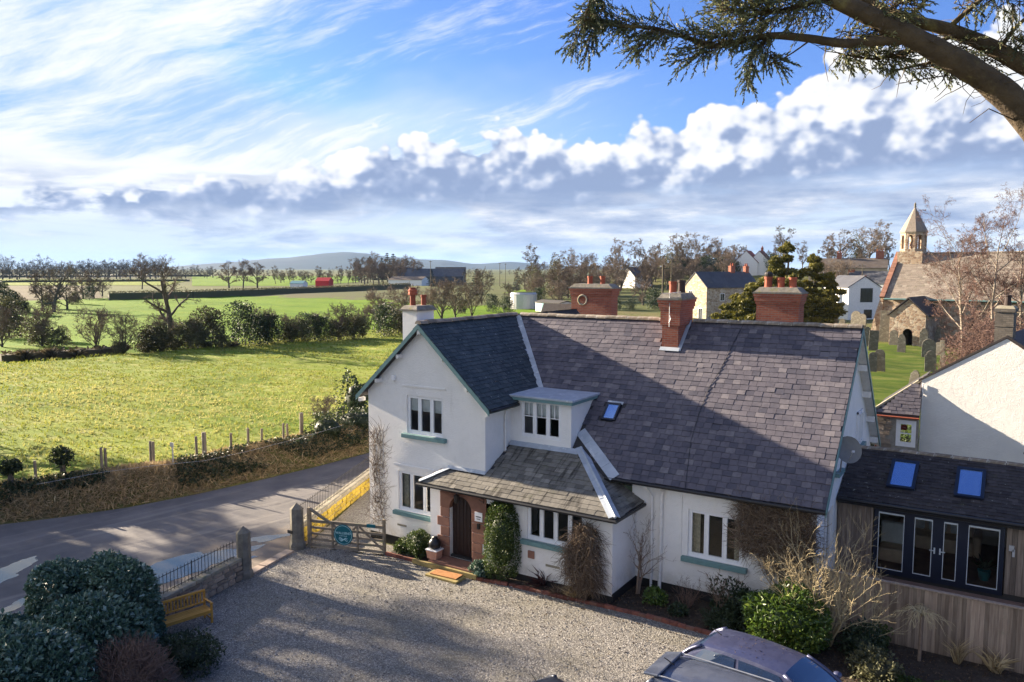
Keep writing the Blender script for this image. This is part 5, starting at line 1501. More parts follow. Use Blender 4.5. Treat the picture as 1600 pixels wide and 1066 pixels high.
def limbs_mesh(polys, sides, tint=.5):
    V, F = [], []
    for pts, rs, lev in polys:
        n = sides(lev); b = len(V); prev = None
        for i, p in enumerate(pts):
            d = (pts[min(i + 1, len(pts) - 1)] - pts[max(i - 1, 0)]).normalized()
            x = d.cross(Vector((.31, .17, .93))) if prev is None else prev - d * prev.dot(d)
            if x.length < 1e-4: x = d.cross(Vector((1, 0, 0)))
            x.normalize(); prev = x; y = d.cross(x)
            for k in range(n):
                a = 2 * PI * k / n; V.append(tuple(p + (x * math.cos(a) + y * math.sin(a)) * rs[i]))
        for i in range(len(pts) - 1):
            for k in range(n): F.append((b + i * n + k, b + i * n + (k + 1) % n, b + (i + 1) * n + (k + 1) % n, b + (i + 1) * n + k))
    return V, F
def tree_from(name, polys, loc, bark, twig, label, cat='tree', group=None, split=1, rz=0.0):
    e = empty(name, loc, label, cat, group, rz)
    V, F = limbs_mesh([p for p in polys if p[2] <= split], lambda l: 8 if l == 0 else 6)
    np_mesh('trunk', V, F, M[bark], e, smooth=True, local=True)
    V, F = limbs_mesh([p for p in polys if p[2] > split], lambda l: 4 if l == 2 else 3)
    np_mesh('crown', V, F, M[twig], e, local=True)
    return e
def place_copy(src, loc, s, rz, label, group=None, sz=None):
    c = copy_tree(src); c.location = loc; c.scale = (s, s, sz or s); c.rotation_euler = (0, 0, rz); c['label'] = label
    if group: c['group'] = group
    return c

# ================================================================== garden plants
bush('clipped_yew', (6.18, -.62, G), (.56, .50, 2.55), 9500, .065, 'leaf_yew', 'tall clipped evergreen column beside the front door', 'shrub', seed=3, power=3.2, lump=.05, shell=.25, cz=.5)
bush('round_shrub', (2.72, -.52, G), (.44, .44, 1.02), 2600, .065, 'leaf_yew', 'small rounded evergreen bush left of the front door', 'shrub', seed=4, lump=.1)
bush('rhododendron', (14.75, -.35, G), (1.10, .95, 1.65), 4200, .15, 'leaf_box', 'large bright green broad leaved bush beside the blue hatchback', 'shrub', seed=5, lump=.12, aspect=.38)
bush('dark_shrub', (13.35, .55, G), (.75, .5, 1.05), 1500, .13, 'leaf_dark', 'dark low evergreen shrub under the brown wall climber', 'shrub', seed=6, lump=.25, aspect=.4)
bush('grassy_clump', (13.15, -.28, G), (.55, .35, .55), 900, .20, 'leaf_dark', 'low dark grassy clump at the bed edge left of the large bright bush', 'plant', seed=7, aspect=.12, jit=.4)
bush('pale_leaved_plant', (5.42, -.82, G), (.34, .30, .55), 700, .11, 'leaf_hedge', 'small silvery green plant beside the sandstone step', 'plant', seed=8)
bush('low_shrub', (10.95, .25, G), (.34, .3, .55), 600, .09, 'leaf_box', 'little yellow green shrub under the white downpipes', 'shrub', seed=9)
bush('low_shrub', (11.75, -.05, G), (.3, .25, .35), 400, .09, 'leaf_dark', 'little dark green shrub in front of the bare reddish stems', 'shrub', seed=10)
bush('low_shrub', (2.05, -.52, G), (.42, .3, .5), 700, .11, 'leaf_yew', 'low leafy plant between the gate end and the rounded bush', 'plant', seed=11)
bush('shade_shrub', (16.5, .15, G), (.55, .5, .85), 1100, .10, 'leaf_dark', 'dark shrub growing against the left end of the board fence', 'shrub', seed=12, lump=.2)
bush('shade_shrub', (16.95, -.95, G), (.6, .5, .8), 1100, .10, 'leaf_olive', 'dull green shrub in front of the fence beside the car bonnet', 'shrub', seed=13, lump=.2)
bush('shade_shrub', (16.75, 1.05, G), (.32, .28, .6), 500, .09, 'leaf_yew', 'small green shrub touching the boards of the fence', 'shrub', seed=14)
def clump(name, loc, n, h, spread, mat, label, cat='plant', seed=1, w=.012, group=None, curve_=.3):
    """upright or arching blades from one crown"""
    r = random.Random(seed); e = empty(name, loc, label, cat, group); mb = MB()
    for k in range(n):
        a = r.uniform(0, 6.28); e0 = r.uniform(0, spread); L = h * r.uniform(.55, 1.1)
        p = Vector((r.uniform(-.1, .1) * spread, r.uniform(-.1, .1) * spread, 0)); d = Vector((math.sin(e0) * math.cos(a), math.sin(e0) * math.sin(a), math.cos(e0)))
        s = d.cross(Vector((math.cos(a + 1.2), math.sin(a + 1.2), .1))).normalized() * w * r.uniform(.7, 1.3); t = r.random()
        q1 = p + d * L * .55; d2 = (d + Vector((math.cos(a) * .5, math.sin(a) * .5, -curve_))).normalized(); q2 = q1 + d2 * L * .45
        mb.quad(p - s, p + s, q1 + s, q1 - s, t); mb.add((q1 - s, q1 + s, q2), ((0, 1, 2),), t)
    mb.build('leaves', M[mat], e, local=True)
    return e
clump('cordyline', (7.5, -.30, G), 85, .78, 1.35, 'leaf_cordyline', 'spiky burgundy strap leaved plant below the four light window', seed=3, w=.022, curve_=.15)
clump('dry_perennial', (8.75, -.62, G), 260, .55, .9, 'leaf_drygrass', 'clump of dead brown stems in the bed below the hanging climber', seed=4)
clump('dry_perennial', (8.15, -.62, G), 160, .38, 1.0, 'leaf_dead', 'low clump of dead stems right of the burgundy spiky plant', seed=5)
clump('dry_perennial', (18.55, 1.05, G), 90, .85, .5, 'leaf_drygrass', 'dry upright canes leaning on the middle of the board fence', seed=6, w=.008)
clump('dry_perennial', (19.35, 1.15, G), 70, .7, .9, 'leaf_drygrass', 'bent pale dead stems at the right end of the board fence', seed=7, w=.02)
for k, (x, y, s_, lb) in enumerate(((17.6, -.9, 8, 'low green ground plant below the weeping sapling'), (18.6, -.75, 9, 'low green ground plant below the dry upright canes'), (19.6, -.55, 10, 'low green ground plant at the bottom right corner bed'))):
    bush('ground_plant', (x, y, G), (.55, .4, .32), 800, .09, 'leaf_yew', lb, 'plant', seed=60 + s_, core=False)

def stems(name, loc, n, h, r0, spread, label, mat, seed, counts=(5, 4), cat='shrub', up=.05, wob=.16, ang=((18, 45),), min_r=.004, ratio=(.55, .5)):
    r = random.Random(seed); e = empty(name, loc, label, cat); polys = []
    for k in range(n):
        a = r.uniform(0, 6.28); s = r.uniform(.1, 1) * spread
        for pts, rs, lev in grow(seed * 100 + k, h * r.uniform(.6, 1.05), r0 * r.uniform(.6, 1.1), counts, ratio, ang, (wob, wob * 1.3, wob * 1.5), (up, up, up), lean=(s * math.cos(a), s * math.sin(a)), min_r=min_r, base=.35):
            polys.append(([p + Vector((r.uniform(-.02, .02) + .07 * math.cos(a), .07 * math.sin(a), 0)) for p in pts], rs, lev))
    V, F = limbs_mesh([p for p in polys if p[2] == 0], lambda l: 6)
    np_mesh('stem', V, F, M[mat], e, smooth=True, local=True)['kind'] = 'stuff'
    V, F = limbs_mesh([p for p in polys if p[2] > 0], lambda l: 4)
    np_mesh('twigs', V, F, M[mat], e, local=True)['kind'] = 'stuff'
    return e
stems('bare_shrub', (10.25, .55, G), 3, 1.9, .045, .35, 'leafless crooked grey shrub standing against the white downpipes', 'twig_garden', 3, (6, 4, 3))
stems('bare_shrub', (11.8, .45, G), 16, .85, .016, .45, 'clump of bare reddish upright stems between the two windows', 'twig_red', 4, (3, 2))
stems('bare_shrub', (12.75, .55, G), 5, 1.05, .03, .35, 'leafless clipped shrub below the right-hand ground floor window', 'twig_garden', 5, (6, 5, 3))
stems('lilac', (15.60, .30, G), 22, 2.7, .040, .62, 'tall pale lichened bare stems against the east corner of the cottage', 'twig_pale', 6, (6, 4, 2), up=.05, wob=.2)
stems('lilac_sucker', (16.55, .55, G), 4, 2.55, .028, .45, 'slender pale bare stems in front of the left-hand garden room window', 'twig_pale', 9, (5, 4, 2), up=.04, wob=.2)
# weeping sapling
wt = empty('weeping_sapling', (17.74, .72, G), 'small grafted weeping sapling with pale drooping twigs before the fence', 'tree')
MB().tube([(0, 0, -.05), (.01, 0, .6), (0, .01, 1.25)], [.045, .038, .035], 8).build('trunk', M['twig_garden'], wt, local=True)
pol = []; r_ = random.Random(12)
for k in range(30):
    a = r_.uniform(0, 6.28); L = r_.uniform(.3, .75); pts = [Vector((0, 0, 1.22))]
    for i in range(5):
        t = (i + 1) / 5; pts.append(Vector((math.cos(a) * L * t + r_.uniform(-.03, .03), math.sin(a) * L * t + r_.uniform(-.03, .03), 1.22 + .22 * math.sin(t * 2.6) - .30 * t * t + r_.uniform(-.03, .03))))
    pol.append((pts, [.014, .011, .009, .007, .005, .004], 1))
    for j in range(3):
        q = pts[r_.randint(2, 4)]; b = a + r_.uniform(-1, 1)
        pol.append(([q, q + Vector((math.cos(b) * .12, math.sin(b) * .12, -.03)), q + Vector((math.cos(b) * .2, math.sin(b) * .2, -.12))], [.006, .005, .003], 2))
V, F = limbs_mesh(pol, lambda l: 4); np_mesh('crown', V, F, M['twig_pale'], wt, local=True)

# climbers: tangles of thin dead stems against the wall
def tangle(name, loc, box, n, label, mat, seed, L=(.25, .6), rad=.006, hang=.0, mask=None, leaves=0, cat='climber'):
    r = random.Random(seed); e = empty(name, loc, label, cat); pol = []
    x0, x1, y0, y1, z0, z1 = box
    while len(pol) < n:
        p = Vector((r.uniform(x0, x1), r.uniform(y0, y1), r.uniform(z0, z1)))
        if mask and not mask(p.x, p.z): continue
        a = r.uniform(0, 6.28); d = Vector((math.cos(a), r.uniform(-.35, .35), math.sin(a) - hang)).normalized(); l_ = r.uniform(*L); pts = [p]
        for i in range(3):
            d = (d + Vector((r.uniform(-.5, .5), r.uniform(-.3, .3), r.uniform(-.5, .5) - hang * .4))).normalized(); p = p + d * l_ / 3
            p.y = min(max(p.y, y0 - .08), y1); pts.append(p)
        pol.append((pts, [rad, rad, rad * .8, rad * .5], 1))
    off = Vector(loc)
    V, F = limbs_mesh([([p - off for p in pts], rs, l_) for pts, rs, l_ in pol], lambda l: 3)
    np_mesh('stems', V, F, M[mat], e, tint=np.repeat(np.array([r.random() for _ in pol]), 9), local=True)['kind'] = 'stuff'
    return e
def m_main(x, z):
    t = (x - 13.0) / 2.15
    lo = 1.55 - .5 * sstep(t, .25, .5) + .25 * math.sin(x * 5) * .3
    return z > lo + .1 * nz2(x, z, 3, 1) and x > 13.0 + .06 * nz2(z, 0, 4, 2)
wc = tangle('wall_climber', (14.1, 1.2, 1.0), (13.0, 15.1, .98, 1.27, .95, 2.95), 3400, 'wide tangle of dead brown climber covering the wall right of the ground floor window', 'leaf_dead', 5, mask=m_main, rad=.0065)
st = MB()
for k in range(7):
    a = random.Random(k).uniform(13.3, 14.9); st.tube([(14.0 + .12 * k, 1.12, G), (14.0 + .1 * k, 1.2, .5), ((a + 14) / 2, 1.22, .95), (a, 1.2, 1.5)], .012, 5)
st.build('main_stem', M['twig_garden'], wc)['kind'] = 'stuff'
def m_mop(x, z):
    t = (z - .15) / 2.0; w = .52 * math.sin(max(0, min(1, (t * .80 + .18))) * PI) ** .6
    return abs(x - 9.05 - .05 * math.sin(z * 4)) < w and z > .2
hc = tangle('hanging_climber', (9.05, -.62, G), (8.45, 9.65, -.95, -.45, .05, 2.1), 2300, 'shaggy mop of dead climber hanging on the white wall near the porch corner', 'leaf_dead', 6, mask=m_mop, hang=.7, L=(.3, .7), rad=.006)
MB().tube([(9.1, -.6, G), (9.15, -.62, .4), (9.05, -.6, 1.2)], [.03, .03, .02], 6).build('main_stem', M['twig_garden'], hc)
g_ = np.random.default_rng(77)
P = np.stack([g_.uniform(8.6, 9.5, 700), g_.uniform(-.85, -.5, 700), g_.uniform(.7, 2.1, 700)], 1); P = P[[m_mop(x, z) for x, z in P[:, [0, 2]]]]
leaf_mesh('leaves', M['leaf_olive'], P, np.tile([0, -1, 0], (len(P), 1)), .05, g_, hc)
tc_ = tangle('trellis_climber', (.49, -.1, .4), (.22, .76, -.12, -.03, .40, 3.85), 300, 'dead twining climber stems laced through the tall trellis', 'leaf_dead', 7, L=(.3, .8), rad=.007, hang=-.4)

# flower-bed litter and road-verge growth -------------------------------------------------
g_ = np.random.default_rng(3)
P = np.stack([g_.uniform(6.7, 22, 5200), g_.uniform(-1.6, 1.2, 5200), np.full(5200, G + .09)], 1); P[:, 2] += g_.uniform(0, .03, 5200)
kk = (P[:, 1] > np.where(P[:, 0] > 14.6, -1.6, -.6)) & ((P[:, 0] > 9.9) | (P[:, 1] < -.45))
tag(leaf_mesh('leaf_litter', M['leaf_litter'], P[kk], np.tile([0, 0, 1.], (kk.sum(), 1)), .06, g_, jit=2.0), kind='stuff')

# ================================================================== hedges at the near left corner
def hedge_mass(name, label, blobs, n, size, mat, seed, power=2.6, cat='hedge', aspect=.55):
    g = np.random.default_rng(seed)
    c0 = blobs[0][0]
    e = empty(name, (c0[0], c0[1], G), label, cat)
    PS, NS = [], []
    for (c, r, w) in blobs:
        P, N = blob_points(g, int(n * w), c, r, .16, .05, power=power)
        PS.append(P); NS.append(N)
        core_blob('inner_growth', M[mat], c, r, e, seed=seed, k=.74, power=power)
    P, N = np.concatenate(PS), np.concatenate(NS); k = P[:, 2] > G + .02
    leaf_mesh('foliage', M[mat], P[k], N[k], size, g, e, aspect, .75)
    MB().tube([(c0[0], c0[1], G - .05), (c0[0], c0[1], G + .9)], [.07, .05], 7).build('stem', M['bark'], e)
    return e
hedge_mass('clipped_hedge', 'tall clipped dark evergreen hedge end behind the garden bench', [((.35, -9.75, .70), (1.25, .75, 1.35), 1.0), ((-.6, -10.5, .68), (1.0, .75, 1.3), .7)], 15000, .11, 'leaf_hedge', 31, power=4.0)
hedge_mass('glossy_hedge', 'broad glossy leaved hedge filling the lower left corner', [((1.35, -11.0, .45), (1.35, 1.2, 1.25), 1.0), ((2.0, -12.8, .40), (1.6, 1.4, 1.25), 1.2), ((2.9, -14.4, .3), (1.8, 1.3, 1.3), .8), ((.2, -12.6, .3), (1.3, 1.5, 1.1), .8)], 14000, .13, 'leaf_hedge', 32, power=2.4)
tb = empty('twiggy_bush', (3.15, -11.15, G), 'domed leafless brown twiggy bush in front of the glossy hedge', 'shrub')
pol = []; r_ = random.Random(14)
for k in range(2600):
    a = r_.uniform(0, 6.28); e0 = math.acos(r_.uniform(0.0, 1)); d = Vector((math.sin(e0) * math.cos(a), math.sin(e0) * math.sin(a), math.cos(e0)))
    q = r_.uniform(.55, .98); p = Vector((d.x * 1.0 * q, d.y * .9 * q, .25 + d.z * 1.30 * q)); pts = [p]; dd = (d + Vector((r_.uniform(-1, 1), r_.uniform(-1, 1), r_.uniform(-.8, .8)))).normalized()
    for i in range(3):
        dd = (dd + Vector((r_.uniform(-.5, .5), r_.uniform(-.5, .5), r_.uniform(-.4, .5)))).normalized(); p = p + dd * .11; pts.append(p)
    pol.append((pts, [.006, .006, .005, .003], 1))
V, F = limbs_mesh(pol, lambda l: 3); np_mesh('twigs', V, F, M['twig_red'], tb, local=True)['kind'] = 'stuff'
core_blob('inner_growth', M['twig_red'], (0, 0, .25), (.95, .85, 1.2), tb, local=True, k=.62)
bush('dark_evergreen', (2.75, -9.35, G), (.85, .75, .95), 2400, .085, 'leaf_dark', 'dark evergreen shrub at the gravel edge in front of the bench', 'shrub', seed=33, lump=.15)
bush('dark_evergreen', (4.2, -11.6, G), (.9, .8, .95), 2200, .10, 'leaf_dark', 'dark green shrub in front of the brown twiggy bush at the picture bottom', 'shrub', seed=34, lump=.2)
bush('yellow_green_shrub', (4.6, -11.0, G), (.55, .5, .75), 1100, .09, 'leaf_yew', 'yellow green low shrub at the bottom edge beside the gravel', 'shrub', seed=35)
# ================================================================== neighbour to the right and its outhouse
nb = empty('neighbour_house', (19.2, 18, G), 'white roughcast house gable with grey brick chimney at the right edge', 'house')
NX0, NY, NEZ, NAX, NAZ = 16.33, 14.5, 5.02, 19.15, 6.88
w_ = MB()
w_.poly([(NX0, NY, G), (22.4, NY, G), (22.4, NY, 4.6), (NAX, NY, NAZ - .03), (NX0, NY, NEZ)])
w_.quad((NX0, 24, G), (NX0, NY, G), (NX0, NY, NEZ), (NX0, 24, NEZ)); w_.quad((22.4, NY, G), (22.4, 24, G), (22.4, 24, 4.6), (22.4, NY, 4.6))
w_.build('wall', M['render2'], nb)
sn = (NAZ - NEZ) / (NAX - NX0)
r_n = MB()
r_n.prism([(NX0 - .12, NY - .03, NEZ - .12 * sn + .02), (NAX, NY - .03, NAZ + .0), (NAX, 24, NAZ), (NX0 - .12, 24, NEZ - .12 * sn + .02)], (0, 0, .09))
r_n.prism([(NAX, NY - .03, NAZ), (22.6, NY - .03, NAZ - sn * 3.45), (22.6, 24, NAZ - sn * 3.45), (NAX, 24, NAZ)], (0, 0, .09))
r_n.build('roof', M['slate_annexe'], nb)
MB().tube([(NX0 + .05, NY - .05, NEZ - .15), (NX0 + .05, NY - .05, 2.6)], .03, 6).build('downpipe', M['pipe'], nb)
nc = MB().box(18.72, 19.32, NY + .02, NY + .75, 6.4, 7.85).box(18.70, 19.34, NY + .0, NY + .77, 7.30, 7.34).box(18.68, 19.36, NY - .02, NY + .79, 7.85, 7.98)
nch = nc.build('chimney', M['greybrick'], nb)
MB().obox((19.02, NY + .38, 8.03), (1, 0, 0), (0, 1, 0), UPV, .33, .38, .05, taper=.8).build('cap', M['coping'], nch)
MB().lathe([(.12, 0), (.12, .1), (.10, .35), (.13, .37), (.13, .42), (.02, .42)], (19.05, NY + .4, 8.06), 12).build('chimney_pot', M['claydark'], nch)
MB().box(22.0, 22.06, NY - .15, NY, 2.4, 2.5).tube([(19.95, NY, 2.62), (19.95, NY - .16, 2.62)], .05, 8).build('flue_vent', M['gutter'], nb)

nb_piv = Vector((NX0, NY, 0)); nb.rotation_euler = (0, 0, R(-7)); nb.location = nb_piv + Matrix.Rotation(R(-7), 3, 'Z') @ (Vector((19.2, 18, G)) - nb_piv) + Vector((0, .03, 0))
oh = empty('outhouse', (15.6, 15, G), 'small warm stone outhouse with hipped slate roof beside the white gable', 'outbuilding')
ow = MB(); wall_panel(ow, (14.75, 14.02, 0), UX, 1.56, G, 3.55, [(.78, 1.50, 2.35, 3.42)], NF, depth=.15)
ow.quad((14.75, 18, G), (14.75, 14.02, G), (14.75, 14.02, 3.55), (14.75, 18, 3.55)).quad((16.31, 14.02, G), (16.31, 14.5, G), (16.31, 14.5, 4.9), (16.31, 14.02, 3.6))
ow.build('wall', M['mortar'], oh)
r_ = random.Random(17); off = wloc(oh); z = 1.9
stm = MB().box(-.5, .5, -.5, .5, -.5, .5); so_ = stm.build('stone', M['stone'], None); sm_ = so_.data; bpy.data.objects.remove(so_)
while z < 3.5:
    hh = r_.uniform(.12, .2); x = 14.76
    while x < 16.28:
        ww = min(r_.uniform(.18, .42), 16.3 - x)
        if not (x + ww > 15.50 and x < 16.28 and z + hh > 2.32 and z < 3.43) and ww > .06:
            o = bpy.data.objects.new('stone', sm_); COL.objects.link(o); o.parent = oh
            o.location = Vector((x + ww / 2, 14.015, z + hh / 2)) - off; o.scale = (ww * .94, .04 + r_.uniform(0, .03), min(hh, 3.54 - z) * .92)
        x += ww
    z += hh
window(oh, (15.53, 14.02, 0), UX, NF, .72, 2.35, 3.42, 1, depth=.04, sill=False, frame=.13, curtain=0)
MB().box(15.66, 16.12, 14.04, 14.07, 2.86, 2.90).build('sash_rail', M['whitepaint'], oh)
rd = MB(); r_ = random.Random(4)
for k in range(14):
    a = r_.uniform(0, 6.28); rd.obox((15.80 + .09 * math.cos(a), 14.16 + .03 * math.sin(a), 3.1 + r_.uniform(-.08, .1)), (1, 0, 0), (0, 1, 0), UPV, .04, .04, .04)
M['redflower'] = flat('dark_red_flowers', (.28, .02, .02), .7)
tag(rd.build('flower_vase', M['redflower']), 'vase of dark red flowers on the sill inside the outhouse window', 'flowers')
orf = MB(); A_, B_, C_, D_ = (14.62, 13.90, 3.58), (16.36, 13.90, 3.58), (16.36, 15.6, 5.0), (14.62, 18, 3.58)
orf.prism([A_, B_, (16.36, 15.0, 4.95)], (0, 0, .08)).prism([A_, (16.36, 15.0, 4.95), (16.36, 18, 4.95), D_], (0, 0, .08))
OR = orf.build('roof', M['roof_under'], oh)
ns = Vector((0, -(4.95 - 3.58), .84)).normalized(); vs = Vector((0, .84, 1.37)).normalized()
S = slate_set((14.62, 13.90, 3.67), (1, 0, 0), vs, ns, 1.74, 1.6, .26, .15, lambda u, v: u > v * 1.085, 31)
slate_mass('slates', S, .26, M['slate_t'], OR)
MB().tube([(14.6, 13.88, 3.70), (16.36, 15.0, 5.06)], .06, 6).build('ridge_tile', M['coping'], OR)
MB().tube([(14.62, 13.84, 3.55), (16.36, 13.84, 3.55)], .045, 6).tube([(14.80, 13.86, 3.52), (14.82, 13.94, 3.3), (14.82, 13.94, 1.6)], .03, 6).build('gutter', M['clay'], oh)
bush('garden_hedge', (13.6, 20, G), (2.2, 1.2, 3.0), 1600, .16, 'leaf_dark', 'dark hedge between the cottage gable and the churchyard', 'hedge', seed=41, lump=.2)
bush('garden_hedge', (16.2, 19.6, G), (1.6, .9, 2.5), 1100, .16, 'leaf_dark', 'dark shrub behind the outhouse roof at the foot of the churchyard', 'hedge', seed=42, lump=.2)

# ================================================================== church
ch = empty('church', (8.5, 85, G), 'old sandstone church with long mossy stone roof, south porch and pointed bellcote', 'church')
M['churchwall'] = None
def rubble_mat(name, cols, mortar, sc):
    m, nt, b = new_mat(name); co = coord(nt)
    mp = nt.nodes.new('ShaderNodeMapping'); mp.inputs['Scale'].default_value = (1, 1, 1.7); nt.links.new(co.k, mp.inputs[0]); cs = NX(nt, mp.outputs[0])
    vo = nt.nodes.new('ShaderNodeTexVoronoi'); vo.inputs['Scale'].default_value = sc; nt.links.new(cs.k, vo.inputs['Vector'])
    sp = nt.nodes.new('ShaderNodeSeparateColor'); nt.links.new(vo.outputs['Color'], sp.inputs[0])
    c = ramp(nt, NX(nt, sp.outputs[0]), [(0, cols[0]), (.35, cols[1]), (.7, cols[2]), (1, cols[3])])
    ed = tvoro(nt, cs, sc, 'DISTANCE_TO_EDGE'); c = mixc(nt, ed.step(0.02, 0.09, 1, 0), c, mortar)
    c = mixc(nt, tnoise(nt, co, .5, 6, .7).step(.52, .7, 0, .5), c, cols[1])
    setc(nt, b, c, .95, .2); bump(nt, b, ed.mn(.15) * 4.0 + tnoise(nt, co, 12, 4), .6, .04)
    return m
M['churchwall'] = rubble_mat('sandstone_rubble', [(.21, .135, .095), (.31, .215, .145), (.40, .30, .21), (.47, .40, .31)], (.34, .29, .23), 2.4)
M['cottagestone'] = rubble_mat('buff_rubble', [(.26, .19, .12), (.36, .28, .19), (.46, .38, .27), (.52, .47, .38)], (.40, .35, .28), 2.2)
EVZ, NYF, NYR, RDZ, WX, EX = 5.95, 92.0, 98.0, 11.4, 3.3, 40.0
wz = MB()
wz.quad((WX, NYF, G - 1), (EX, NYF, G - 1), (EX, NYF, EVZ), (WX, NYF, EVZ))
wz.poly([(WX, 104, G - 1), (WX, NYF, G - 1), (WX, NYF, EVZ), (WX, NYR, RDZ), (WX, 104, EVZ)])
wz.quad((EX, 104, G - 1), (WX, 104, G - 1), (WX, 104, EVZ), (EX, 104, EVZ))
wz.build('wall', M['churchwall'], ch)
cr = MB(); sN = (RDZ - EVZ) / (NYR - NYF)
cr.prism([(WX + .5, NYF - .5, EVZ - .5 * sN + .1), (EX, NYF - .5, EVZ - .5 * sN + .1), (EX, NYR, RDZ + .1), (WX + .5, NYR, RDZ + .1)], (0, 0, -.25))
cr.prism([(WX + .5, NYR, RDZ + .1), (EX, NYR, RDZ + .1), (EX, 104.4, EVZ - .3), (WX + .5, 104.4, EVZ - .3)], (0, 0, -.25))
croof = cr.build('roof', M['roof_under'], ch)
nc_ = Vector((0, -sN, 1)).normalized(); vc_ = Vector((0, 1, sN)).normalized()
S = slate_set((WX + .5, NYF - .5, EVZ - .5 * sN + .11), (1, 0, 0), vc_, nc_, 33, 8.7, .55, .36, lambda u, v: True, 51)
slate_mass('stone_slates', S, .55, M['slate_stone'], croof)
for s, k in ((0, 0),):
    cp = MB()
    for i in range(11):
        a = Vector((WX + .25, NYF - .55, EVZ - .5 * sN)).lerp(Vector((WX + .25, NYR, RDZ + .1)), i / 11); b = Vector((WX + .25, NYF - .55, EVZ - .5 * sN)).lerp(Vector((WX + .25, NYR, RDZ + .1)), (i + .96) / 11)
        MB().bar(a + Vector((0, 0, .2)), b + Vector((0, 0, .2)), .62, .28, up=(0, 0, 1)).build('coping_stone', M['sandstone'], ch)
MB().tube([(WX + .5, NYF - .58, EVZ - .45), (EX, NYF - .58, EVZ - .45)], .10, 6).build('gutter', M['paintgreen'], ch)
ridge_run((WX + 3.2, NYR, RDZ + .12), (EX - 8, NYR, RDZ + .12), 26, croof, r=.2)
# south-west buttress
MB().prism([(WX - 1.3, NYF - 1.0, G - .5), (WX + .3, NYF - 1.0, G - .5), (WX + .3, NYF - .2, EVZ - .5), (WX - .1, NYF - .2, EVZ - .5), (WX - .5, NYF - .9, 3.2)], (0, 1.8, 0)).build('buttress', M['churchwall'], ch)
MB().prism([(WX + .9, NYF - 1.2, G - .5), (WX + 1.9, NYF - 1.2, G - .5), (WX + 1.9, NYF - .05, 4.6), (WX + .9, NYF - .05, 4.6)], (0, .6, 0)).build('buttress', M['churchwall'], ch)
# bellcote: square base, eight-sided open lantern, spire
BX, BY = 5.35, 97.9
MB().box(BX - 1.55, BX + 1.55, BY - 1.5, BY + 1.5, 8.2, 11.75).build('bellcote_base', M['churchwall'], ch)
bl = MB(); PR = 1.62
cn = [(BX + PR * math.cos(R(22.5 + 45 * k)), BY + PR * math.sin(R(22.5 + 45 * k))) for k in range(8)]
for k in range(8):
    a, b = Vector((*cn[k], 0)), Vector((*cn[(k + 1) % 8], 0)); d = (b - a); L = d.length; d.normalize(); inn = (Vector((BX, BY, 0)) - (a + b) / 2).normalized() * .38
    def col(s0, s1, z0, z1): bl.prism([a + d * s0 + UPV * z0, a + d * s1 + UPV * z0, a + d * s1 + UPV * z1, a + d * s0 + UPV * z1], inn)
    col(0, L, 11.74, 12.1); col(0, L * .26, 12.1, 13.6); col(L * .74, L, 12.1, 13.6)
    arch = [a + d * (L * .5 + L * .24 * math.cos(t)) + UPV * (13.6 + .36 * math.sin(t)) for t in [PI * i / 6 for i in range(7)]]
    bl.prism([a + UPV * 13.6] + [p for p in arch[::-1]][:1] + arch[::-1][1:] + [b + UPV * 13.6, b + UPV * 14.3, a + UPV * 14.3], inn)
bl.build('bell_lantern', M['churchwall'], ch)
MB().tube_rings([[(BX + 1.74 * math.cos(R(22.5 + 45 * k)), BY + 1.74 * math.sin(R(22.5 + 45 * k)), 14.25) for k in range(8)], [(BX + 1.74 * math.cos(R(22.5 + 45 * k)), BY + 1.74 * math.sin(R(22.5 + 45 * k)), 14.42) for k in range(8)], [(BX + .06 * math.cos(R(22.5 + 45 * k)), BY + .06 * math.sin(R(22.5 + 45 * k)), 17.7) for k in range(8)]]).build('spire', M['slate_stone'], ch)
MB().lathe([(.06, 0), (.2, .15), (.1, .3), (.16, .45), (.03, .75)], (BX, BY, 17.6), 8).build('finial', M['post'], ch)
MB().lathe([(.5, 0), (.42, .2), (.3, .6), (.12, .75)], (BX, BY, 12.5), 12).build('bell', M['iron'], ch)
# porch
QX0, QX1, QY = 6.45, 10.5, 85.0
pw = MB()
ax_, ar_, az0 = 8.55, .55, 1.55
pw.poly([(QX0, QY, G - .5), (ax_ - ar_, QY, G - .5), (ax_ - ar_, QY, az0)] + [(ax_ - ar_ * math.cos(t), QY, az0 + ar_ * 1.15 * math.sin(t)) for t in [PI * i / 8 for i in range(1, 5)]] + [(ax_, QY, 5.7), (QX0, QY, 3.85)])
pw.poly([(ax_, QY, az0 + ar_ * 1.15)] + [(ax_ - ar_ * math.cos(t), QY, az0 + ar_ * 1.15 * math.sin(t)) for t in [PI * i / 8 for i in range(5, 9)]] + [(ax_ + ar_, QY, G - .5), (QX1, QY, G - .5), (QX1, QY, 3.85), (ax_, QY, 5.7)])
pw.quad((QX1, QY, G - .5), (QX1, NYF, G - .5), (QX1, NYF, 3.85), (QX1, QY, 3.85)).quad((QX0, NYF, G - .5), (QX0, QY, G - .5), (QX0, QY, 3.85), (QX0, NYF, 3.85))
pw.build('porch', M['churchwall'], ch)
pqr = MB().prism([(QX0 - .3, QY - .15, 3.65), (8.5, QY - .15, 5.85), (8.5, NYF, 5.85), (QX0 - .3, NYF, 3.65)], (0, 0, .16)).prism([(8.5, QY - .15, 5.85), (QX1 + .3, QY - .15, 3.65), (QX1 + .3, NYF, 3.65), (8.5, NYF, 5.85)], (0, 0, .16))
pqr.build('porch_roof', M['slate_annexe'], ch)
for x in (14, 18.5, 23, 28): MB().box(x, x + .9, NYF - .06, NYF + .05, 1.8, 4.2).build('church_window', M['interior'], ch)
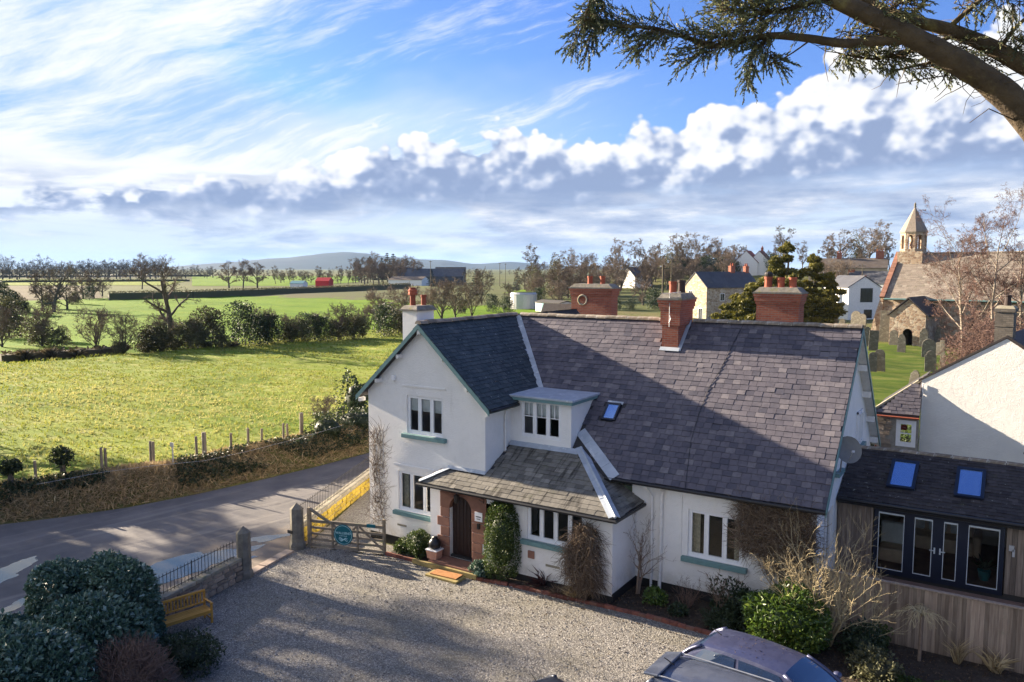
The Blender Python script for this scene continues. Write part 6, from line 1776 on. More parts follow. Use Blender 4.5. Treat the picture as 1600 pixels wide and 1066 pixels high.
MB().poly([(QX0 + .3, NYF - .05, G), (QX1 - .3, NYF - .05, G), (QX1 - .3, NYF - .05, 3.6), (QX0 + .3, NYF - .05, 3.6)]).build('church_door', M['doorwood'], ch)

ch.rotation_euler = (0, 0, R(-9))
# gravestones: each its own stone, in the shapes seen in the churchyard
M['grave'] = pm('weathered_gravestone', (.17, .155, .125), (.115, .105, .085), 4, .95, .5, 14, .02, var=.3, src='obj', c3=(.30, .29, .24), s3=2.2, t3=(.52, .7))
def gravestone(u, v, hp, wp, shape, label, lean=0.0, rz=0.0, zb=.15, th=.16):
    p = spot(u, v, zb); dist = (p - CAM).length; s = dist / FPX
    h, w = hp * s, wp * s * .96
    mb = MB(); out = []
    if shape == 'round': out = [(-w / 2, 0)] + [(-w / 2 * math.cos(t), h - w / 2 + w / 2 * math.sin(t)) for t in [PI * i / 10 for i in range(11)]] + [(w / 2, 0)]
    elif shape == 'shoulder': out = [(-w / 2, 0), (-w / 2, h * .8), (-w * .36, h * .8)] + [(-w * .36 * math.cos(t), h * .82 + h * .18 * math.sin(t)) for t in [PI * i / 8 for i in range(9)]] + [(w * .36, h * .8), (w / 2, h * .8), (w / 2, 0)]
    elif shape == 'point': out = [(-w / 2, 0), (-w / 2, h * .72), (0, h), (w / 2, h * .72), (w / 2, 0)]
    elif shape == 'obelisk': out = [(-w / 2, 0), (-w * .28, h * .88), (0, h), (w * .28, h * .88), (w / 2, 0)]
    else: out = [(-w / 2, 0), (-w / 2, h), (w / 2, h), (w / 2, 0)]
    mb.prism([(x, -th / 2, z - .1 if z == 0 else z) for x, z in out], (0, th, 0))
    o = mb.build('gravestone', M['grave'], None, bevel=.015)
    o.location = p; o.rotation_euler = (random.uniform(-.05, .05), lean, rz)
    tag(o, label, 'gravestone', 'gravestones in the churchyard')
for a in ((1381.6, 533, 43, 16, 'flat', 'tallest square topped gravestone close to the church buttress'),
          (1395.6, 539, 21, 11, 'round', 'dark round topped gravestone just left of the church porch'),
          (1408, 551, 26, 11, 'shoulder', 'pale shouldered gravestone standing in front of the porch stones'),
          (1411, 536, 25, 13, 'round', 'dark rounded gravestone below the porch arch'),
          (1424, 535, 22, 11, 'round', 'light grey rounded gravestone right of the porch arch'),
          (1442.5, 542, 26, 11, 'shoulder', 'shouldered gravestone at the right corner of the porch'),
          (1463, 538, 29, 9, 'obelisk', 'pale leaning tapered obelisk gravestone beside the porch', .1),
          (1450.5, 560, 27, 18, 'round', 'wide dark rounded gravestone in the middle of the lawn'),
          (1466.5, 555, 18, 13, 'round', 'pale lichened gravestone half hidden behind the wide dark one'),
          (1453.5, 581, 29, 15, 'shoulder', 'dark shouldered gravestone at the right of the shadow striped lawn'),
          (1473, 575, 38, 6, 'flat', 'slim pinkish upright stone seen edge on under the brush'),
          (1363.6, 581, 28, 11, 'round', 'greenish rounded gravestone nearest the cottage gable, left of a pair'),
          (1375, 580, 31, 14, 'round', 'blackened rounded gravestone nearest the cottage gable, right of a pair'),
          (1426.5, 603, 22, 12, 'shoulder', 'leaning dark gravestone nearest the white house roof', .14),
          (1364, 548, 29, 13, 'flat', 'dark flat topped gravestone at the edge of the slate roof'),
          (1354, 540, 27, 9, 'round', 'narrow dark gravestone just beyond the roof verge'),
          (1288, 512, 22, 14, 'round', 'rounded gravestone furthest left above the cottage ridge'),
          (1304, 510, 17, 10, 'point', 'small pointed gravestone above the cottage ridge'),
          (1316, 511, 12, 9, 'round', 'lowest little gravestone above the cottage ridge'),
          (1337, 511, 23, 15, 'round', 'broad brown rounded gravestone above the right end of the ridge'),
          (1347, 512, 20, 11, 'round', 'brown gravestone paired behind the broad one above the ridge')):
    gravestone(*a[:6], lean=a[6] if len(a) > 6 else random.Random(int(a[0])).uniform(-.05, .05), rz=random.Random(int(a[1])).uniform(-.3, .2))

# ================================================================== houses of the village and the farm
M['white_far'] = flat('white_painted_wall', (.78, .78, .76), .8)
M['buff_far'] = pm('buff_wall', (.46, .37, .27), (.38, .30, .21), .8, .9, .2)
M['slate_far'] = pm('far_slate_roof', (.085, .088, .10), (.06, .062, .072), .6, .7, .2, c3=(.12, .115, .11), s3=.3)
M['brownroof'] = pm('far_brown_roof', (.15, .12, .095), (.11, .09, .075), .6, .8, .2, c3=(.19, .165, .12), s3=.4)
M['redroof'] = pm('far_red_tile_roof', (.25, .11, .075), (.18, .08, .06), .6, .8, .2)
M['darkglass'] = flat('dark_window', (.02, .025, .035), .1, .8)
def house(name, p, rz, L, D, he, hr, wallm, roofm, label, cat='house', wins=(), chim=(), doors=(), gablewins=(), winm='darkglass', over=.25, group=None):
    """gabled house: ridge along local x; fronts at -y; wins (x, z, w, h) on the front, gablewins (end, y, z, w, h)"""
    e = empty(name, p, label, cat, group, rz)
    w = MB()
    w.quad((-L / 2, -D / 2, -1.5), (L / 2, -D / 2, -1.5), (L / 2, -D / 2, he), (-L / 2, -D / 2, he)).quad((L / 2, D / 2, -1.5), (-L / 2, D / 2, -1.5), (-L / 2, D / 2, he), (L / 2, D / 2, he))
    for s in (-1, 1): w.poly([(s * L / 2, -s * -D / 2 * -1, -1.5), (s * L / 2, s * D / 2, -1.5), (s * L / 2, s * D / 2, he), (s * L / 2, 0, hr - .1), (s * L / 2, -s * D / 2, he)])
    w.build('wall', M[wallm], e, local=True)
    r = MB(); sl = (hr - he) / (D / 2)
    for s in (-1, 1): r.prism([(-L / 2 - .12, 0, hr), (L / 2 + .12, 0, hr), (L / 2 + .12, s * (D / 2 + over), he - sl * over), (-L / 2 - .12, s * (D / 2 + over), he - sl * over)], (0, 0, .14))
    ro = r.build('roof', M[roofm], e, local=True)
    for x, z, ww, hh in wins:
        f = MB().box(x - ww / 2 - .09, x + ww / 2 + .09, -D / 2 - .05, -D / 2 + .02, z - .12, z + hh + .09).build('window', M['whitepaint'], e, local=True)
        MB().box(x - ww / 2, x - .03, -D / 2 - .06, -D / 2 - .02, z, z + hh).box(x + .03, x + ww / 2, -D / 2 - .06, -D / 2 - .02, z, z + hh).build('pane', M[winm], f, local=True)
    for s, y, z, ww, hh in gablewins:
        x0, x1 = sorted((s * L / 2 - s * .02, s * (L / 2 + .05)))
        f = MB().box(x0, x1, y - ww / 2 - .09, y + ww / 2 + .09, z - .12, z + hh + .09).build('window', M['whitepaint'] if winm == 'darkglass' else M['navy'], e, local=True)
        MB().box(x0 - .01, x1 + .01, y - ww / 2, y - .03, z, z + hh).box(x0 - .01, x1 + .01, y + .03, y + ww / 2, z, z + hh).build('pane', M['darkglass'], f, local=True)
    for x, ww in doors: MB().box(x - ww / 2, x + ww / 2, -D / 2 - .04, -D / 2 + .02, -.3, 1.9).build('door', M['doorwood'], e, local=True)
    for x, y, ww, hh, np_ in chim:
        c = MB().box(x - ww / 2, x + ww / 2, y - .35, y + .35, hr - 1.2, hr + hh).box(x - ww / 2 - .06, x + ww / 2 + .06, y - .4, y + .4, hr + hh - .25, hr + hh - .1).build('chimney', M['brick'], e, local=True)
        for k in range(np_): MB().lathe([(.13, 0), (.11, .5), (.14, .55)], (x - ww / 2 + ww * (k + .5) / np_, y, hr + hh), 8).build('chimney_pot', M['clay'], c, local=True)
    return e
def hp_(u, dist):
    p = away(u, dist); p.z = float(gz(p.x, p.y)); return p
house('stone_cottage', hp_(1126, 160), R(62), 14, 6.4, 6.2, 9.0, 'cottagestone', 'slate_far', 'buff stone two storey cottage with dark slate roof beyond the brick chimney', chim=((2.5, 0, 1.1, 1.3, 2), (6.4, 0, .9, 1.2, 2)), gablewins=((-1, 1.3, 3.9, 1.0, 1.5), (-1, 1.3, .9, 1.0, 1.5), (-1, -1.6, .1, 1.0, 2.0)), wins=((-3, 3.6, 1, 1.3), (2, 3.6, 1, 1.3)))
house('lean_to_shed', hp_(1076, 162), R(62), 5, 3.4, 2.4, 3.3, 'cottagestone', 'brownroof', 'low stone lean-to left of the buff stone cottage', 'outbuilding')
house('modern_house', hp_(1327, 164), R(-52), 9.5, 6.2, 6.3, 8.3, 'white_far', 'slate_far', 'white modern house with large square dark gable window beside the church', winm='navy', gablewins=((1, .4, 3.6, 2.2, 2.4), (1, .8, .6, 1.4, 1.4)), wins=((3.3, 3.4, .4, 2.0),))
house('terraced_house', hp_(1320, 262), R(8), 22, 8, 4.6, 7.4, 'buff_far', 'brownroof', 'long buff terrace with brown roof and two red chimneys on the rise', wins=((-6, 2.2, 1.2, 1.3), (-2, 2.2, 1.2, 1.3), (2.5, 2.2, 1.2, 1.3), (7, 2.2, 1.2, 1.3)), chim=((-2.5, 0, 1.4, 1.8, 2), (8.8, 0, 2.2, 2.2, 3)))
house('white_cottage', hp_(1362, 232), R(-10), 13, 7, 3.4, 6.4, 'white_far', 'slate_far', 'low white cottage with grey roof left of the church gable', wins=((-4, 1.3, 1.6, 1.2), (1.5, 1.3, 1.6, 1.2)), chim=((-6, 0, 1.6, .6, 0),))
house('slate_roofed_house', hp_(1318, 200), R(0), 9, 6, 4.6, 6.9, 'brick', 'slate_far', 'brick house with dark roof and chimneys at both ends below the terrace', chim=((-3.8, 0, 1.8, .5, 2), (3.8, 0, 2.0, .5, 2)))
house('gabled_house', hp_(1166, 292), R(95), 9, 8, 4.5, 8.6, 'white_far', 'redroof', 'white gabled house with red roof on the rise, left of a pair', gablewins=((-1, 0, 2.2, 1.4, 1.4),))
house('gabled_house', hp_(1186, 292), R(95), 9, 7.4, 4.4, 8.4, 'white_far', 'redroof', 'white gabled house with red roof on the rise, right of a pair with chimney', chim=((1, 0, 1.1, 1.3, 2),))
house('far_roof_house', hp_(1100, 300), R(5), 26, 8, 3.0, 5.6, 'buff_far', 'slate_far', 'long dark roofed building behind the bare trees on the rise')
house('white_bungalow', hp_(992, 262), R(70), 8, 7, 3.6, 6.6, 'white_far', 'slate_far', 'white gabled bungalow among the bare trees left of the brick chimney')
house('red_shed', spot(507, 449.5), R(20), 7.5, 5, 3.4, 5.0, 'redroof', 'redroof', 'bright red barn standing in the hedge across the fields', 'shed')
M['redpaint'] = flat('bright_red_sheeting', (.50, .025, .03), .6); M['bluepaint'] = flat('blue_green_sheeting', (.10, .24, .28), .6)
for o in bpy.data.objects:
    if o.parent and o.parent.name.startswith('red_shed'): o.data.materials[0] = M['redpaint']
e = house('blue_shed', spot(467, 450.5), R(15), 7.5, 4, 2.4, 3.6, 'white_far', 'slate_far', 'small pale shed with blue green roof left of the red barn', 'shed')
for c in e.children:
    if c.name.startswith('roof'): c.data.materials[0] = M['bluepaint']
house('farm_barn', hp_(682, 470), R(30), 34, 16, 5, 9.5, 'slate_far', 'slate_far', 'large dark farm barn right of the small white chimney', 'barn')
house('farm_barn', hp_(705, 520), R(35), 20, 13, 6, 10.5, 'slate_far', 'brownroof', 'farm barn with rusty brown roof behind the dark one', 'barn')
house('farm_barn', hp_(640, 455), R(10), 22, 9, 3.2, 5.0, 'white_far', 'brownroof', 'low pale farm building left of the dark barn', 'barn')
house('farm_house', hp_(632, 500), R(60), 12, 9, 4, 10, 'buff_far', 'slate_far', 'steep dark roofed farmhouse beside the spruce wood', 'house')
tk = empty('tank', hp_(818, 186), 'pale cylindrical farm tank with grassy top among bushes', 'tank')
MB().lathe([(3.2, -.5), (3.2, 3.6), (3.3, 3.65), (2.9, 4.1)], (0, 0, 0), 24).build('drum', M['galv'], tk, local=True); MB().lathe([(3.25, 3.64), (2.8, 4.2), (.1, 4.3)], (0, 0, 0), 24).build('lid', M['leaf_yew'] if False else M['lawn'], tk, local=True)
sh = house('field_shed', spot(866, 489), R(-25), 9.5, 3.6, 2.3, 2.7, 'galv', 'interior', 'long low open shed with pale end and blue tarpaulin behind the ridge', 'shed')
M['tarp'] = flat('blue_tarpaulin', (.02, .08, .42), .5)
MB().box(-1.2, .3, -1.86, -1.80, .4, 1.9).build('tarpaulin', M['tarp'], sh, local=True); MB().box(.5, 4.6, -1.86, -1.81, .0, 2.1).build('dark_opening', M['interior'], sh, local=True); MB().box(-2.4, -1.3, -1.86, -1.81, 0, 2.1).build('shutter', M['bluepaint'], sh, local=True)
def pole(u, dist, h, label, wires=True):
    p = hp_(u, dist); e = empty('telegraph_pole', p, label, 'telegraph pole')
    MB().tube([(0, 0, -.3), (0, 0, h)], [.15, .11], 7).build('mast', M['bark'], e, local=True); MB().box(-.8, .8, -.05, .05, h - .5, h - .35).build('crossarm', M['bark'], e, local=True)
pole(1034, 92, 10.2, 'wooden telegraph pole left of the central brick chimney'); pole(1047, 150, 11.5, 'wooden telegraph pole behind the central brick chimney')
pole(674, 330, 13, 'telegraph pole beside the dark barn'); pole(781, 380, 12.5, 'telegraph pole in front of the far hill, left one'); pole(790, 430, 12.5, 'telegraph pole in front of the far hill, right one'); pole(1343, 225, 9, 'telegraph pole before the buff terrace')
# ================================================================== trees
bare = {}
def proto(kind, *a, **k):
    bare[kind] = a, k
GA = dict(ang=((32, 62), (25, 60), (25, 65), (25, 70), (25, 70)), wob=(.10, .18, .24, .28, .3), up=(.10, .10, .07, .04, .02))
P_ash = grow(101, 8.2, .34, (10, 6, 6, 6, 5), (.55, .58, .55, .55, .6), min_r=.026, base=.22, **GA)
P_oak = grow(102, 6.8, .42, (11, 6, 6, 6, 5), (.66, .56, .54, .55, .6), min_r=.026, base=.2, **dict(GA, ang=((45, 80), (25, 65), (25, 65), (25, 70), (25, 70))))
P_tall = grow(103, 10.5, .30, (13, 6, 6, 6, 4), (.40, .52, .54, .55, .6), min_r=.026, base=.25, **dict(GA, ang=((25, 50), (25, 50), (25, 60), (25, 70), (25, 70))))
P_bush = grow(104, 3.4, .13, (14, 7, 6, 6), (.85, .6, .5, .5), min_r=.017, base=.02, **dict(GA, ang=((18, 62), (20, 60), (25, 65), (25, 70))))
P_old = grow(105, 9.8, .55, (10, 6, 6, 5), (.55, .5, .5, .5), min_r=.024, base=.12, **dict(GA, wob=(.16, .30, .34, .34), ang=((35, 85), (30, 75), (30, 75), (30, 75))))
P_birch = grow(107, 11.5, .20, (13, 7, 7, 5, 4), (.42, .52, .5, .5, .6), min_r=.010, base=.28, **dict(GA, up=(.06, .06, .03, -.02, -.05), wob=(.14, .16, .22, .25, .28)))
P_birch2 = grow(108, 11.0, .18, (12, 7, 7, 5, 4), (.46, .52, .5, .5, .6), min_r=.010, base=.30, lean=(.12, .05), **dict(GA, up=(.06, .06, .03, -.02, -.05), wob=(.16, .18, .22, .25, .28)))

T_ash = tree_from('bare_tree', P_ash, hp_(1062, 285), 'bark', 'twig', 'large spreading bare tree on the rise left of the white gables', group='bare winter trees')
T_oak = tree_from('bare_tree', P_oak, hp_(1108, 300), 'bark', 'twig', 'wide rounded bare tree in the middle of the row on the rise', group='bare winter trees')
T_tall = tree_from('bare_tree', P_tall, hp_(995, 270), 'bark', 'twig', 'tall thin bare tree above the white bungalow', group='bare winter trees')
T_bush = tree_from('bare_bush', P_bush, spot(150, 553), 'bark', 'twig', 'bare thorn bush at the left end of the field hedgerow', cat='bush', group='bare field bushes')
T_old = tree_from('old_tree', P_old, spot(267, 541), 'bark', 'twig', 'gnarled old half dead tree rising out of the field hedgerow')
T_old.scale = (.86, .86, .88)
g_ = np.random.default_rng(9); P = np.array([pt for pts, rs, l in P_old if l <= 1 for pt in pts for _ in range(26)]); P = P + g_.normal(0, .20, P.shape); P = P[P[:, 2] < 4.2]
leaf_mesh('ivy', M['leaf_ivy'], P, g_.normal(0, 1, P.shape), .22, g_, T_old, local=True)
def more(src, u, dist, s, rz, label, group=None, sz=None): return place_copy(src, hp_(u, dist), s, rz, label, group, sz)
T_bush_v = T_bush
# on the rise
for u, d, s, rz, src, lb in ((1038, 300, .95, 1, T_oak, 'bare tree left of the large spreading one on the rise'), (1085, 292, 1.0, 2.2, T_tall, 'slim bare tree between the large spreading trees on the rise'),
        (1140, 305, .95, 3, T_oak, 'low rounded bare tree just left of the white gables'), (1157, 318, .85, 4, T_ash, 'bare tree behind the white gables'), (1203, 320, .8, 2, T_oak, 'bare tree right of the white gables behind the golden cypress'),
        (1308, 330, 1.45, .5, T_oak, 'great domed bare tree behind the buff terrace'), (1352, 325, 1.35, 2.5, T_ash, 'bare bushy tree behind the right end of the buff terrace'), (1368, 318, 1.2, 1.1, T_tall, 'upright bare tree right of the domed one behind the terrace'),
        (1018, 255, .8, 4.4, T_ash, 'bare tree left of the central chimney pots'), (968, 240, .95, 1.9, T_tall, 'bare tree above the back brick chimney, right'), (945, 232, .85, 3.3, T_oak, 'bare tree above the back brick chimney, left'),
        (915, 222, .9, .4, T_ash, 'bare tree left of the back brick chimney'), (878, 205, .95, 5, T_ash, 'pale bare tree beside the farm tank'), (895, 240, 1.0, 2.8, T_oak, 'spreading bare tree behind the farm tank'), (828, 330, 1.25, 1.3, T_tall, 'gaunt bare tree standing high left of the olive conifer'),
        (1004, 190, .75, 2.0, T_oak, 'bare tree in the rough ground left of the telegraph poles'), (850, 245, .8, 1.2, T_oak, 'bare tree behind the pale tank lid')):
    more(src, u, d, s, rz, lb)
# a scatter of winter trees through the village
r_ = random.Random(77)
WHERE = ((820, 290, 'left of the olive conifers'), (846, 300, 'between the olive conifers'), (868, 280, 'behind the flat topped conifer'), (890, 300, 'above the open shed'), (905, 260, 'above the left edge of the back chimney'), (926, 285, 'above the clay ring chimney'), (950, 270, 'above the right pot of the back chimney'), (962, 300, 'left of the white bungalow gable'), (1010, 285, 'right of the white bungalow'), (1025, 310, 'left of the telegraph poles'), (1052, 320, 'behind the taller telegraph pole'), (1070, 300, 'at the left end of the long dark roof'), (1095, 320, 'above the long dark roof, left'), (1118, 315, 'above the long dark roof, middle'), (1130, 330, 'above the long dark roof, right'), (1215, 300, 'behind the top of the golden cypress'), (1250, 330, 'between the two cypresses'), (1287, 310, 'left of the buff terrace'), (1385, 330, 'left of the bellcote'), (936, 200, 'in the rough ground left'), (918, 205, 'in the rough ground before the shed'), (1040, 240, 'beside the ivy green tree'))
for u, d, lb in WHERE:
    c = more((T_ash, T_oak, T_tall)[r_.randrange(3)], u, d, r_.uniform(.75, 1.1), r_.uniform(0, 6), 'bare winter tree in the village, ' + lb)
SIDE = ('small', 'rounded', 'spreading', 'ragged', 'low', 'tangled')
for k, (u, d) in enumerate(((836, 215), (872, 190), (888, 215), (903, 232), (940, 250), (958, 215), (970, 255), (1008, 245), (1022, 275), (1058, 255), (1078, 265), (1100, 262), (1131, 275), (1290, 250), (1305, 232))):
    more(T_bush_v, u, d, r_.uniform(1.2, 1.9), r_.uniform(0, 6), '%s brown winter scrub in the village, %s' % (SIDE[k % 6], ('left of the back chimney', 'around the back chimney', 'between the back and central chimneys', 'right of the central chimney', 'towards the church')[0 if u < 895 else 1 if u < 960 else 2 if u < 1030 else 3 if u < 1210 else 4]), 'winter scrub through the village')
# left fields
for u, v, s, rz, src, lb in ((66, 489, 1.05, 1.0, T_ash, 'bare tree at the left of the far hedge cluster'), (84, 490, 1.15, 2.4, T_old, 'ivy clad bare tree in the left cluster across the bright field'), (105, 486, .95, 4.0, T_oak, 'leaning ivy clad bare tree right of the left cluster'),
        (130, 468, 1.1, 3.0, T_oak, 'bare hedge tree behind the left cluster'), (147, 467, 1.05, .3, T_ash, 'bare hedge tree right behind the left cluster'), (222, 452, 1.2, 1.7, T_tall, 'lone bare hedge tree left of the gnarled old tree'), (160, 463, .9, 5.2, T_oak, 'small bare tree at the start of the long clipped hedge'),
        (358, 450, 1.35, .8, T_oak, 'round bare tree beyond the long hedge, left of three'), (380, 450, 1.3, 2.1, T_ash, 'round bare tree beyond the long hedge, middle of three'), (402, 450, 1.3, 3.9, T_oak, 'round bare tree beyond the long hedge, right of three')):
    place_copy(src, spot(u, v), s * (.74 if v > 460 else .9), rz, lb, 'bare winter trees')
# spruce wood by the red barn
def spruce(name, loc, h, w, seed, label, mat='leaf_spruce', group=None):
    e = empty(name, loc, label, 'tree', group); g = np.random.default_rng(seed)
    MB().tube([(0, 0, -.3), (0, 0, h * .6), (0, 0, h)], [h * .018, h * .011, .02], 6).build('trunk', M['bark_dark'], e, local=True)
    P, A = [], []
    L = int(h * 1.6)
    for i in range(L):
        t = (i + .5) / L; z = h * (.10 + .88 * t); rr = w * (1 - t) ** .8 * g.uniform(.75, 1.15) + .12
        nb = int(7 + 5 * (1 - t))
        for k in range(nb):
            a = g.uniform(0, 6.28); m = int(8 + 10 * (1 - t)); q = g.random(m) ** .6 * rr * g.uniform(.7, 1.1)
            P.append(np.stack([q * math.cos(a) + g.normal(0, .10 * w * .3, m), q * math.sin(a) + g.normal(0, .10 * w * .3, m), z - q * .28 + (q / rr) ** 2 * .12 * rr + g.normal(0, .06, m)], 1))
            A.append(np.tile([math.cos(a), math.sin(a), -.25], (m, 1)))
    P, A = np.concatenate(P), np.concatenate(A)
    leaf_mesh('crown', M[mat], P, A, .06 * h ** .8 + .15, g, e, aspect=.42, jit=.45, along=A, local=True)
    return e
SP = spruce('spruce_tree', hp_(745, 260), 9.5, 3.0, 61, 'dark pointed spruce standing alone right of the farm barns', group='dark conifers')
for u, d, s, lb in ((563, 560, 1.65, 'dark spruce at the left of the wood top'), (580, 570, 2.0, 'dark spruce second from the left of the wood top'), (598, 580, 1.9, 'dark spruce in the middle of the wood top'), (607, 570, 2.25, 'tallest dark spruce of the wood beside the chimney'), (616, 575, 2.2, 'dark spruce at the right end of the wood top'),
                (675, 400, 1.0, 'small dark spruce before the far hill left of the barns'), (808, 300, .8, 'small dark spruce left of the gaunt bare tree')):
    more(SP, u, d, s, u * 1.0, lb)
k_ = 0
for u in list(range(432, 560, 8)) + list(range(560, 655, 6)):
    r_ = random.Random(u); src = (T_oak, T_ash, T_tall)[r_.randrange(3)]
    c = more(src, u + r_.uniform(-3, 3), r_.uniform(455, 560), r_.uniform(.95, 1.25) * (1.15 if u > 555 else .62), r_.uniform(0, 6), 'bare tree in the brown wood behind the red barn', 'wood behind the red barn')
# far tree line along the left horizon
F_src = tree_from('distant_tree', [p for p in P_oak if p[2] <= 4], away(20, 900, G), 'bark', 'twig_far', 'distant bare tree in the tree line on the left horizon', group='distant tree line')
r_ = random.Random(2)
for k in range(95):
    u = -60 + 400 * (k + r_.uniform(0, 1)) / 95; d = r_.uniform(780, 1050)
    s = r_.uniform(.95, 1.75) * (1.1 if u < 260 else .75)
    place_copy(F_src, away(u, d, G), s, r_.uniform(0, 6), 'distant bare tree in the tree line on the left horizon', 'distant tree line', s * r_.uniform(.8, 1.15))
for k in range(40):
    u = 330 + 470 * (k + r_.uniform(0, 1)) / 40; d = r_.uniform(900, 1300)
    place_copy(F_src, away(u, d, G), r_.uniform(.5, 1.0), r_.uniform(0, 6), 'distant bare tree low on the skyline under the hills', 'distant skyline trees')

# field hedgerow: bushes in a row, each its own
OB = bush('hedgerow_bush', spot(330, 546), (2.3, 1.9, 5.0), 3000, .30, 'leaf_olive', 'olive hedgerow bush right of the gnarled old tree', 'bush', 'field hedgerow bushes', seed=71, lump=.3, shell=.7, core=False)
DB = bush('hedgerow_bush', spot(382, 543), (2.4, 2.0, 5.8), 3400, .26, 'leaf_dark', 'dark evergreen bush in the middle of the field hedgerow', 'bush', 'field hedgerow bushes', seed=72, lump=.28, shell=.65, core=False)
def hbush(src, u, v, s, sz, lb):
    c = place_copy(src, spot(u, v), s, u * .7, lb, 'field hedgerow bushes', sz); return c
ORD = ('first', 'second', 'third', 'fourth', 'fifth', 'sixth', 'seventh', 'eighth', 'ninth', 'tenth', 'eleventh', 'twelfth', 'thirteenth', 'fourteenth', 'fifteenth', 'sixteenth', 'seventeenth', 'eighteenth', 'nineteenth', 'twentieth')
names = ('bushy', 'ragged', 'leafy', 'thin', 'rounded', 'twiggy')
row = [(188, 556, .45, .45, 0), (232, 553, .9, .9, 0), (250, 551, 1.0, .95, 1), (285, 549, 1.05, .95, 1), (305, 548, .9, 1.0, 0), (350, 546, .6, .5, 0), (408, 541, 1.0, 1.05, 2), (425, 540, .95, 1.0, 2), (450, 539, .6, .8, 0), (468, 538, .85, .95, 1), (486, 536, .9, 1.0, 2), (505, 535, .8, .9, 2), (523, 534, .65, .8, 0), (543, 532, .9, 1.0, 1), (560, 531, .9, .95, 0), (600, 527, 1.0, 1.2, 2), (622, 525, 1.0, 1.1, 0), (640, 523, 1.0, 1.0, 1)]
for i, (u, v, s, sz, t) in enumerate(row):
    s, sz = s * .86, sz * .70
    hbush((OB, OB, DB)[t], u, v, s, sz, '%s %s bush, %s from the left in the field hedgerow' % (names[i % 6], 'dark' if t == 2 else 'olive', ORD[i]))
    if i % 2 == 0: place_copy(T_bush, spot(u + 6, v - 1), random.Random(u).uniform(.7, .95), u, 'bare twiggy thorn rising above the %s bush from the left of the field hedgerow' % ORD[i], 'bare field bushes')
for u, v, s, src, lb in ((4, 548, 1.0, T_bush, 'bare thorn at the far left edge of the rushes'), (16, 532, 1.15, OB, 'dark olive thorn bush at the far left edge of the field'), (0, 492, 1.3, DB, 'dark thicket at the left edge across the bright field'), (22, 490, 1.0, OB, 'thicket right of the dark one at the left edge'), (62, 545, .75, OB, 'round thorn bush in the rushes, larger of two'), (66, 546, 1.0, T_bush, 'bare stems over the larger round thorn bush'), (96, 546, .55, OB, 'round thorn bush in the rushes, smaller of two'), (40, 491, .55, OB, 'small bush in the gap of the left far hedge'), (75, 485, .8, OB, 'bush under the left tree cluster'), (118, 478, .75, OB, 'bush right of the left tree cluster'), (140, 470, .8, DB, 'dark bush where the long clipped hedge begins'),
        (595, 520, 1.25, T_bush, 'pale bare bush left of the small white chimney'), (628, 518, 1.35, T_bush, 'bare bush immediately left of the white chimney')):
    place_copy(src, spot(u, v), s, u * .3 + 1, lb, None)
# scrub and trees between the cottage ridge and the village
for i, (u, v, s, src, lb) in enumerate(((668, 505, 1.2, T_bush, 'pale willow scrub just right of the white chimney'), (690, 503, 1.5, T_bush, 'pale willow scrub above the wing ridge'), (712, 500, 1.4, T_bush, 'tangled scrub above the wing ridge'), (738, 497, 1.25, T_bush, 'scrub left of the dark holly above the wing ridge'), (752, 478, 1.8, T_bush, 'dense twiggy tree right of the barns'), (770, 490, .75, DB, 'dark holly above the main ridge'), (793, 492, .7, DB, 'dark holly right of the twiggy tree'), (722, 492, .6, OB, 'green bush above the wing ridge'),
        (800, 480, 1.15, T_bush, 'brown scrub below the pale tank'), (842, 478, .85, DB, 'dark rounded bush right of the pale tank'), (858, 470, .8, OB, 'green bush behind the open shed'), (1022, 487, .95, DB, 'dark green rounded tree left of the central chimney'), (985, 487, .55, DB, 'dark low bush in the rough grass'), (965, 487, .5, DB, 'dark low bush right of the back chimney'), (830, 465, 1.2, T_bush, 'twiggy scrub behind the open shed'), (905, 466, 1.2, OB, 'green field bush behind the back chimney'), (1045, 440, 1.0, OB, 'ivy covered bush on the rise'), (1098, 436, 1.2, DB, 'dark hedge bush before the bare trees on the rise'), (1120, 432, 1.1, DB, 'dark evergreen bush right of the dark hedge bush'), (1145, 430, 1.0, OB, 'olive bush below the white gables'), (1206, 425, 1.2, DB, 'dark bush right below the white gables'), (1065, 432, 1.1, DB, 'dark bush below the large spreading tree'))):
    p = spot(u, v) if v > 442 else hp_(u, 285); place_copy(src, p, s * (1.0 if v > 442 else 1.15), i * 1.3, lb, None)
pine = bush('olive_conifer', hp_(868, 225), (3.2, 3.0, 11), 2600, .5, 'leaf_olive', 'olive green flat topped conifer above the farm tank', 'tree', seed=81, lump=.4, shell=.8, core=False)
place_copy(pine, hp_(836, 250), .75, 2, 'smaller olive conifer left of the flat topped one')
place_copy(pine, hp_(1336, 335), 1.15, 1, 'dark evergreen tree before the domed bare tree behind the terrace')
place_copy(pine, hp_(1045, 262), .95, 1, 'ivy green tree at the foot of the large spreading tree')

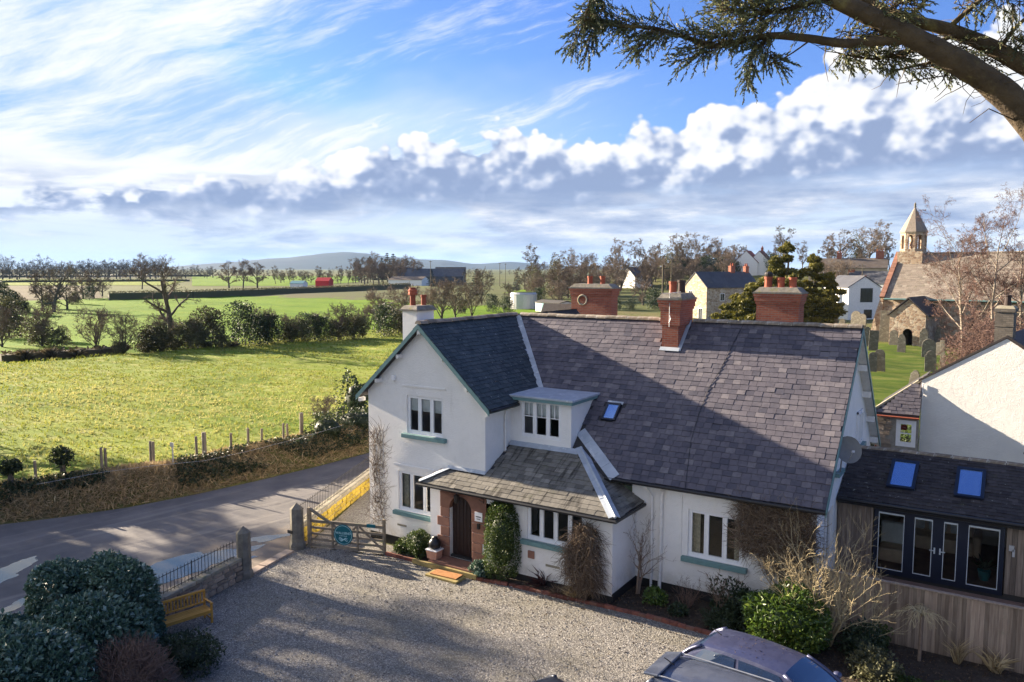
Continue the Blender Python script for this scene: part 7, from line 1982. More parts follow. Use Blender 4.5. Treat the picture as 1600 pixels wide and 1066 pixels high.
# golden cypress behind the ridge: billowing plates of foliage
def cypress(name, loc, lobes, label, seed, mat='leaf_cypress', leaf=.42):
    e = empty(name, loc, label, 'tree'); g = np.random.default_rng(seed); r = random.Random(seed)
    tb_ = MB()
    P, N = [], []
    for (c, rad) in lobes:
        tb_.tube([(0, 0, max(0, c[2] * .35)), (c[0] * .5, c[1] * .5, c[2] * .75), c], [.16, .1, .05], 5)
        n = int(520 * rad[0] * rad[2])
        for j in range(int(3 + rad[0] * 3)):
            d = unit(g.normal(0, 1, 3)); cc = np.array(c) + d * np.array(rad) * g.uniform(.35, .95); rr = np.array(rad) * g.uniform(.32, .58); rr[2] *= .66
            p_, n_ = blob_points(g, int(n / 2), cc, rr, .6, .3); P.append(p_); N.append(n_)
    P, N = np.concatenate(P), np.concatenate(N)
    tb_.tube([(0, 0, -.5), (0, 0, 5), (.3, 0, 11)], [.5, .34, .12], 8)
    tb_.build('trunk', M['bark_dark'], e, local=True)
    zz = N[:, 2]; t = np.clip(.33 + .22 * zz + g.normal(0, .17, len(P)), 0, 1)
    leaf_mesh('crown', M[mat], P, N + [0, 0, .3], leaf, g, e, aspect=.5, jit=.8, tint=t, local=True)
    return e
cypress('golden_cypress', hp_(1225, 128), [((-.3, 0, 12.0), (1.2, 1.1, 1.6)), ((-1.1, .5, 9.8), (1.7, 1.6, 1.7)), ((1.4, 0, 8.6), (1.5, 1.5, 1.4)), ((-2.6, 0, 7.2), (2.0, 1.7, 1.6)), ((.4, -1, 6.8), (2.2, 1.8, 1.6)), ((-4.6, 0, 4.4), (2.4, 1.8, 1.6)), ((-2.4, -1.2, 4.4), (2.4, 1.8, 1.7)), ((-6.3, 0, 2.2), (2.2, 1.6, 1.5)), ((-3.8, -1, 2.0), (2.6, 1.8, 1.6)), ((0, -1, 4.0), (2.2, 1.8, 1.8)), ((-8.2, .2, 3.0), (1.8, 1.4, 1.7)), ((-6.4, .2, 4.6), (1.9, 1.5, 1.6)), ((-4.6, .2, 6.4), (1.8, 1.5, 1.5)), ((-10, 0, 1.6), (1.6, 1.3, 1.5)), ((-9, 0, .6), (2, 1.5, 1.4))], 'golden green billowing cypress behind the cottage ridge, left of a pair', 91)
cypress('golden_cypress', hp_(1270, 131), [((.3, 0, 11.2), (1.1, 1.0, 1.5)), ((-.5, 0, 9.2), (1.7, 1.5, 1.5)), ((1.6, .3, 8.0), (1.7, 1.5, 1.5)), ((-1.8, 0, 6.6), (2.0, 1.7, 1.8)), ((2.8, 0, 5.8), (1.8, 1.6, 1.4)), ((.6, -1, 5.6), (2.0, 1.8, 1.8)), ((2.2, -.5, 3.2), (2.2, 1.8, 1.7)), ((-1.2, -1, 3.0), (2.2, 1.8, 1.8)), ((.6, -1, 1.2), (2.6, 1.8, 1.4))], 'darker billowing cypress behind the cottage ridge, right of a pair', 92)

# birches before the church, brush beneath them
T_b1 = tree_from('birch_tree', P_birch, hp_(1506, 84), 'bark_birch', 'twig_birch', 'bare purple twigged birch in front of the church roof, left of two', group='birches before the church')
T_b2 = tree_from('birch_tree', P_birch2, hp_(1556, 80), 'bark_birch', 'twig_birch', 'taller pale trunked birch in front of the church at the right', group='birches before the church')
T_b1.scale = (.92, .92, 1.0); T_b2.scale = (1.0, 1.0, 1.08)
place_copy(T_b1, hp_(1597, 82), .95, 2.0, 'pale trunked birch at the right edge behind the grey chimney')
brs = grow(109, 3.0, .10, (16, 8, 7, 5), (.9, .6, .55, .5), min_r=.012, base=.02, **dict(GA, ang=((20, 75), (25, 70), (25, 75), (25, 75))))
BR = tree_from('brushwood', brs, hp_(1527, 66), 'twig_red', 'twig_birch', 'tangle of bare brown brushwood behind the white gable, left part', 'bush', 'brushwood under the birches')
for u, d, s, lb in ((1550, 66, 1.1, 'tangle of bare brushwood left of the grey chimney'), (1503, 72, .6, 'low bare brushwood beside the slim pinkish stone'), (1562, 72, 1.2, 'bare brushwood directly behind the grey chimney'), (1590, 70, 1.2, 'bare brushwood right of the grey chimney'), (1530, 76, 1.25, 'tall bare brushwood before the church wall')):
    place_copy(BR, hp_(u, d), s, u, lb)

# long clipped hedges
def long_hedge(pts, h, w, n, size, mat, label, seed):
    g = np.random.default_rng(seed); e = empty('hedge', pts[0], label, 'hedge'); PS = []
    cb = MB()
    for a, b in zip(pts, pts[1:]):
        a, b = Vector(a), Vector(b); L = (b - a).length; d = (b - a).normalized(); nn = Vector((d.y, -d.x, 0))
        cb.obox((a + b) / 2 + Vector((0, 0, h * .44)), d, nn, UPV, L / 2, w * .36, h * .44)
        m = int(n * L / 100); s = g.random(m) * L; face = g.random(m)
        y = np.where(face < .5, -w / 2, g.uniform(-w / 2, w / 2, m)); z = np.where(face < .5, g.uniform(0, h, m), h) * (1 + g.normal(0, .06, m)); y = y + g.normal(0, .12, m)
        PS.append(np.array(a)[None] + s[:, None] * np.array(d) + y[:, None] * np.array(nn) * -1 * -1 + z[:, None] * np.array([0, 0, 1.]))
    P = np.concatenate(PS); leaf_mesh('foliage', M[mat], P, np.tile([0, -.5, .6], (len(P), 1)), size, g, e, jit=1.0)
    cb.build('inner_growth', M[mat], e)
long_hedge([spot(u, v) for u, v in ((170, 470), (300, 467), (420, 462), (540, 457), (640, 451.5))], 2.6, 2.0, 4200, .45, 'leaf_olive', 'long clipped dark hedge running across the fields to the farm', 5)
long_hedge([away(u, 640, G) for u in (-20, 130, 300)], 1.5, 3, 900, 1.0, 'leaf_olive', 'thin dark hedge line far across the left fields', 6)
long_hedge([away(u, 1000, G) for u in (-30, 140, 330)], 2.0, 3, 500, 1.5, 'leaf_olive', 'furthest dark hedge line below the left tree line', 7)
long_hedge([spot(u, v) for u, v in ((0, 566), (90, 560), (190, 553))], .9, 3.0, 2200, .45, 'leaf_rush', 'low brown rushy bank across the left end of the pasture', 8)
# rushes: tufts
for i, (u, v, s) in enumerate(((155, 556, 1.0), (190, 553, 1.2), (228, 551, 1.2), (252, 549, .8), (273, 547, 1.1), (322, 546, 1.0), (366, 545, .9), (120, 560, 1.1), (80, 562, 1.3), (40, 565, 1.3))):
    p = spot(u, v)
    if i == 0: RT = clump('rush_tuft', p, 260, 1.25, .9, 'leaf_rush', 'brown rush tuft, first of ten along the far edge of the pasture', seed=90, w=.06, group='rush tufts')
    else: place_copy(RT, p, s, i, 'brown rush tuft, %s of ten along the far edge of the pasture' % ORD[i], 'rush tufts')

# ================================================================== the roadside bank, fence posts, pasture grass
BP = [Vector((x - .1, y, 0)) for x, y in FAR]
def bank_profile(s, t):
    """height of the bank: t runs 0 at the road edge to 1 at the pasture"""
    return 1.05 * math.sin(min(1, t * 1.25) * PI * .62) ** 1.1 * (1 + .22 * nz2(s * .5, t * 2, 1, 41)) if t > 0 else 0
def bank_pt(i_f, t):
    i = min(len(BP) - 2, int(i_f)); f = i_f - i; a, b = BP[i], BP[i + 1]; p = a.lerp(b, f); d = (b - a).normalized(); n = Vector((-d.y, d.x, 0))
    return p + n * (2.6 * t), d, n
V, F = [], []; NS_, NT = 150, 8
for i in range(NS_ + 1):
    fi = (len(BP) - 1) * i / NS_ * .9999
    for j in range(NT + 1):
        p, d, n = bank_pt(fi, j / NT); V.append((p.x, p.y, G - .02 + bank_profile(p.y, j / NT) * (1 if j < NT else .35)))
for i in range(NS_):
    for j in range(NT):
        a = i * (NT + 1) + j; F.append((a, a + NT + 1, a + NT + 2, a + 1))
tag(np_mesh('verge', V, F, M['scrub'], smooth=True), kind='structure')
r_ = random.Random(21); g_ = np.random.default_rng(22)
def bank_scatter(n, tlo, thi, ymin=-30, ymax=30):
    out = []
    while len(out) < n:
        fi = r_.uniform(0, len(BP) - 1.001); t = r_.uniform(tlo, thi); p, d, nn = bank_pt(fi, t)
        if ymin < p.y < ymax: out.append((p.x, p.y, G + bank_profile(p.y, t) + r_.uniform(-.04, .05), nn.x, nn.y, t))
    return np.array(out)
Q = bank_scatter(30000, 0.0, 1.05); N = np.stack([-Q[:, 3] * .6, -Q[:, 4] * .6, np.full(len(Q), .55)], 1)
tag(leaf_mesh('dry_grass', M['leaf_drygrass'], Q[:, :3] + [0, 0, .06], N, .42, g_, along=N, aspect=.075, jit=.65, droop=.25), kind='stuff')
Q = bank_scatter(26000, .12, .85); msk = np.array([nz2(y * .30, t * 1.2, 1, 44) + (.24 if y > 3 else .02) > .0 for y, t in Q[:, [1, 5]]]); Q = Q[msk]; N = np.stack([-Q[:, 3], -Q[:, 4], np.full(len(Q), .7)], 1)
tag(leaf_mesh('bramble', M['leaf_ivy'], Q[:, :3] + [0, 0, .12] + g_.normal(0, .07, (len(Q), 3)), N, .15, g_, jit=1.0), kind='stuff')
# fence posts along the bank top
posts = [(48, 757, .62, 'ivy capped'), (57, 757, 1.0, 0), (160, 738, 1.1, 0), (166, 735, 1.0, 0), (236, 728, 1.15, 0), (240, 729, 1.15, 0), (308, 718, 1.1, 0), (320, 720, 1.35, 1), (361, 710, 1.05, 0), (388, 705, 1.15, 0), (409, 697, .9, 0), (443, 693, 1.05, 0), (450, 689, .9, 0), (471, 684, 1.35, 1), (528, 668, .9, 0), (537, 664, 1.1, 0)]
for i, (u, v, h, t) in enumerate(posts):
    if t == 'ivy capped': continue
    p = spot(u, v, .55); w = .11 if t else .065
    o = MB().tube([(0, 0, -.6), (random.Random(u).uniform(-.05, .05), 0, h - .05), (random.Random(u).uniform(-.05, .05), 0, h)], [w, w * .95, w * .75], 7).build('fence_post', M['greywood'], None, local=True)
    o.location = p; tag(o, '%s weathered fence post, %s from the left along the pasture bank' % ('thick' if t else 'thin', ORD[i - 1]), 'fence post', 'fence posts along the pasture bank')
tag(MB().tube([spot(57, 757, 1.2), spot(160, 738, 1.25), spot(236, 728, 1.3), spot(320, 720, 1.35), spot(388, 705, 1.3), spot(471, 684, 1.3), spot(537, 664, 1.3)], .006, 4).tube([spot(57, 757, .9), spot(160, 738, .95), spot(236, 728, 1.0), spot(320, 720, 1.0), spot(388, 705, 1.0), spot(471, 684, 1.0), spot(537, 664, 1.0)], .006, 4).build('fence_wire', M['galv']), 'thin wire strung along the posts of the pasture fence', 'wire')
for u, v, h, lb in ((18, 766, 1.25, 'mushroom shaped ivy covered stump at the far left of the bank'), (99, 752, 1.35, 'squat ivy covered stump on the bank right of the mushroom shaped one')):
    p = spot(u, v, .5); e = empty('ivy_stump', p, lb, 'stump'); g2 = np.random.default_rng(u)
    MB().tube([(0, 0, -.5), (0, 0, h * .75)], [.14, .10], 7).build('trunk', M['bark'], e, local=True)
    P_, N_ = blob_points(g2, 900, (0, 0, h * .78), (.42 if u > 50 else .38, .4, .42 if u > 50 else .3), .5, .2, flat_bottom=False); leaf_mesh('ivy', M['leaf_ivy'], P_, N_, .13, g2, e, local=True)
sg2 = empty('road_sign', spot(272, 762), 'thin pale metal signpost with small plate standing in the verge', 'sign')
MB().tube([(0, 0, -.2), (0, 0, 2.05)], .03, 8).build('post', M['galv'], sg2, local=True)
MB().box(-.12, .12, -.04, -.015, 1.86, 2.05).build('plate', M['galv'], sg2, local=True)
hb2 = more(T_bush, 505, 52, .36, 1, 'pale bare thorn in the bank right of the thick fence post')
hb2.location = spot(505, 672, .5)
bush('bank_ivy', spot(512, 690, .3), (1.3, 1.0, 1.5), 1300, .14, 'leaf_ivy', 'dark ivy mound on the bank under the pale bare thorn', 'shrub', seed=47, lump=.25)
bush('bank_ivy', spot(560, 676, .3), (1.9, 1.2, 1.5), 1600, .14, 'leaf_ivy', 'dark ivy mound on the bank beside the white gable', 'shrub', seed=48, lump=.25)
bush('gable_shrub', spot(556, 655, .4), (1.0, .8, 2.6), 900, .2, 'leaf_dark', 'dark shrub peeping out left of the white gable eaves', 'shrub', seed=49, lump=.25)

g_ = np.random.default_rng(19); n = 900
lx = g_.uniform(-.5, 13, n); ly = -1.15 - np.abs(g_.normal(0, 1.6, n)) * (g_.random(n) < .75) - g_.random(n) * 8 * (g_.random(n) < .12)
kk = inpoly(lx, ly, DRIVE)
tag(leaf_mesh('leaf_litter', M['leaf_litter'], np.stack([lx, ly, np.full(n, G + .035)], 1)[kk], np.tile([0, 0, 1.], (kk.sum(), 1)), .055, g_, jit=2.0), kind='stuff')
# pasture tufts: too many to count
n = 95000; g_ = np.random.default_rng(55)
t = g_.random(n); x = -13.5 - 52 * t ** 1.15; y = g_.uniform(-14, 108, n)
k = inpoly(x, y, [(p_[0] - 2.6, p_[1] + .6) for p_ in FAR] + [(-14, 108), (-61, 108), (-66, 30), (-72, -40)]); x, y = x[k], y[k]
gzv = np.array([rough(a, b) for a, b in zip(x, y)]); cl = np.array([nz2(a * .8, b * 1.6, .5, 61) * .8 + nz2(a * .5, b, .09, 62) * .7 for a, b in zip(x, y)])
k = cl + g_.normal(0, .25, len(x)) > -.12; x, y, gzv, cl = x[k], y[k], gzv[k], cl[k]
P = np.stack([x, y, G + .32 + gzv + .04], 1)
tint = np.clip(.50 + cl * .55 + g_.normal(0, .10, len(x)), 0, 1)
tag(leaf_mesh('grass', M['leaf_grass'], P, np.tile([.25, 0, 1.], (len(P), 1)), .20 + .0016 * np.abs(x), g_, along=np.tile([.3, .05, 1.], (len(P), 1)), aspect=.30, jit=.5, tint=tint), kind='stuff')

# ================================================================== trees off to the left whose shade falls on the drive
for x, y, s, src, lb in ((-33, -7.2, 1.25, T_old, 'old tree standing in the pasture left of the picture'), (-31, -13, 1.3, T_ash, 'bare tree left of the picture beyond the road'), (-37, -4.2, 1.15, T_oak, 'spreading bare tree left of the picture in the pasture'), (-34, -18, 1.3, T_oak, 'spreading bare tree left of the picture beyond the road bend'), (-40, -9.5, 1.35, T_ash, 'large bare tree left of the picture'), (-29, -22, 1.2, T_ash, 'bare tree by the road bend left of the picture')):
    c = copy_tree(src); c.location = (x, y, G); c.scale = (s, s, s); c.rotation_euler = (0, 0, x); c['label'] = lb; c['group'] = 'roadside trees left of the view'
evg = bush('roadside_holly', (-36.0, -10.0, G), (3.2, 3.2, 13.0), 5200, .30, 'leaf_dark', 'tall dark holly left of the picture beyond the road', 'tree', seed=95, lump=.3, shell=.7)
place_copy(evg, (-35.0, -15.5, G), 1.1, 2, 'broad dark holly beyond the road, further from the cottage')
# ================================================================== cars on the gravel
def paint(name, c):
    m, nt, b = new_mat(name); co = coord(nt)
    setc(nt, b, mixc(nt, tnoise(nt, co, 2.5, 6, .7).step(.45, .75, 0, .35), c, tuple(min(1, x * 1.35 + .012) for x in c)), tnoise(nt, co, 6, 4).step(.3, .7, .28, .5), .5, .35)
    b.inputs['Coat Weight'].default_value = .5; b.inputs['Coat Roughness'].default_value = .12
    return m
M['carblue'] = paint('blue_grey_car_paint', (.055, .062, .125)); M['carslate'] = paint('slate_blue_car_paint', (.105, .122, .165)); M['carblack'] = paint('black_car_paint', (.012, .016, .03))
m, nt_, b_ = new_mat('car_window_glass'); setc(nt_, b_, (.018, .032, .07), .03, 1.0, 0.0); b_.inputs['IOR'].default_value = 1.9; M['carglass'] = m
M['rubber'] = flat('black_rubber', (.015, .015, .016), .8); M['lamp'] = flat('clear_headlamp', (.75, .76, .78), .15, .8); M['redlamp'] = flat('red_tail_lamp', (.40, .015, .015), .25); M['alloy'] = flat('grey_alloy', (.40, .41, .43), .35, metal=.7)
def car(name, loc, rz, L, W, H, belt, xs, roof_w, pm_, label, rails=False, spoiler=False):
    """xs: windscreen foot, roof front, roof rear, rear glass foot, as fractions of L from the rear bumper"""
    e = empty(name, loc, label, 'car', 'cars parked on the gravel', rz)
    X = lambda f: (f - .5) * L
    hw = W / 2
    st = [(0, .62, .78, .40, .86), (.02, .84, .94, .30, .98), (.10, .92, .99, .24, 1.0), (.30, .95, 1.0, .20, 1.0), (.55, .95, 1.0, .20, 1.0), (.72, .93, .99, .20, .99), (.86, .90, .95, .22, .90), (.96, .80, .86, .28, .74), (1.0, .60, .66, .38, .58)]
    rings = []
    for f, wb, wm, zb, zt in st:
        x = X(f); zt = belt * zt; wt = wm * .93
        half = [(wb * hw * .9, zb), (wm * hw, zb + .12), (wm * hw, zb + (zt - zb) * .62), (wt * hw, zt - .02), (wt * hw * .80, zt + .015), (wt * hw * .4, zt + .04)]
        rings.append([(x, y, z) for y, z in half] + [(x, -y, z) for y, z in reversed(half)])
    b = MB().tube_rings(rings).build('body', M[pm_], e, smooth=True, local=True)
    sb = b.modifiers.new('smooth', 'SUBSURF'); sb.levels = sb.render_levels = 2
    xw, xf, xr, xd = (X(f) for f in xs)
    wb_, wr_ = hw * .90, roof_w / 2
    rf = MB(); N = 10; g = []
    for i in range(N + 1):
        x = xr + (xf - xr) * i / N; t = i / N
        zc = H - .055 * (2 * t - 1.1) ** 2
        g.append([(x, wr_ * (j / N * 2 - 1), zc - .05 * abs(j / N * 2 - 1) ** 3) for j in range(N + 1)])
    for i in range(N):
        for j in range(N): rf.quad(g[i][j], g[i + 1][j], g[i + 1][j + 1], g[i][j + 1])
    edge_f, edge_r = g[N], g[0]
    rf.build('roof', M[pm_], e, smooth=True, local=True)
    def slope(edge, xb, zb_, wbot, nm_, k):
        mb = MB(); rows = []
        for i in range(7):
            t = i / 6; rows.append([(a[0] + (xb - .10 * (1 - (j / N * 2 - 1) ** 2) * -k * .0 - a[0]) * t + k * .05 * math.sin(t * PI), a[1] * (1 + (wbot / wr_ - 1) * t), a[2] + (zb_ - a[2]) * t + .02 * math.sin(t * PI)) for j, a in enumerate(edge)])
        for i in range(6):
            for j in range(N): mb.quad(rows[i][j], rows[i][j + 1], rows[i + 1][j + 1], rows[i + 1][j])
        return mb.build(nm_, M['carglass'], e, smooth=True, local=True), rows
    _, rowf = slope(edge_f, xw, belt * .99, wb_ * .93, 'windscreen', 1)
    _, rowr = slope(edge_r, xd, belt * 1.0, wb_ * .90, 'rear_window', -1)
    for s in (-1, 1):
        j = N if s > 0 else 0
        top = [Vector(g[i][j]) for i in range(N + 1)]
        bot = [Vector((xd + (xw - xd) * i / N, s * wb_, belt * .985)) for i in range(N + 1)]
        sd = MB()
        for i in range(N): sd.quad(bot[i], bot[i + 1], top[i + 1], top[i])
        sd.build('side_panel', M[pm_], e, local=True)
        out = Vector((0, s * .012, .004))
        for a, b2 in ((.07, .43), (.47, .90)):
            w = MB(); K = 8
            for k in range(K):
                f0, f1 = a + (b2 - a) * k / K, a + (b2 - a) * (k + 1) / K
                def pt(f, t):
                    i = min(N - 1, int(f * N)); q = f * N - i; return bot[i].lerp(bot[i + 1], q).lerp(top[i].lerp(top[i + 1], q), t) + out
                w.quad(pt(f0, .08), pt(f1, .08), pt(f1, .86), pt(f0, .86))
            w.build('side_window', M['carglass'], e, smooth=True, local=True)
        for rows, nm_ in ((rowf, 'windscreen_pillar'), (rowr, 'rear_pillar')):
            MB().tube([Vector(r[j]) for r in rows], .045, 6).build(nm_, M[pm_], e, smooth=True, local=True)
        mr_ = MB().lathe([(0, -.06), (.08, -.05), (.10, 0), (.08, .06), (0, .07)], (xw + .05 - .25, s * (hw + .08), belt + .05), 10)
        mr_.build('door_mirror', M[pm_], e, smooth=True, local=True)
        MB().obox((X(.955), s * hw * .66, belt * .70), (.8, -.35 * s, -.45), (.2 * s, 1, 0), (.4, 0, .9), .17, .12, .05).build('headlight', M['lamp'], e, local=True, bevel=.02)
        MB().box(X(.0) - .0, X(.05), s * hw * .74 - .09, s * hw * .74 + .09, belt * .62, belt * .84).build('tail_light', M['redlamp'], e, local=True, bevel=.02)
        for f in (.18, .80):
            wx = X(f)
            MB().tube([(wx, s * (hw - .20), .31), (wx, s * (hw - .01), .31)], .31, 20).build('tyre', M['rubber'], e, local=True)
            MB().tube([(wx, s * (hw - .02), .31), (wx, s * (hw + .005), .31)], .20, 16).build('rim', M['alloy'], e, local=True)
        if rails: MB().tube([(xr + .1, s * (wr_ - .05), H - .03), (xr + .25, s * (wr_ - .05), H - .012), (xf - .35, s * (wr_ - .05), H - .005), (xf - .2, s * (wr_ - .05), H - .03)], .018, 6).build('roof_rail', M['alloy'], e, local=True)
    for k in range(2): MB().tube([(xw + .02, -.55 + .55 * k, belt + .03), (xw - .28, -.25 + .55 * k, belt + .21)], .010, 4).build('wiper', M['rubber'], e, local=True)
    if spoiler: MB().prism([(xr + .10, wr_ * .98, H - .05), (xr + .10, -wr_ * .98, H - .05), (xr - .26, -wr_ * .88, H - .13), (xr - .26, wr_ * .88, H - .13)], (0, 0, .06)).build('spoiler', M['carslate'], e, local=True, bevel=.02)
    MB().tube([(xr + .18, 0, H - .02), (xr + .02, 0, H + .05), (xr - .05, 0, H + .07)], .012, 5).build('roof_aerial', M['rubber'], e, local=True)
    return e
car('hatchback', (15.20, -3.66, G), R(-11), 4.1, 1.68, 1.46, .93, (.82, .64, .17, .05), 1.14, 'carblue', 'blue grey hatchback parked beside the flower bed with leaves on its roof')
car('estate_car', (15.45, -5.72, G), R(-4), 4.6, 1.78, 1.62, 1.0, (.74, .60, .09, .02), 1.22, 'carslate', 'slate blue estate car with roof rails parked nearest the camera', rails=True, spoiler=True)
rq = R(-26); cpt = spot(868, 1052, G + 1.40); lc = Matrix.Rotation(rq, 3, 'Z') @ Vector(((.20 - .5) * 3.85, .56, 0))
car('black_car', (cpt.x - lc.x, cpt.y - lc.y, G), rq, 3.85, 1.66, 1.44, .93, (.76, .60, .20, .06), 1.12, 'carblack', 'black car of which only a roof corner shows at the bottom edge')
# fallen leaves on the hatchback roof are stuck flecks
hc_ = bpy.data.objects['hatchback']; g_ = np.random.default_rng(4)
P = np.stack([g_.uniform(-1.1, .3, 60), g_.uniform(-.5, .5, 60), np.full(60, 1.462)], 1); P[:, 2] -= .05 * np.abs(P[:, 1] / .56) ** 3 + .055 * (2 * (P[:, 0] + 1.15) / 1.54 - 1.1) ** 2 - .004
leaf_mesh('leaf_flecks', M['leaf_litter'], P, np.tile([0, 0, 1.], (60, 1)), .035, g_, hc_, local=True, along=g_.normal(0, 1, (60, 3)) * [1, 1, .02], jit=.01)['kind'] = 'stuff'

# ================================================================== the big cypress whose limbs reach into the picture
def at(u, v, d):
    q = ray(u, v); return CAM + q * (d / math.hypot(q.x, q.y))
TBASE = at(1860, 600, 11.2); TBASE.z = G
cyp = empty('cypress_tree', TBASE, 'large dark cypress reaching into the sky at the upper right', 'tree')
def limb(pts, r0, r1, name='limb', n=12):
    P = [at(*p) if len(p) == 3 and not isinstance(p, Vector) else p for p in pts]; Q = []
    for i in range(len(P) - 1):
        for k in range(4):
            a, b = P[i], P[i + 1]; t = k / 4
            m0 = (P[i + 1] - P[max(i - 1, 0)]) * .5; m1 = (P[min(i + 2, len(P) - 1)] - P[i]) * .5
            h00, h10, h01, h11 = 2 * t ** 3 - 3 * t ** 2 + 1, t ** 3 - 2 * t ** 2 + t, -2 * t ** 3 + 3 * t ** 2, t ** 3 - t ** 2
            Q.append(a * h00 + m0 * h10 + b * h01 + m1 * h11)
    Q.append(P[-1]); R_ = [(r0 + (r1 - r0) * i / (len(Q) - 1)) * (1 + .08 * nz2(i * .6, r0 * 50, 1, 5)) for i in range(len(Q))]
    MB().tube(Q, R_, n).build(name, M['bark_dark'], cyp, smooth=True)
    return Q
trunk_top = at(1840, 420, 11.2)
limb([TBASE - Vector((0, 0, .3)), at(1850, 800, 11.2), trunk_top, at(1800, 60, 11.3), at(1810, -300, 11.3)], .55, .30, 'trunk', 16)
LA = limb([trunk_top, (1690, 290, 10.8), (1600, 178, 10.4), (1545, 128, 10.2), (1480, 88, 10.0), (1425, 58, 9.9), (1365, 28, 9.8), (1290, -8, 9.7), (1180, -60, 9.6)], .18, .075)
LB = limb([at(1800, 200, 11.3), (1680, 140, 10.9), (1600, 102, 10.7), (1545, 72, 10.6), (1480, 46, 10.5), (1400, 25, 10.4), (1320, -20, 10.3)], .125, .05)
LC = limb([(1432, 62, 9.9), (1385, 63, 9.85), (1320, 68, 9.8), (1262, 60, 9.7), (1205, 56, 9.65), (1150, 66, 9.6), (1112, 72, 9.55), (1070, 58, 9.5), (1020, 44, 9.45), (960, 40, 9.4), (928, 26, 9.35)], .062, .012, 'branch', 8)
BR_ = [limb(p, a, b, 'branch', 6) for p, a, b in (
    ([(1600, 150, 10.9), (1540, 118, 10.9), (1470, 98, 10.9), (1400, 110, 10.8)], .045, .012), ([(1500, 52, 10.5), (1440, 74, 10.4), (1370, 92, 10.3), (1310, 84, 10.2)], .03, .008),
    ([(1290, -5, 9.7), (1230, 15, 9.65), (1170, 22, 9.6), (1125, 8, 9.6)], .035, .008), ([(1210, 56, 9.65), (1178, 82, 9.6), (1165, 132, 9.6)], .016, .005), ([(1112, 72, 9.55), (1085, 88, 9.5), (1050, 96, 9.5)], .014, .004),
    ([(940, -25, 9.3), (918, 20, 9.3), (897, 74, 9.3)], .016, .004), ([(940, -25, 9.3), (930, 20, 9.35), (918, 82, 9.35)], .012, .004), ([(1480, 46, 10.5), (1520, 10, 10.4), (1570, -30, 10.3)], .035, .02), ([(1560, 80, 10.6), (1590, 40, 10.5), (1640, 0, 10.5)], .03, .012), ([(1420, 30, 10.3), (1450, -5, 10.2), (1470, -40, 10.2)], .03, .012), ([(1040, 50, 9.45), (1010, 68, 9.45), (985, 78, 9.4)], .010, .004), ([(1270, 60, 9.7), (1230, 88, 9.65), (1200, 100, 9.6)], .012, .004))]
g_ = np.random.default_rng(88); r_ = random.Random(88)
SP_, SA_, ST_ = [], [], []; tw = []
def sprigs(path, rad, n, L=(.10, .22), tint=.45, down=.25, d0=9.6):
    """feathery sprays about a line given in photograph columns and rows at about d0 metres"""
    Pw = [at(u, v, d0 + r_.uniform(-.05, .05)) for u, v in path]
    for k in range(int(n * 1.15)):
        f = r_.uniform(0, len(Pw) - 1.001); i = int(f); base = Pw[i].lerp(Pw[i + 1], f - i); ax = (Pw[i + 1] - Pw[i]).normalized()
        off = Vector((r_.gauss(0, 1), r_.gauss(0, 1), r_.gauss(0, 1))) * rad * .5
        d = (ax * r_.uniform(.2, 1.0) + off.normalized() * r_.uniform(.3, 1) + Vector((0, 0, -down))).normalized(); l = r_.uniform(*L)
        p0 = base + off * .6; tw.append(([base, p0, p0 + d * l], [.005, .004, .002], 2))
        tt = min(1, max(0, r_.gauss(tint, .16)))
        for j in range(15):
            q = (j + r_.random()) / 15; s = p0 + d * (l * q)
            sd = (d * .9 + Vector((r_.gauss(0, 1), r_.gauss(0, 1), r_.gauss(0, 1))).normalized() * .75 * (1.1 - q * .6)).normalized()
            SP_.append(s + sd * .02); SA_.append(sd); ST_.append(min(1, max(0, tt + r_.gauss(0, .12))))
sprigs([(1112, 70), (1060, 52), (1010, 42), (960, 38), (925, 26)], .20, 190, tint=.35, d0=9.45)
sprigs([(1120, 72), (1085, 88), (1055, 97)], .13, 40, tint=.35, d0=9.5); sprigs([(1040, 52), (1005, 70), (985, 80)], .13, 45, tint=.35, d0=9.45)
sprigs([(940, -25), (915, 20), (893, 76)], .13, 85, tint=.28, d0=9.3); sprigs([(935, -15), (930, 30), (917, 84)], .10, 55, tint=.28, d0=9.35)
sprigs([(1205, 60), (1178, 82), (1165, 136)], .15, 70, tint=.32, down=.5, d0=9.6); sprigs([(1200, 85), (1215, 100)], .15, 35, tint=.32, d0=9.65)
sprigs([(1290, 0), (1230, 16), (1170, 24), (1125, 10)], .34, 230, tint=.62, d0=9.6); sprigs([(1260, -20), (1190, -10), (1110, -15)], .3, 120, tint=.55, d0=9.6); sprigs([(1200, 40), (1150, 55), (1110, 60)], .24, 110, tint=.50, d0=9.55)
sprigs([(1310, 84), (1370, 92), (1420, 84)], .20, 120, tint=.55, d0=10.2); sprigs([(1320, 58), (1400, 44)], .2, 70, tint=.62, d0=9.9); sprigs([(1400, 100), (1460, 104), (1510, 112)], .18, 60, tint=.4, d0=10.8)
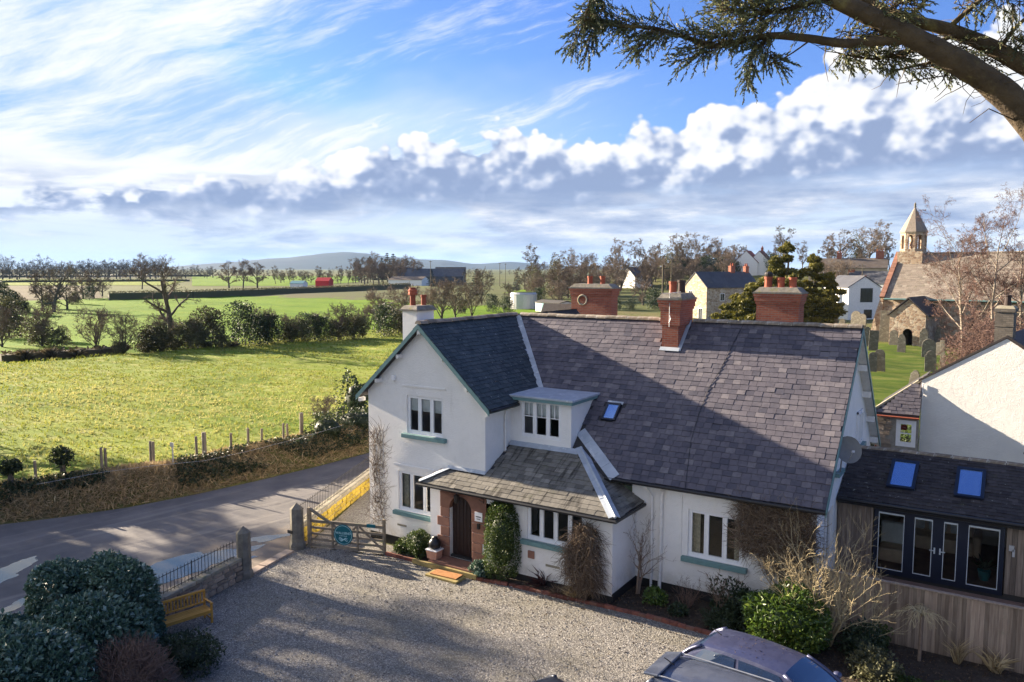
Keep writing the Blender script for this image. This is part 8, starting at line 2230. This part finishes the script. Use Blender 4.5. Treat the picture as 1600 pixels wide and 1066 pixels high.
sprigs([(1380, 20), (1440, -10)], .28, 80, tint=.7, d0=9.9); sprigs([(1500, 10), (1560, -15), (1600, 20)], .35, 70, tint=.6, d0=10.4); sprigs([(1580, 60), (1620, 70)], .25, 40, tint=.5, d0=10.6); sprigs([(1460, 60), (1540, 100)], .25, 50, tint=.55, d0=10.6)
leaf_mesh('foliage', M['leaf_cypress_near'], np.array([tuple(p) for p in SP_]), np.zeros((len(SP_), 3)), .044, g_, cyp, aspect=.36, jit=.18, tint=np.array(ST_), along=np.array([tuple(p) for p in SA_]))['kind'] = 'stuff'
for k in range(170):                                       # bare dead twigs under the limbs
    src = r_.choice([LA[8:], LB[6:], LC, BR_[0], BR_[1], LA[8:], LB[6:]]); p = r_.choice(src); pts = [p]; d = Vector((r_.gauss(0, 1), r_.gauss(0, 1), r_.gauss(-.1, .9))).normalized()
    for i in range(4):
        d = (d + Vector((r_.gauss(0, .35), r_.gauss(0, .35), r_.gauss(0, .35)))).normalized(); p = p + d * r_.uniform(.06, .16); pts.append(p)
    tw.append((pts, [.008, .007, .005, .004, .002], 2))
for a, b, c_ in (((1590, 190), (1545, 170), (1515, 192)), ((1600, 155), (1560, 140), (1520, 145)), ((1480, 118), (1440, 124), (1400, 132)), ((1470, 100), (1430, 108), (1380, 108))):
    tw.append(([at(*a, 10.3), at(*b, 10.2), at(*c_, 10.2)], [.008, .006, .003], 2))
V, F = limbs_mesh(tw, lambda l: 4); np_mesh('twigs', V, F, M['bark_dark'], cyp)['kind'] = 'stuff'

# ================================================================== air
hm = bpy.data.materials.new('thin_haze'); hm.use_nodes = True; nt = hm.node_tree; nt.nodes.clear()
ho = nt.nodes.new('ShaderNodeOutputMaterial'); pv = nt.nodes.new('ShaderNodeVolumePrincipled')
pv.inputs['Color'].default_value = (.30, .56, 1.0, 1); pv.inputs['Density'].default_value = 0.000034; pv.inputs['Anisotropy'].default_value = 0.0
nt.links.new(pv.outputs[0], ho.inputs['Volume'])
hz_ = MB().box(-13900, 11900, -11900, 13900, G - 4, 260).build('haze', hm)
tag(hz_, kind='stuff')
